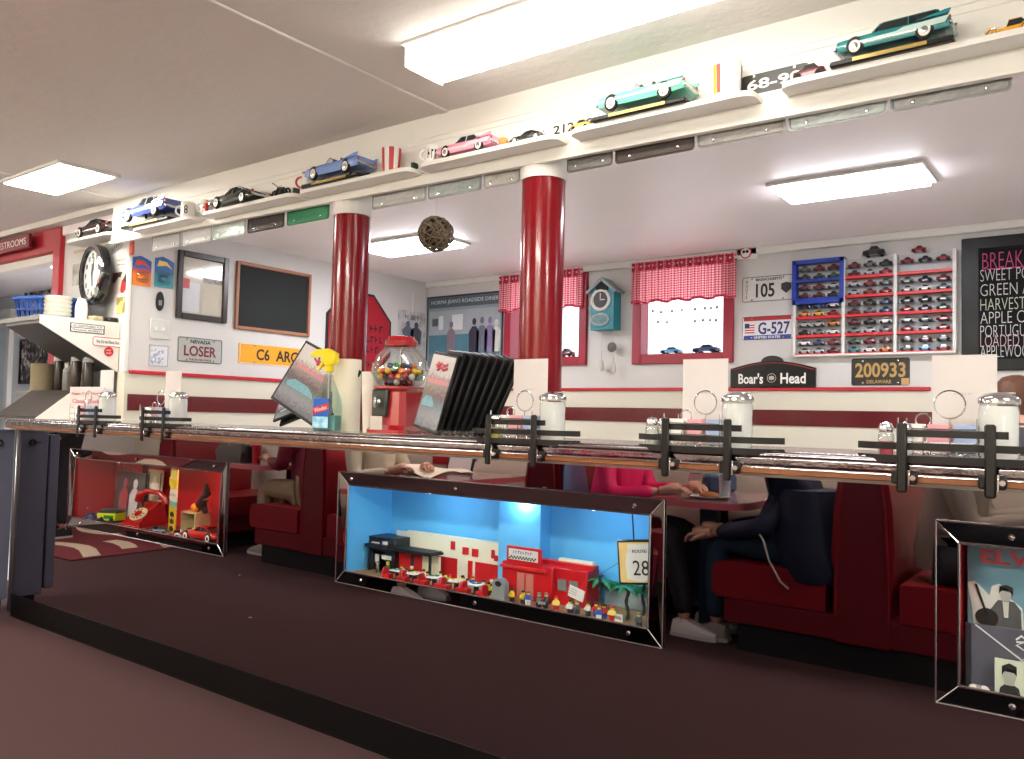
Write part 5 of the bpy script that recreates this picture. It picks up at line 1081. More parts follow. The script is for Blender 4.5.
# black awning on posts
xa, xb = X(370, 2.24), X(436, 2.24); t = thing('toy_awning', 'black ridged toy awning on posts over the counter of the toy diner', 'toy awning', ((xa+xb)/2, 2.24, zf)); w = xb-xa
aw = MB().bx((-w/2, -.03, .088), (w/2, .04, .096))
for k in range(22): aw.bx((-w/2+w*k/22, -.032, .096), (-w/2+w*(k+.6)/22, .04, .100))
aw.build('awning_roof', KB, t)
for u in (-.46, .2, .46): MB().bx((u*w-.004, -.02, 0), (u*w+.004, -.012, .088)).build('awning_post', KB, t)
MB().bx((-.1*w, .02, 0), (.25*w, .03, .085)).build('red_panel', RB, t); MB().bx((-.46*w, .0, .0), (-.25*w, .01, .075), bev=.002).build('white_door', WHITE, t); MB().bx((.25*w, .02, 0), (.49*w, .03, .08)).build('white_panel', WB, t)
# red toy diner
xa, xb = X(504, 2.22), X(590, 2.235); t = thing('toy_diner', 'red toy brick diner with checkered roof sign in the centre display case', 'toy building', ((xa+xb)/2, 2.26, zf)); w = xb-xa
MB().bx((-w*.5, -.05, 0), (w*.12, .045, .115), bev=.002).build('front_block', RB, t); MB().bx((w*.12, -.03, 0), (w*.48, .045, .115), bev=.002).build('side_block', RB, t)
MB().bx((-w*.5, -.062, .096), (w*.06, -.05, .106), bev=.001).build('canopy', mat((206, 40, 44), .35), t); MB().bx((-w*.14, -.0, .115), (w*.5, .03, .128)).build('roof_step', RB, t); MB().bx((w*.05, .02, .128), (w*.45, .04, .136)).build('cream_parapet', WB, t)
MB().bx((-w*.44, -.052, .113), (-.02*w, -.04, .168), bev=.001).build('roof_sign_frame', RB, t); sg = MB().bx((-w*.41, -.054, .125), (-.05*w, -.052, .16)).build('roof_sign', WHITE, t)
for k in range(9):
    for r in range(2): MB().bx((-w*.40+w*.037*k+(r*.018*w), -.0552, .128+.005*r), (-w*.40+w*.037*(k+.5)+(r*.018*w), -.054, .133+.005*r)).build('checker', KB, sg)
marks(sg, 8, w*.24, .010, (-.23*w, -.0545, .150), mat((96, 100, 120), .5))
MB().bx((-w*.30, -.053, 0), (-w*.10, -.05, .085)).build('doorway', mat((196, 120, 110), .3), t); MB().bx((-w*.205, -.055, 0), (-w*.195, -.053, .085)).build('door_bar', RB, t)
for u in (.2, .33): MB().bx((u*w-.016, -.033, .045), (u*w+.016, -.03, .08)).build('toy_window', mat((120, 126, 126), .2), t)
# grey jukebox
t = thing('toy_jukebox', 'grey round topped toy jukebox in front of the red toy diner', 'toy jukebox', (X(501, 2.165), 2.165, zf))
MB().prism([(-.026, 0), (.026, 0), (.026, .045)]+[(.026*cos(a), .045+.022*sin(a)) for a in [pi*i/10 for i in range(1, 10)]]+[(-.026, .045)], -.012, .012).build('jukebox_body', GREYB, t)
MB().prism([(.013*cos(2*pi*i/16), .05+.009*sin(2*pi*i/16)) for i in range(16)], -.0135, -.012).build('dark_dial', KB, t)
# tables and red chairs
def make_table():
    t = thing('toy_table', '', 'toy table', group='white toy tables in the toy diner')
    MB().bx((-.022, -.022, .030), (.022, .022, .035), bev=.001).build('table_top', WHITE, t); MB().bx((-.006, -.006, 0), (.006, .006, .03)).build('table_post', KB, t); MB().bx((-.012, -.012, 0), (.012, .012, .004)).build('table_foot', KB, t)
    return t
def make_chair():
    t = thing('toy_chair', '', 'toy chair', group='red toy chairs in the toy diner')
    MB().bx((-.014, -.014, .0), (.014, .014, .018), bev=.001).build('seat', RB, t); MB().prism([(-.014, .0), (.014, .0), (.014, .032), (.009, .040), (-.009, .040), (-.014, .032)], .010, .016).build('backrest', RB, t)
    return t
tab = cha = None; NO = ['first', 'second', 'third', 'fourth', 'fifth']
xt = [398, 415, 435, 457, 477]
for i, px_ in enumerate(xt):
    lb = '%s white toy table from the left in the toy diner scene' % NO[i]
    if tab is None: tab = make_table(); tab['label'] = lb; o = tab
    else: o = dup(tab, None, lb)
    o.location = (X(px_, 2.165), 2.165, zf)
    for s in (-1, 1):
        lb = 'red toy chair %s the %s toy table from the left' % ('left of' if s < 0 else 'right of', NO[i])
        if cha is None: cha = make_chair(); cha['label'] = lb; o = cha
        else: o = dup(cha, None, lb)
        o.location = (X(px_, 2.165)+s*.034, 2.15, zf); o.rotation_euler = (0, 0, pi*.5*s+pi if s > 0 else -pi*.5+pi)
    MBp = MB().bx((-.014, -.01, .0), (.0, .0, .003)).bx((.003, -.002, 0), (.014, .01, .004)).build('toy_meal', YB_ if i % 2 else GRNB, None, loc=(X(px_, 2.165), 2.165, zf+.035)); tag(MBp, 'tiny toy food on the %s toy table from the left' % NO[i], 'toy food')
# minifigures
SKIN = mat((236, 196, 50), .35, noise=.02)
_mf = {}
def minifig(x, y, label, shirt, legs, hair, rz=0, case=2, s=1.):
    loc = (x, y, zf); key = (shirt, legs, hair)
    if key in _mf: 
        o = dup(_mf[key], loc, label); o.rotation_euler = (0, 0, rz); return o
    t = thing('toy_figure', label, 'toy figure', loc, rz, 'toy figures in the toy diner')
    MB().bx((-.008, -.005, 0), (-.0005, .005, .016), bev=.0008).bx((.0005, -.005, 0), (.008, .005, .016), bev=.0008).build('legs', mat(legs, .4), t)
    m = MB().loft([[(-.0085, -.005, .016), (.0085, -.005, .016), (.0085, .005, .016), (-.0085, .005, .016)], [(-.006, -.0045, .031), (.006, -.0045, .031), (.006, .0045, .031), (-.006, .0045, .031)]])
    for q in (-1, 1): m.tube([(q*.0075, 0, .029), (q*.0105, -.002, .023), (q*.0105, -.008, .019)], .0026, 6)
    m.build('torso', mat(shirt, .4), t)
    MB().lathe([(.0035, .031), (.0055, .0325), (.0055, .039), (.004, .0405), (0, .0405)], 12).build('head', SKIN, t)
    MB().lathe([(.0060, .037), (.0064, .0395), (.0052, .043), (0, .044)], 12).box((0, .004, .036), (.011, .005, .009), bev=.002).build('hair', mat(hair, .4), t)
    _mf[key] = t
    return t
P = [((230, 226, 220), (40, 46, 70), (70, 44, 30)), ((30, 120, 70), (40, 40, 44), (226, 196, 60)), ((200, 40, 44), (60, 80, 150), (40, 30, 26)), ((226, 190, 40), (30, 30, 34), (20, 20, 22)), ((90, 92, 96), (60, 60, 64), (120, 120, 122)), ((60, 90, 170), (224, 224, 220), (150, 70, 40)), ((236, 214, 120), (190, 30, 34), (200, 40, 40)), ((30, 32, 36), (30, 32, 36), (230, 226, 220))]
NMF = ['white shirted', 'green shirted', 'red shirted', 'yellow shirted', 'grey suited', 'blue shirted', 'pale yellow shirted', 'black suited']
figs = [(378, 2.20, 4, 'beside the white toy door'), (388, 2.22, 1, 'under the black awning, leftmost'), (402, 2.21, 6, 'under the awning left of a waiter'), (412, 2.215, 7, 'under the awning centre'), (424, 2.20, 0, 'under the awning right side'), (441, 2.215, 3, 'behind the third toy table'), (450, 2.19, 6, 'between the third and fourth toy tables, back'), (446, 2.17, 1, 'between the third and fourth toy tables, front'), (463, 2.21, 3, 'behind the fourth toy table'), (468, 2.18, 0, 'right of the fourth toy table'), (473, 2.225, 5, 'by the cream wall right of the fourth toy table'), (484, 2.20, 2, 'behind the fifth toy table'), (489, 2.18, 3, 'right of the fifth toy table'), (492, 2.22, 7, 'at the red toy diner corner'), (428, 2.18, 2, 'between the second and third toy tables'), (407, 2.175, 0, 'between the first and second toy tables'),
        (513, 2.155, 3, 'left one of the pair before the toy diner door'), (524, 2.155, 3, 'right one of the pair before the toy diner door'), (529, 2.16, 5, 'beside the yellow pair at the toy diner'), (540, 2.165, 4, 'beside the toy motorcycle'), (547, 2.175, 4, 'behind the toy motorcycle'), (557, 2.155, 6, 'left of the white tilted sign'), (571, 2.145, 0, 'front row under the white tilted sign'), (578, 2.15, 4, 'front row right of the white tilted sign'), (589, 2.16, 0, 'left of the red trio under the palms'), (597, 2.17, 2, 'back of the red trio under the palms'), (600, 2.14, 5, 'small one in front of the red trio'), (605, 2.165, 2, 'middle of the red trio under the palms'), (613, 2.16, 6, 'right of the red trio under the palms'), (640, 2.14, 4, 'right corner in front of the green tree')]
for px_, y, k, w_ in figs: minifig(X(px_, y), y, '%s toy figure %s' % (NMF[k], w_), *P[k], rz=(px_ % 7-3)*.25)
# small toy motorcycle, white tilted sign, palms, wire with a dark figure, road sign
t = thing('toy_motorcycle', 'grey toy motorcycle in front of the red toy diner', 'toy motorcycle', (X(543, 2.15), 2.15, zf))
for x in (-.014, .014): MB().ring((x, 0, .009), .007, .0028, 'y', 14).build('wheel', KB, t)
MB().box((0, 0, .015), (.03, .008, .008), bev=.002).tube([(-.014, 0, .009), (-.010, 0, .024), (-.010, .007, .026)], .0016, 6).build('motorcycle_frame', GREYB, t)
t = thing('toy_sign', 'tilted white toy sign with small print right of the toy diner', 'toy sign', (X(573, 2.15), 2.15, zf)); MB().bx((-.003, .0, 0), (.003, .005, .05)).build('sign_post', GRNB, t)
MB().box((0, -.003, .066), (.055, .003, .034), T=Matrix.Rotation(.25, 4, 'Y')).build('sign_face', WHITE, t)
for z in (.074, .067, .060): MB().box((-.016, -.005, z), (.036, .0008, .0018), T=Matrix.Rotation(.25, 4, 'Y')).build('sign_print', GREYB, t)
def palm(px_, y, h, label, n=6):
    t = thing('toy_palm', label, 'toy palm tree', (X(px_, y), y, zf))
    MB().loft_ring([V((.004*sin(k), 0, h*k/8)) for k in range(9)], [.006 if k % 2 else .0045 for k in range(9)], 8).build('trunk', mat((50, 56, 40), .5), t)
    for i in range(n):
        a = 2*pi*i/n+.3; L_ = .06
        pts = [(L_*u*cos(a), L_*u*sin(a)*.55, h+.012*sin(pi*u*.9)-.018*u*u) for u in (0, .25, .5, .75, 1)]
        m = MB(); wd_ = (.004, .010, .012, .009, .001); vs = []
        for (x, y_, z), q in zip(pts, wd_): vs += [(x-q*sin(a), y_+q*cos(a), z-.003), (x, y_, z+.002), (x+q*sin(a), y_-q*cos(a), z-.003)]
        m.add(vs, [(j*3+c, j*3+c+1, j*3+c+4, j*3+c+3) for j in range(4) for c in (0, 1)]); m.build('frond', GRNB, t)
palm(602, 2.25, .088, 'green toy palm nearest the red toy diner'); palm(628, 2.2, .088, 'dark green toy palm in the right part of the toy scene'); palm(644, 2.28, .10, 'toy palm at the far right back of the toy scene')
blk((X(606, 2.33), 2.325, zf), (x1-.008, 2.335, zf+.055), mat((150, 160, 156), .4), 'toy_wall', 'low grey toy wall behind the toy palms', 'toy wall'); blk((X(600, 2.33), 2.318, zf+.0555), (x1-.008, 2.338, zf+.078), GRNB, 'toy_hedge', 'green toy hedge strip on the low grey toy wall', 'toy hedge')
t = thing('toy_shop_sign', 'white numbered toy sign by the right toy palm', 'toy sign', (X(618, 2.16), 2.16, zf)); MB().bx((-.018, 0, .0), (.018, .003, .022)).build('sign_face', WHITE, t); text(t, '1950s', .01, (0, -.001, .012), KB, width=.028)
t = thing('road_sign', 'black framed route sign reading 28 hanging in the right end of the case', 'road sign', (X(640, 2.17)-.01, 2.17, zf+.118), rot=(0, -.08, .25)); t.scale = (1.2, 1.2, 1.2)
MB().bx((-.042, -.006, -.003), (.05, .006, .105), bev=.002).build('sign_frame', KB, t); MB().bx((-.037, -.008, .003), (.045, -.006, .099)).build('sign_face', mat((226, 196, 130), .5), t)
MB().prism([(-.02, .012), (.012, .004), (.042, .012), (.046, .055), (.042, .094), (-.014, .094), (-.022, .05)], -.0095, -.008).build('shield', WHITE, t); text(t, '28', .04, (.016, -.0105, .038), KB, width=.04, height=.036); text(t, 'ROUTE', .015, (.014, -.0105, .078), KB, width=.034); MB().tube([(0, 0, .105), (0, 0, (Z2T-zf-.118)/1.2)], .002, 6).build('hanger', KB, t)
pA = V((X(597, 2.2), 2.2, zf+.115)); pB = V((X(640, 2.17), 2.17, zf+.215))
t = MB().tube([pA-pA, pB-pA], .0009, 5).build('thin_wire', KB, None, loc=pA); tag(t, 'thin dark wire from the toy diner roof to the route sign', 'wire')
t = thing('hanging_figure', 'small dark toy figure sliding on the thin wire above the palms', 'toy figure', pA+(pB-pA)*.08+V((0, 0, -.030))); MB().ball((0, 0, .022), .006, 10).build('head', KB, t); MB().tube([(0, 0, .018), (0, 0, .0), (-.006, 0, -.012)], .0035, 6).tube([(0, 0, .012), (.01, 0, .028)], .002, 5).build('body', KB, t)
point((px+.02, YM+.15, Z2T-.03), .8, (235, 245, 255), .012); point((x0+.35, YM+.06, Z2T-.02), 1.1, (225, 240, 255), .012); point((x1-.22, YM+.06, Z2T-.02), .9, (225, 240, 255), .012)

# ================================================================ LEFT DISPLAY CASE
x0, x1 = CASES[0][0]+.05, CASES[0][1]-.05; zf = Z1F; yb = YM+.24
X = lambda px_, y: PY(px_, 505, y).x
SD = mat((178, 26, 34), .45, noise=.1, nscale=6)
t = MB().grid(lambda u, v: (x0+.004+.34*u*.9, yb-.006-.02*abs(sin(u*9+v*2))-.02*v*u, zf+.02+(Z1T-zf-.024)*v), 40, 14).build('red_drape', SD, None, 80); tag(t, 'draped red satin cloth covering the left back of the left display case', 'cloth')
def stand_pic(label, pxa, pxb, z0, z1, y, m, nm='photo_print', cat='photo', lean=.12, parts=()):
    xa, xb = X(pxa, y), X(pxb, y); w, h = xb-xa, z1-z0
    t = thing(nm, label, cat, ((xa+xb)/2, y, z0), rot=(-lean, 0, 0)); MB().bx((-w/2, -.003, 0), (w/2, .003, h)).build('print', m, t)
    return t, w, h
t, w, h = stand_pic('grey photo of two figures leaning at the back of the left display case', 113, 141, zf, zf+.25, 2.28, mat((66, 62, 66), .3, coat=.5), lean=.1)
for u, c in ((-.18, (150, 70, 74)), (.18, (196, 192, 196))): MB().prism([(u*w-.035, .02), (u*w+.035, .02), (u*w+.045, .13), (u*w+.02, .165), (u*w-.02, .165), (u*w-.045, .13)], -.0042, -.003).ball((u*w, -.0035, .19), (.022, .001, .026), 12).build('pictured_figure', mat(c, .4, noise=.35, nscale=50), t)
t, w, h = stand_pic('small cream framed picture of a pale vase shape in the left display case', 146, 161, zf+.11, zf+.27, 2.32, mat((186, 176, 150), .4), nm='framed_picture', cat='picture', lean=.05)
MB().prism([(-.02, .03), (.02, .03), (.03, .08), (.008, .13), (-.008, .13), (-.03, .08)], -.0042, -.003).build('vase_shape', mat((220, 216, 206), .5), t); MB().bx((-w*.42, -.0045, .012), (-w*.36, -.003, h-.012)).bx((w*.36, -.0045, .012), (w*.42, -.003, h-.012)).build('inner_line', mat((90, 84, 70), .5), t)
blk((X(146, 2.31), 2.295, zf), (X(160, 2.31), 2.335, zf+.105), mat((120, 90, 70), .5), 'wooden_block', 'brown block under the small cream framed picture', 'block')
# red telephone
t = thing('telephone', 'old red telephone with curved handset in the left display case', 'telephone', (X(145, 2.23), 2.235, zf), rz=1.85); t.scale = (.95, 1.05, 1.05); TR = mat((168, 26, 24), .2, coat=.7, noise=.03)
MB().loft([[(-.10, -.05*1, 0), (.10, -.05, 0), (.10, .06, 0), (-.10, .06, 0)], [(-.098, -.05, .02), (.10, -.05, .02), (.10, .06, .02), (-.098, .06, .02)], [(-.02, -.036, .075), (.088, -.036, .095), (.088, .045, .095), (-.02, .045, .075)], [(.02, -.03, .085), (.07, -.03, .11), (.07, .04, .11), (.02, .04, .085)]]).build('phone_body', TR, t)
Td = Matrix.Translation((-.045, -.0, .056)) @ Matrix.Rotation(-.62, 4, 'Y')
d = MB().lathe([(.042, 0), (.044, .006), (.036, .008), (.0, .008)], 28, T=Td).build('dial_ring', mat((206, 196, 150), .35), t); MB().lathe([(.020, .008), (.02, .010), (0, .010)], 20, T=Td).build('dial_center', TR, d)
for k in range(9): MB().cyl((.030*cos(k*.6), .030*sin(k*.6), .0075), (.030*cos(k*.6), .030*sin(k*.6), .0092), .0055, n=10, T=Td).build('finger_hole', mat((120, 50, 40), .4), d)
MB().loft_ring([V((.045, -.085, .105)), V((.04, -.08, .135)), V((.04, -.04, .155)), V((.04, .03, .16)), V((.04, .075, .14)), V((.045, .085, .11))], [.022, .02, .013, .013, .02, .022], 12).build('handset', TR, t)
# yellow green toy, tall yellow board, dark sculpture, cream box, race car, small toys
t = thing('toy_truck', 'yellow green toy truck left of the red telephone', 'toy truck', (X(113, 2.19), 2.19, zf), rz=.3); LIME = mat((198, 210, 20), .3, coat=.5)
MB().loft([[(-.06, -.035, .012), (.05, -.035, .012), (.05, .035, .012), (-.06, .035, .012)], [(-.065, -.036, .045), (.055, -.036, .05), (.055, .036, .05), (-.065, .036, .045)]]).build('truck_body', LIME, t); MB().bx((-.06, -.03, .046), (.05, .03, .066), bev=.004).build('dark_bed', KB, t); MB().bx((-.02, -.0375, .02), (.04, -.035, .038)).build('side_print', GRNB, t)
for x in (-.035, .03): MB().cyl((x, -.038, .014), (x, .038, .014), .014, n=14).build('axle_wheels', KB, t)
zt = PY(174, 468, 2.18).z; hb = zt-zf; t = thing('tall_toy_board', 'tall narrow yellow, white and black board standing in the left case', 'toy board', (X(173, 2.18), 2.18, zf), rot=(.05, .1, 0)); 
for z0_, z1_, c, nm in ((0, .42, (220, 180, 40), 'lower_panel'), (.42, .5, (120, 170, 160), 'teal_panel'), (.5, .68, (226, 216, 200), 'white_panel'), (.68, 1., (236, 206, 120), 'upper_panel')): MB().bx((-.028, -.004, z0_*hb), (.028, .004, z1_*hb), bev=.001).build(nm, mat(c, .35), t)
for k in range(3): MB().prism([(-.016, hb*(.06+.11*k)), (0, hb*(.04+.11*k)), (.016, hb*(.06+.11*k)), (.016, hb*(.1+.11*k)), (0, hb*(.13+.11*k)), (-.016, hb*(.1+.11*k))], -.0055, -.004).build('black_emblem', KB, t)
MB().prism([(-.03, hb*.74), (.0, hb*.70), (.034, hb*.78), (.036, hb*.86), (.0, hb*.84), (-.03, hb*.86)], -.008, -.004).build('yellow_badge', YB_, t); marks(t, 4, .04, .012, (0, -.0045, hb*.6), REDTXT)
t = thing('cream_box', 'open cream box at the right of the left display case', 'box', (X(196, 2.25), 2.25, zf)); CB = mat((200, 186, 140), .5)
MB().bx((-.06, -.04, 0), (.06, .04, .006)).build('box_floor', CB, t); MB().bx((-.06, -.04, .006), (-.054, .04, .10)).build('box_side', CB, t); MB().bx((.054, -.04, .006), (.06, .04, .10)).build('box_side', CB, t); MB().bx((-.054, .034, .006), (.054, .04, .10)).build('box_back', CB, t); MB().bx((-.06, -.04, .10), (.06, .04, .106)).build('box_top', CB, t)
o = MB().box((0, 0, .012), (.04, .03, .024), bev=.005).build('dark_toy', KB, None, loc=(X(196, 2.25), 2.23, zf+.006)); tag(o, 'dark toy lying inside the open cream box', 'toy')
t = thing('sculpture', 'black jagged sculpture with orange part on top of the cream box', 'sculpture', (X(203, 2.26), 2.25, zf+.106)); MB().ball((-.03, -.01, .02), (.024, .02, .02), 12).build('orange_part', mat((236, 140, 30), .35), t)
MB().loft_ring([V((-.04, 0, .0)), V((-.01, 0, .035)), V((.0, .0, .06)), V((.03, .01, .09)), V((.035, .0, .14))], [.012, .022, .012, .02, .006], 7).loft_ring([V((.04, -.0, .0)), V((.02, 0, .03)), V((.045, -.01, .06)), V((.06, 0, .065))], [.012, .016, .01, .003], 7).build('black_part', KB, t)
model_car('toy_race_car', 'red toy race car at the right front of the left display case', (X(205, 2.17), 2.175, zf), .25, 'fast', (190, 30, 26), rz=.1)
for px_, y, c, lb in ((92, 2.17, 'blue', 'small purple blue toy car at the left front of the left display case'), (99, 2.2, 'silver', 'small silver toy car behind the blue one in the left display case'), (104, 2.16, 'maroon', 'small maroon toy car left of the yellow green truck'), (156, 2.14, 'blue', 'blue toy car in front of the red telephone'), (163, 2.145, 'grey', 'grey toy car left of the tall board foot'), (178, 2.14, 'red', 'small red toy car right of the tall board foot'), (184, 2.15, 'silver', 'silver toy car beside the small red one in the left case'), (192, 2.145, 'green', 'small green toy car in front of the cream box')):
    toy(c, (X(px_, y), y, zf), lb, .07, 'small toy cars in the left display case', rz=(px_ % 5-2)*.3)
t = thing('toy_figure', 'purple dressed small toy figure at the left end of the left display case', 'toy figure', (X(87, 2.2), 2.2, zf)); MB().lathe([(.014, 0), (.010, .03), (.006, .04)], 12).build('dress', mat((96, 60, 130), .4), t); MB().ball((0, 0, .048), .009, 12).build('head', mat((220, 180, 150), .5), t)
point((x1-.28, YM+.10, Z1T-.025), .9, (255, 205, 150), .012); point((x0+.35, YM+.05, Z1T-.02), .22, (255, 220, 190), .012)

# ================================================================ RIGHT DISPLAY CASE
x0 = CASES[2][0]+.05; zf = Z3F
X = lambda px_, y: PY(px_, 620, y).x
def card3(label, xa, w, z0, z1, y, m, nm, cat): t = thing(nm, label, cat, (xa+w/2, y, z0)); h = z1-z0; MB().bx((-w/2, -.003, 0), (w/2, .003, h)).build('sleeve', m, t); return t, h
xa = X(968, 2.22); t, h = card3('blue grey record sleeve with pink lettering and a man holding a guitar', xa, .31, zf, Z3T-.012, 2.22, ramp_mat(((0, (150, 96, 92)), (.35, (130, 130, 136)), (.6, (118, 146, 158)), (1, (110, 150, 168))), .3, 'grad', .3, coat=.5), 'record_sleeve', 'record sleeve')
text(t, 'ELVIS', .06, (-.058, -.0045, h*.90), mat((206, 74, 88), .4), width=.14, height=.032, bold=.002)
TS = Matrix.Translation((-.078, 0, .105)) @ Matrix.Diagonal((.5, 1, .5, 1))
MB().prism([(-.155+.02, .12), (-.155+.0, .24), (-.155+.03, .25), (-.155+.09, .19), (-.155+.10, .235), (-.155+.13, .25), (-.155+.16, .23), (-.155+.17, .19), (-.155+.22, .15), (-.155+.23, .0), (-.155+.03, .0)], -.0045, -.003, T=TS).build('white_cutout', mat((216, 214, 208), .4), t)
for pts, c, nm in (([(-.07, .0), (.065, .0), (.06, .14), (.035, .175), (-.03, .175), (-.06, .13)], (84, 84, 86), 'pictured_jacket'), ([(-.015, .175), (.018, .175), (.024, .205), (.012, .232), (-.012, .232), (-.022, .205)], (176, 172, 166), 'pictured_face'), ([(-.026, .205), (-.014, .222), (.02, .218), (.028, .20), (.03, .236), (.004, .248), (-.024, .24)], (22, 22, 24), 'pictured_hair'), ([(-.125, .235), (-.115, .238), (-.07, .10), (-.078, .095)], (30, 28, 28), 'pictured_guitar_neck'), ([(2*.017*cos(a)*1.4-.075, .09+.042*sin(a)) for a in [2*pi*i/16 for i in range(16)]], (36, 34, 34), 'pictured_guitar_body'), ([(-.006, .10), (.01, .10), (.014, .172), (-.012, .172)], (200, 196, 190), 'pictured_shirt')):
    MB().prism(pts, -.0060 if 'jacket' in nm else -.0075, -.004, T=TS).build(nm, mat(c, .45, noise=.15, nscale=60), t)
xa = X(966, 2.17); t, h = card3('dark grey music case with a dancer line drawing before the record sleeve', xa, .20, zf, zf+.142, 2.165, mat((92, 92, 104), .3, noise=.15, nscale=12, coat=.6), 'music_case', 'music case')
MB().tube([(x, -.004, z) for x, z in ((.0, .12), (.01, .13), (.02, .12), (.0, .108), (.03, .09), (.0, .07), (.05, .05))], .0025, 6).tube([(-.08, -.004, .14), (.09, -.004, .02)], .0018, 6).tube([(.0, -.004, .115), (.04, -.004, .12)], .0022, 6).build('line_drawing', mat((206, 206, 210), .4), t)
MB().bx((-.1, -.0045, 0), (-.088, -.003, .142)).build('case_spine', mat((56, 54, 60), .3), t); MB().bx((.05, -.0045, .115), (.095, -.003, .132)).build('white_label', mat((200, 200, 200), .4), t)
xa = X(995, 2.145); t, h = card3('small pale portrait card of a dark haired man in front of the music case', xa, .10, zf, zf+.078, 2.14, mat((206, 210, 190), .4), 'portrait_card', 'portrait card')
for pts, c, nm in (([(-.042, .0), (.0, .0), (-.004, .02), (-.014, .026), (-.03, .026), (-.04, .016)], (40, 40, 42), 'pictured_jacket'), ([(-.030, .024), (-.014, .024), (-.009, .044), (-.014, .058), (-.030, .058), (-.034, .044)], (168, 166, 156), 'pictured_face'), ([(-.036, .044), (-.031, .054), (-.013, .052), (-.008, .046), (-.008, .066), (-.022, .072), (-.036, .064)], (22, 22, 24), 'pictured_hair')): MB().prism(pts, -.0045 if 'jacket' in nm else -.0052, -.003).build(nm, mat(c, .5), t)
MB().bx((.006, -.0042, .05), (.044, -.003, .056)).bx((.006, -.0042, .03), (.03, -.003, .036)).build('card_print', mat((120, 116, 90), .5), t)
for k in range(3): o = MB().ball((0, 0, .008), (.011, .009, .008), 10).build('pebble', mat((120, 116, 118) if k % 2 else (190, 186, 180), .4), None, loc=(X(974+5*k, 2.125), 2.125, zf)); tag(o, '%s small grey pebble at the foot of the dark music case' % ['left', 'middle', 'right'][k], 'pebble')
point((.0, YM+.05, Z3T-.02), .3, (255, 244, 230), .012)
# ================================================================ BOOTHS BEHIND THE CAMERA (seen in the mirror front)
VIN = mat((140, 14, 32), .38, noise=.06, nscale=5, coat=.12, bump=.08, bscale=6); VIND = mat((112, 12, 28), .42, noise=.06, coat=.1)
def booth(xc, label, sides=(-1, 1), y=-.6):
    t = thing('booth', label, 'booth', (xc, y, 0), group='red vinyl booths')
    D0, D1 = -.22, .59          # wall end and aisle end
    for s in sides:
        sg = lambda a: s*a
        MB().bx((min(sg(.15), sg(.62)), D0, 0), (max(sg(.15), sg(.62)), D1-.02, .14)).build('kick_base', BLACKM, t)
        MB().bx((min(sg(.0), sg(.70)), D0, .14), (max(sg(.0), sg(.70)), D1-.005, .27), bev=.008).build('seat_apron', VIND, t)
        pf = [(.17, .272), (.74, .272), (.765, .30), (.765, .42), (.74, .452), (.64, .462), (.3, .458), (.17, .45)]
        MB().prism([(sg(a), z) for a, z in pf], D0, D1-.0).build('seat_cushion', VIN, t)
        bk = [(.0, .27), (.12, .27), (.14, .46), (.145, .60), (.135, .80), (.115, .94), (.075, 1.01), (.0, 1.03)]
        MB().prism([(sg(a), z) for a, z in bk], D0, D1-.015).build('back_cushion', VIN, t)
    MB().bx((-.15, D0, 0), (.15, D1-.02, .14)).build('kick_base', BLACKM, t)
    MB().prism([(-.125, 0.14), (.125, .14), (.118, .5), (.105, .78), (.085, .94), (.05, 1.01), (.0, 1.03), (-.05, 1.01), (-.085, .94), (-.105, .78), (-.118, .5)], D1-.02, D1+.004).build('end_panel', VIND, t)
    MB().tube([(x, D1+.003, z) for x, z in ((.122, .27), (.119, .5), (.107, .78), (.087, .94), (.05, 1.012), (0, 1.032), (-.05, 1.012), (-.087, .94), (-.107, .78), (-.119, .5), (-.122, .27))], .008, 8).build('welt', VIN, t)
    return t
booth(-1.045, 'red vinyl double booth nearest the photographer, reflected at the right of the bar'); booth(-2.94, 'red vinyl double booth with its back beside the window'); booth(-4.93, 'red vinyl double booth reflected between the two left display cases', y=-.46); booth(-6.95, 'farthest left red vinyl double booth along the aisle', y=-.46)
def booth_table(xc, label, y=-.62):
    t = thing('booth_table', label, 'table', (xc, y, 0), group='booth tables')
    pl = [(-.33, -.20), (.33, -.20), (.33, .42)]+[(.33-.16+.16*cos(a), .42+.16*sin(a)) for a in (pi/8, pi/4, 3*pi/8, pi/2)]+[(-.33+.16-.16*sin(a), .42+.16*cos(a)) for a in (0, pi/8, pi/4, 3*pi/8)]+[(-.33, .42)]
    MB().prism(pl, .738, .762, ax='z').build('table_top', mat((186, 150, 150), .12, noise=.1, nscale=14, coat=.5), t)
    MB().prism([(x*1.012, y+.004*(1 if y > 0 else -1)) for x, y in pl], .722, .757, ax='z').build('table_edge', mat((206, 104, 114), .3), t)
    MB().cyl((0, .05, .02), (0, .05, .722), .04, n=18).build('table_post', BLACKM, t); MB().bx((-.3, .01, 0), (.3, .09, .02), bev=.006).bx((-.04, -.19, 0), (.04, .2, .02), bev=.006).build('table_foot', BLACKM, t)
    return t
TEALP = mat((24, 56, 72), .5, noise=.1)
TB = [booth_table(-1.99, 'pink edged booth table between the pink and the navy dressed people'), booth_table(-3.95, 'pink edged booth table under the white paper bag'), booth_table(-5.9, 'pink edged booth table beside the person in khaki trousers', -.48)]
MB().bx((.02, .36, 0), (.125, .42, .722), bev=.006).build('end_support', TEALP, TB[0])
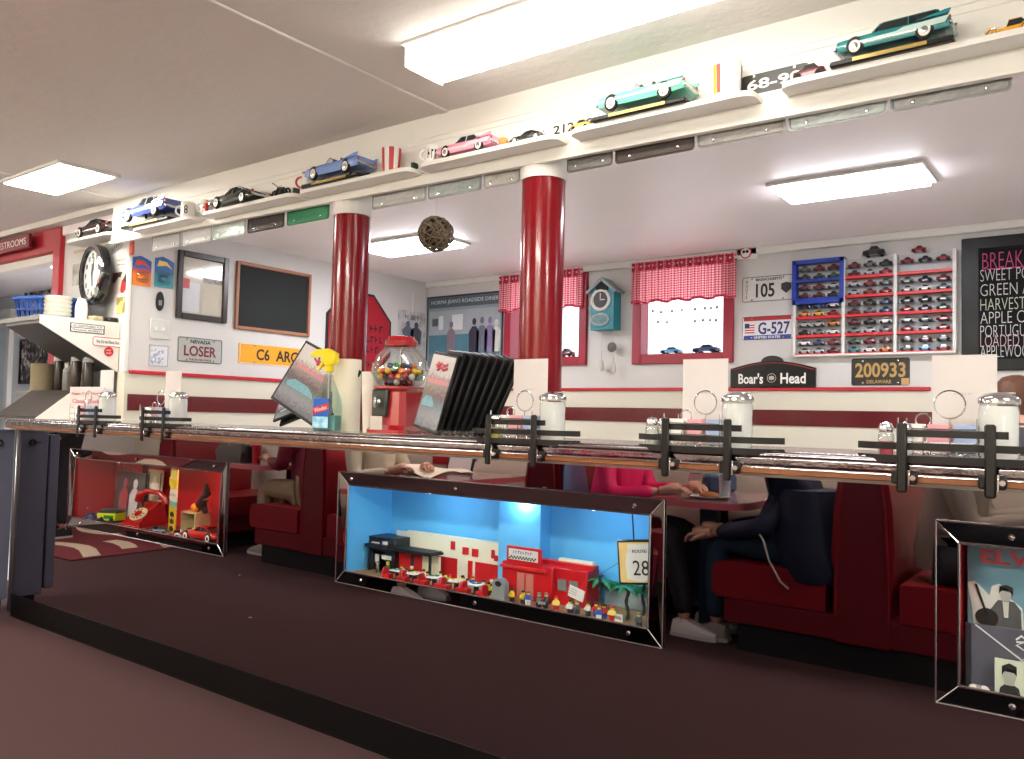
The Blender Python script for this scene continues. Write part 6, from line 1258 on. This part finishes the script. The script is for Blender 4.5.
# ---------------------------------------------------------------- people
def skin(pts, edges, name, m, parent, root=0, sub=1, extra=None, ang=60):
    me = bpy.data.meshes.new('limbs'); me.from_pydata([p[0] for p in pts], edges, []); o = bpy.data.objects.new('limbs', me); COL.objects.link(o)
    md = o.modifiers.new('s', 'SKIN'); md.use_smooth_shade = True
    for i, p in enumerate(pts):
        r = p[1]; me.skin_vertices[0].data[i].radius = (r, r) if not hasattr(r, '__len__') else r
        me.skin_vertices[0].data[i].use_root = (i == root)
    ss = o.modifiers.new('u', 'SUBSURF'); ss.levels = sub; ss.render_levels = sub
    nm = bpy.data.meshes.new_from_object(o.evaluated_get(bpy.context.evaluated_depsgraph_get())); bpy.data.objects.remove(o); bpy.data.meshes.remove(me)
    vs = [tuple(v.co) for v in nm.vertices]; fs = [tuple(p.vertices) for p in nm.polygons]; bpy.data.meshes.remove(nm)
    mb = MB().add(vs, fs)
    if extra: extra(mb)
    return mb.build(name, m, parent, ang)
SKINM = mat((206, 158, 136), .5, noise=.05, nscale=30)
def hand_geo(mb, W, d, up, side, s=1.):
    """palm and five bent fingers; W wrist, d pointing direction, up = back of hand, side = thumb side"""
    W = V(W); d = V(d).normalized(); sd = V(side); sd = (sd-d*sd.dot(d)).normalized(); u = sd.cross(d)*(1 if sd.cross(d).dot(V(up)) > 0 else -1)
    P = lambda a, b, c: W+d*a*s+sd*b*s+u*c*s
    mb.loft_ring([P(-.02, 0, 0), P(.01, 0, 0), P(.045, .002, .003), P(.085, 0, .004), P(.095, 0, .0)], [.026*s, .029*s, .037*s, .036*s, .02*s], 12)
    for b, L in ((.030, .068), (.010, .078), (-.011, .072), (-.030, .056)):
        mb.loft_ring([P(.07, b, .004), P(.085+L*.36, b*1.05, .002), P(.085+L*.7, b*1.05, -.014), P(.08+L*.92, b*1.0, -.034)], [.0105*s, .0095*s, .0085*s, .006*s], 8)
    mb.loft_ring([P(.012, .024, -.004), P(.04, .048, -.012), P(.065, .056, -.022), P(.088, .05, -.03)], [.015*s, .0125*s, .011*s, .007*s], 8)
def head_geo(mb, C, fwd, s=1.):
    C = V(C); f = V(fwd).normalized(); sd = f.cross(V((0, 0, 1))).normalized(); z = V((0, 0, 1))
    M = Matrix((sd, f, z)).transposed().to_4x4(); M.translation = C
    S_ = Matrix.Scale(s, 4)
    mb.loft([[(w*cos(a), yc+d*sin(a), zz) for a in [2*pi*i/16 for i in range(16)]] for zz, w, d, yc in ((-.115, .028, .028, .045), (-.10, .046, .052, .03), (-.07, .058, .072, .014), (-.03, .067, .085, .004), (.01, .073, .092, 0), (.05, .074, .094, -.004), (.085, .062, .08, -.008), (.108, .038, .05, -.01), (.117, .012, .016, -.01))], 0, M @ S_)
    mb.loft([[(-.012, .085, -.03), (.012, .085, -.03), (.009, .112, -.028), (-.009, .112, -.028)], [(-.006, .085, .012), (.006, .085, .012), (.004, .096, .01), (-.004, .096, .01)]], 0, M @ S_)
    for q in (-1, 1): mb.ball((q*.075, -.005, -.01), (.010, .018, .028), 10, 0, M @ S_)
    mb.box((0, .082, -.062), (.045, .014, .007), 0, M @ S_, .003); mb.box((0, .081, -.073), (.038, .014, .008), 0, M @ S_, .003)
def face_parts(body, C, fwd, s=1.):
    C = V(C); f = V(fwd).normalized(); sd = f.cross(V((0, 0, 1))).normalized()
    M = Matrix((sd, f, V((0, 0, 1)))).transposed().to_4x4(); M.translation = C
    M = M @ Matrix.Scale(s, 4)
    for q in (-1, 1):
        MB().ball((q*.031, .079, .008), (.013, .009, .008), 12, 0, M).build('eye', mat((232, 230, 226), .3), body); MB().box((q*.031, .086, .028), (.034, .008, .006), 0, M, .002).build('eyebrow', mat((70, 50, 40), .8), body)
        MB().ball((q*.031, .086, .008), (.006, .0035, .006), 10, 0, M).build('iris', mat((50, 40, 34), .2), body)
    MB().box((0, .0895, -.067), (.04, .004, .008), 0, M, .002).build('lips', mat((170, 96, 90), .5), body)
def hair_part(body, C, fwd, col, long=False, s=1.):
    C = V(C); f = V(fwd).normalized(); sd = f.cross(V((0, 0, 1))).normalized()
    M = Matrix((sd, f, V((0, 0, 1)))).transposed().to_4x4(); M.translation = C
    M = M @ Matrix.Scale(s, 4)
    m = MB()
    rows = [(.125, .02, .02), (.115, .052, .062), (.085, .078, .094), (.04, .086, .104), (-.01, .085, .098)]+([(-.07, .088, .09), (-.14, .092, .082), (-.19, .08, .06)] if long else [(-.05, .076, .08)])
    rr = random.Random(5)
    secs = []
    for zz, w, d in rows:
        q = []
        for i in range(40):
            a = 2*pi*i/40; y = d*sin(a)-.012; k = 1+.035*sin(9*a+zz*40)+.02*rr.uniform(-1, 1)
            if zz < .06 and y > .035: y = .035 if zz > -.0 else .02
            q.append((w*cos(a)*k, y*k, zz))
        secs.append(q)
    m.loft(secs[::-1], 0, M)
    m.build('hair', mat(col, .6, noise=.35, nscale=70), body)
def person(label, loc, J, shirt, trousers, shoes, hair, fwd, long=False, sleeves=True, look=None):
    """J: dict of joints in local metres; one continuous body, clothes as children"""
    t = thing('person', label, 'person', loc)
    pel, ch, nk, hd = (V(J[k]) for k in ('pelvis', 'chest', 'neck', 'head'))
    sl, sr, el, er, wl, wr = (V(J[k]) for k in ('shl', 'shr', 'elbl', 'elbr', 'wrl', 'wrr')); hl, hr, kl, kr, al, ar = (V(J[k]) for k in ('hipl', 'hipr', 'knl', 'knr', 'anl', 'anr'))
    mid = (pel+ch)/2
    pts = [(pel, .125), (mid, .115), (ch, .125), (nk, .052), (hd-V((0, 0, .03)), .05), (sl, .055), (el, .041), (wl, .026), (sr, .055), (er, .041), (wr, .026), (hl, .085), (kl, .056), (al, .036), (hr, .085), (kr, .056), (ar, .036)]
    ed = [(0, 1), (1, 2), (2, 3), (3, 4), (2, 5), (5, 6), (6, 7), (2, 8), (8, 9), (9, 10), (0, 11), (11, 12), (12, 13), (0, 14), (14, 15), (15, 16)]
    lk = V(look or fwd)
    f = V(fwd).normalized(); lat = f.cross(V((0, 0, 1)))
    def ex(mb):
        head_geo(mb, hd, lk)
        for w, e, q in ((wl, el, -1), (wr, er, 1)): hand_geo(mb, w+(w-e).normalized()*.02, w-e, V((0, 0, 1)), lat*q*-1 if abs((w-e).normalized().dot(lat)) < .9 else f)
        for a in (al, ar): mb.loft_ring([a-f*.02, a-V((0, 0, .03))+f*.04, a-V((0, 0, .045))+f*.12], [.036, .034, .024], 10)
    b = skin(pts, ed, 'body', SKINM, t, extra=ex)
    face_parts(b, hd, lk); hair_part(b, hd, lk, hair, long)
    g = lambda p, k: (p, k)
    jp = [(pel+V((0, 0, -.02)), .150), (mid, .142), (ch, .155), (nk-V((0, 0, .035)), .070), (sl, .078), (el, .060), (wl-(wl-el)*.08, .042), (sr, .078), (er, .060), (wr-(wr-er)*.08, .042)]
    je = [(0, 1), (1, 2), (2, 3), (2, 4), (4, 5), (5, 6), (2, 7), (7, 8), (8, 9)]
    def hem(mb): mb.loft([[(c.x+rx*cos(a), c.y+ry*sin(a), c.z) for a in [2*pi*k_/18 for k_ in range(18)]] for c, rx, ry in ((pel-V((0, 0, .05)), .165, .185), (pel+V((0, 0, .05)), .165, .185), (mid, .15, .175), (ch-V((0, 0, .04)), .14, .165))])
    skin(jp, je, 'jacket', shirt, t, extra=hem)
    tp = [(pel, .140), (hl, .108), (kl, .078), (al+V((0, 0, .03)), .058), (hr, .108), (kr, .078), (ar+V((0, 0, .03)), .058)]
    skin(tp, [(0, 1), (1, 2), (2, 3), (0, 4), (4, 5), (5, 6)], 'trousers', trousers, t)
    for a in (al, ar):
        s = MB(); c = V((a.x, a.y, a.z-.065)); sec = []
        for d_, w_, h_ in ((-.075, .028, .05), (-.065, .04, .075), (.0, .045, .085), (.07, .048, .062), (.14, .046, .042), (.185, .03, .026)):
            p = c+f*d_; sec.append([p-lat*w_, p+lat*w_, p+lat*w_+V((0, 0, h_*.6)), p+lat*w_*.6+V((0, 0, h_)), p-lat*w_*.6+V((0, 0, h_)), p-lat*w_+V((0, 0, h_*.6))])
        s.loft(sec); sh = s.build('shoe', shoes, t)
        s2 = MB(); s2.loft([[p-lat*w_+V((0, 0, -.012)), p+lat*w_+V((0, 0, -.012)), p+lat*w_+V((0, 0, .008)), p-lat*w_+V((0, 0, .008))] for p, w_ in ((c-f*.08, .03), (c-f*.06, .043), (c+f*.08, .05), (c+f*.15, .047), (c+f*.19, .03))]); s2.build('shoe_sole', mat((206, 204, 198), .6), sh)
    return t
def seated(fx_, lean=.08, arm=((.30, .17, .62), (.30, -.17, .62)), elb=((.08, .25, .72), (.08, -.25, .72)), foot=.45, hz=.54):
    """joints for someone on a bench facing +x (fx_=1) or -x (fx_=-1)"""
    s = lambda x, y, z: (fx_*x, fx_*y, z)
    return dict(pelvis=s(0, 0, hz+.02), chest=s(lean, 0, hz+.40), neck=s(lean+.03, 0, hz+.56), head=s(lean+.07, 0, hz+.70), shl=s(lean, .19, hz+.47), shr=s(lean, -.19, hz+.47), elbl=s(*elb[0]), elbr=s(*elb[1]), wrl=s(*arm[0]), wrr=s(*arm[1]),
                hipl=s(.06, .10, hz), hipr=s(.06, -.10, hz), knl=s(.46, .12, hz+.01), knr=s(.46, -.12, hz+.01), anl=s(foot, .12, .085), anr=s(foot+.03, -.12, .085))
NAVY = mat((20, 30, 56), .75, noise=.12, nscale=30); TEALJ = mat((26, 58, 78), .8, noise=.12, nscale=40); MAG = mat((232, 24, 104), .6, noise=.08, nscale=20); KHAKI = mat((164, 146, 112), .8, noise=.08, nscale=30)
GREYJ = mat((150, 140, 128), .8, noise=.08, nscale=20); DARKT = mat((26, 28, 36), .8, noise=.1); SNEAK = mat((150, 144, 132), .6, noise=.2, nscale=60); WSNEAK = mat((222, 220, 214), .6, noise=.05)
# person in navy jacket on the nearest booth, facing left, hands forward over the knees
J = seated(-1, lean=.10, hz=.55, arm=((.46, -.21, .60), (.46, -.06, .615)), elb=((.15, -.27, .66), (.14, .24, .66)), foot=.44)
for a_, b_ in (('shl', 'shr'), ('hipl', 'hipr'), ('knl', 'knr'), ('anl', 'anr')): pass
pn = person('person in a navy jacket seated on the nearest red booth, hands held forward', (-1.36, -.24, 0), J, NAVY, TEALJ, SNEAK, (70, 54, 44), (-1, 0, 0))
MB().tube([(-.20, .275, .665), (-.15, .285, .60), (-.12, .285, .50), (-.06, .285, .40), (-.02, .28, .37)], .0045, 8).build('white_piping', WHITE, pn)
MB().loft([[(.02+.05*(zz < .5)+rx*cos(a), .06+ry*sin(a), zz) for a in [2*pi*k_/20 for k_ in range(20)]] for zz, rx, ry in ((.40, .16, .19), (.46, .19, .215), (.58, .185, .21), (.72, .17, .20), (.86, .15, .17))]).build('jacket_hem', NAVY, pn)
# person in bright pink top facing right across the table
J = seated(1, lean=.05, hz=.55, arm=((.40, .16, .80), (.40, -.16, .80)), elb=((.12, .25, .76), (.12, -.25, .76)), foot=.55)
person('person in a bright pink top seated facing the navy jacket across the table', (-2.54, -.20, 0), J, MAG, DARKT, WSNEAK, (120, 84, 56), (1, 0, 0), long=True)
# person in khaki trousers on the booth between the left cases
J = seated(-1, lean=.06, hz=.56, arm=((.34, .18, .80), (.34, -.18, .80)), elb=((.10, .25, .76), (.10, -.25, .76)), foot=.42)
person('person in khaki trousers and dark red top seated on the booth reflected at left', (-5.32, -.20, 0), J, mat((120, 26, 44), .7, noise=.1), KHAKI, SNEAK, (60, 46, 38), (-1, 0, 0))
J = seated(1, lean=.0, hz=.55, arm=((.36, .16, .80), (.36, -.16, .80)), elb=((.12, .27, .74), (.12, -.27, .74)), foot=.5)
person('person in a cream top seated facing right at the middle booth table', (-4.53, -.08, 0), J, mat((206, 198, 176), .8, noise=.06, nscale=20), DARKT, WSNEAK, (80, 62, 50), (1, 0, 0))
# person in a beige grey jacket leaning back on the right side of the nearest booth
J = seated(1, lean=.02, hz=.55, arm=((.38, .14, .80), (.38, -.16, .80)), elb=((.12, .26, .74), (.12, -.26, .74)), foot=.55)
person('person in a beige grey jacket seated facing right, reflected at the right edge', (-.70, -.28, 0), J, GREYJ, DARKT, DARKT, (90, 80, 74), (1, 0, 0))
# person in a dark coat standing far down the aisle
st = dict(pelvis=(0, 0, .92), chest=(0, 0, 1.28), neck=(0, .01, 1.46), head=(0, .03, 1.60), shl=(.19, 0, 1.38), shr=(-.19, 0, 1.38), elbl=(.26, .02, 1.12), elbr=(-.26, .02, 1.12), wrl=(.24, .14, .90), wrr=(-.24, .14, .90), hipl=(.10, 0, .88), hipr=(-.10, 0, .88), knl=(.11, .02, .48), knr=(-.11, .02, .48), anl=(.12, 0, .085), anr=(-.12, 0, .085))
person('person in a dark grey coat standing at the far left of the aisle', (-7.9, .62, 0), st, mat((52, 56, 62), .8, noise=.15, nscale=12), mat((40, 42, 48), .8), DARKT, (40, 36, 34), (0, 1, 0))
# woman working behind the bar, only her brown hair shows at the right edge
s2_ = dict(st); s2_.update(chest=(0, .20, 1.14), neck=(0, .30, 1.27), head=(0, .36, 1.36), shl=(.19, .22, 1.22), shr=(-.19, .22, 1.22), elbl=(.25, .34, 1.0), elbr=(-.25, .34, 1.0), wrl=(.2, .5, .88), wrr=(-.2, .5, .88))
pp = PY(1016, 376, 4.4)
s2_ = {k: (v[0], v[1], v[2]*(pp.z/1.485) if 'an' not in k else v[2]) for k, v in s2_.items()}
person('woman with long brown hair bending behind the bar under the chalk menu board', (pp.x, 4.04, 0), s2_, mat((60, 60, 66), .8), DARKT, DARKT, (92, 56, 34), (0, 1, 0), long=True)
t = MB().loft([[(.05*cos(a)*k+x, .13*sin(a)*k, z) for a in [2*pi*i/16 for i in range(16)]] for z, k, x in ((0, 1., .02), (.12, 1.1, .0), (.3, 1.0, -.02), (.44, .8, -.035), (.5, .4, -.04))]).build('folded_coat', mat((150, 186, 236), .7, noise=.08), None, loc=(-2.745, -.14, .462)); tag(t, 'light blue coat propped between the booth back and the pink top', 'coat')
for xa_, xb_, z0_, z1_, c_, lb_ in ((-4.62, -4.36, .80, 1.05, (166, 30, 40), 'red poster on the cream wall behind the middle booth table'), (-4.25, -4.15, .84, .98, (60, 110, 170), 'small blue card on the cream wall right of the red poster')):
    t = MB().bx((-(xb_-xa_)/2, 0, -(z1_-z0_)/2), ((xb_-xa_)/2, .004, (z1_-z0_)/2)).build('wall_poster', mat(c_, .5, noise=.2, nscale=30), None, loc=((xa_+xb_)/2, YF, (z0_+z1_)/2)); tag(t, lb_, 'poster')
# ---------------------------------------------------------------- table-top and floor odds and ends seen in the mirror
def on_table(k, dx, dy): return V((TB[k].location.x+dx, TB[k].location.y+dy, .7625))
t = MB().grid(lambda u, v: (-.36+.72*u, -.10+.2*v, .012+.06*abs(sin(3.2*u+1.2*v))*(1-.5*v)+.02*sin(9*u)), 26, 10).build('paper_bag', mat((232, 226, 208), .8, noise=.03), None, 70, loc=on_table(1, -.08, .42)); tag(t, 'crumpled white paper wrapping lying on the middle booth table', 'paper')
t = thing('menu_folder', 'open black folder with white sheet leaning on the middle booth table', 'folder', on_table(1, -.1, .1)); MB().box((0, 0, .10), (.26, .01, .2), T=Matrix.Rotation(.3, 4, 'X'), bev=.002).build('folder_cover', BLACK, t); MB().box((0, .008, .10), (.22, .004, .17), T=Matrix.Rotation(.3, 4, 'X')).build('sheet', PAPER, t)
ZEB = ramp_mat(((.34, (20, 18, 18)), (.42, (214, 206, 192)), (.6, (214, 206, 192)), (.68, (20, 18, 18))), 13, 'wave', .6)
t = thing('zebra_handbag', 'black and cream zebra striped handbag on the left booth table', 'handbag', on_table(2, -.30, .42)); MB().loft([[(-.16, -.06, 0), (.16, -.06, 0), (.16, .06, 0), (-.16, .06, 0)], [(-.19, -.07, .08), (.19, -.07, .08), (.19, .07, .08), (-.19, .07, .08)], [(-.13, -.03, .19), (.13, -.03, .19), (.13, .03, .19), (-.13, .03, .19)]]).build('bag_body', ZEB, t); MB().ring((0, 0, .18), .09, .008, 'y', 20, a0=0, a1=pi).build('bag_handle', BLACK, t)
for dx, dy, c, r, h, lb in ((-.04, .46, (22, 22, 24), .038, .14, 'black tumbler on the left booth table beside the zebra handbag'), (.06, .46, (176, 24, 40), .04, .16, 'red tumbler on the left booth table beside the black one'), (.12, .3, (180, 190, 200), .035, .13, 'clear blue glass on the right booth table')):
    t = thing('tumbler', lb, 'tumbler', on_table(2 if c[0] != 180 else 0, dx, dy)); MB().lathe([(r*.8, 0), (r, h), (r*.92, h), (r*.74, .01), (0, .01)], 20).build('cup_body', mat(c, .25, coat=.4), t)
    MB().tube([(0, 0, .02), (.02, 0, h+.05)], .003, 6).build('straw', WHITE, t)
t = thing('plate_of_food', 'white plate with food on the right booth table', 'plate', on_table(0, .06, .38)); MB().lathe([(.06, 0), (.12, .014), (.12, .018), (.06, .006), (0, .006)], 28).build('plate_dish', WHITE, t); MB().ball((0, 0, .02), (.06, .05, .02), 14).build('food', mat((170, 110, 60), .7, noise=.4, nscale=40), t)
t = thing('napkin_dispenser', 'chrome napkin dispenser on the right booth table', 'napkin dispenser', on_table(0, -.12, .1)); MB().box((0, 0, .07), (.1, .12, .14), bev=.008).build('dispenser_body', CHROME, t); MB().box((0, .062, .07), (.07, .004, .1)).build('napkins', PAPER, t)
t = MB().box((0, 0, .06), (.18, .24, .12), bev=.02).build('laptop_bag', mat((70, 92, 128), .6, noise=.1), None, loc=on_table(0, -.08, -.06)); tag(t, 'blue grey soft bag at the wall end of the right booth table', 'bag')
RUG = thing('rug', 'dark rug with red and cream curved flag pattern far down the aisle', 'rug', (-7.5, .35, .002)); MB().bx((-.9, -.75, 0), (.9, .75, .008)).build('rug_base', mat((110, 30, 40), .9, noise=.1), RUG)
for k in range(4):
    y = -.6+.34*k; MB().add([(-.85+.17*i, y+.10*sin(i*.7)+q*.14, .0095) for i in range(11) for q in (0, 1)], [(2*i, 2*i+1, 2*i+3, 2*i+2) for i in range(10) if (i//3+k) % 2 == 0 or k % 2]).build('cream_wave', mat((206, 192, 164), .9), RUG)
p_ = MB().prism([(-.012, -.008), (.012, -.006), (.008, .009), (-.010, .007)], 0, .003, ax='z').build('paper_scrap', PAPER, None, loc=(-4.1, 1.25, .001)); tag(p_, 'tiny white paper scrap on the carpet near the bar', 'paper scrap')
# ================================================================ LIGHT
wd = bpy.data.worlds.new('world'); SC.world = wd; wd.use_nodes = True
bg = wd.node_tree.nodes['Background']; bg.inputs[0].default_value = (.86, .93, 1, 1); bg.inputs[1].default_value = 2.4
LENS = mat((255, 250, 238), .6, emit=10., ecol=(255, 248, 236)); LENSL = mat((255, 250, 240), .6, emit=40., ecol=(255, 249, 238)); LENSB = mat((252, 252, 255), .6, emit=34., ecol=(248, 248, 255))
def fixture(x0, x1, y0, y1, z, label, m, deep=.0, group=None, low=.034):
    t = thing('ceiling_light', label, 'ceiling light', ((x0+x1)/2, (y0+y1)/2, z), group=group)
    w, d = x1-x0, y1-y0
    if deep:
        MB().bx((-w/2-.004, -d/2, -deep), (-w/2, d/2, 0)).bx((w/2, -d/2, -deep), (w/2+.004, d/2, 0)).bx((-w/2, -d/2-.02, -.008), (w/2, d/2+.02, 0)).build('end_cap', WHITE, t)
        MB().prism([(-d/2, -.012), (-d/2*.96, -deep*.8), (-d/2*.8, -deep), (d/2*.8, -deep), (d/2*.96, -deep*.8), (d/2, -.012)], -w/2, w/2, ax='x').build('lens', m, t)
    else:
        f = .02
        MB().bx((-w/2-f, -d/2-f, -.016), (w/2+f, -d/2, 0), bev=.003).bx((-w/2-f, d/2, -.016), (w/2+f, d/2+f, 0), bev=.003).bx((-w/2-f, -d/2, -.016), (-w/2, d/2, 0), bev=.003).bx((w/2, -d/2, -.016), (w/2+f, d/2, 0), bev=.003).build('light_frame', WHITE, t)
        MB().prism([(-d/2, -.010), (-d/2+.02, -low), (d/2-.02, -low), (d/2, -.010)], -w/2+.004, w/2-.004, ax='x').build('lens', m, t)
    return t
fixture(-1.83, -.62, 1.838, 2.018, ZC, 'large wraparound fluorescent ceiling light in front of the beam', LENS, .07)
fixture(-4.70, -4.07, 1.80, 2.07, ZC, 'flat glowing ceiling light panel at the far left', LENSL, low=.016)
fixture(-1.285, -.68, 3.63, 3.93, ZCB, 'flat ceiling light panel behind the beam above the toy car case', LENSB)
fixture(-3.95, -3.30, 3.57, 3.90, ZCB, 'flat ceiling light panel seen behind the hanging ball', LENSB)
LENS_FILL = mat((255, 250, 237), .6, emit=75., ecol=(255, 248, 236))  # every light using this lens is unseen fill, added to brighten the room
fixture(-4.9, -3.7, -.5, -.3, ZC, 'wraparound ceiling light over the booths on the left', LENS_FILL, .07)
fixture(-1.6, -.4, -.5, -.3, ZC, 'wraparound ceiling light over the booths on the right', LENS_FILL, .07)
fixture(-8.2, -7.0, .5, .7, ZC, 'wraparound ceiling light at the far left end of the aisle', LENS_FILL, .07)
fixture(.9, 2.1, .6, .8, ZC, 'wraparound ceiling light over the aisle right of the photographer', LENS_FILL, .07)
fixture(-6.5, -5.2, 2.75, 3.15, ZCB, 'flat ceiling light panel in the corridor', LENSB)  # panel added to brighten the dark corridor
fixture(.9, 1.5, 3.63, 3.93, ZCB, 'flat ceiling light panel behind the beam at the right', LENSB)  # panel out of view, lights the room behind the bar
SC.view_settings.view_transform = 'Standard'; SC.view_settings.look = 'None'; SC.view_settings.exposure = 0.12; SC.view_settings.gamma = 1.0
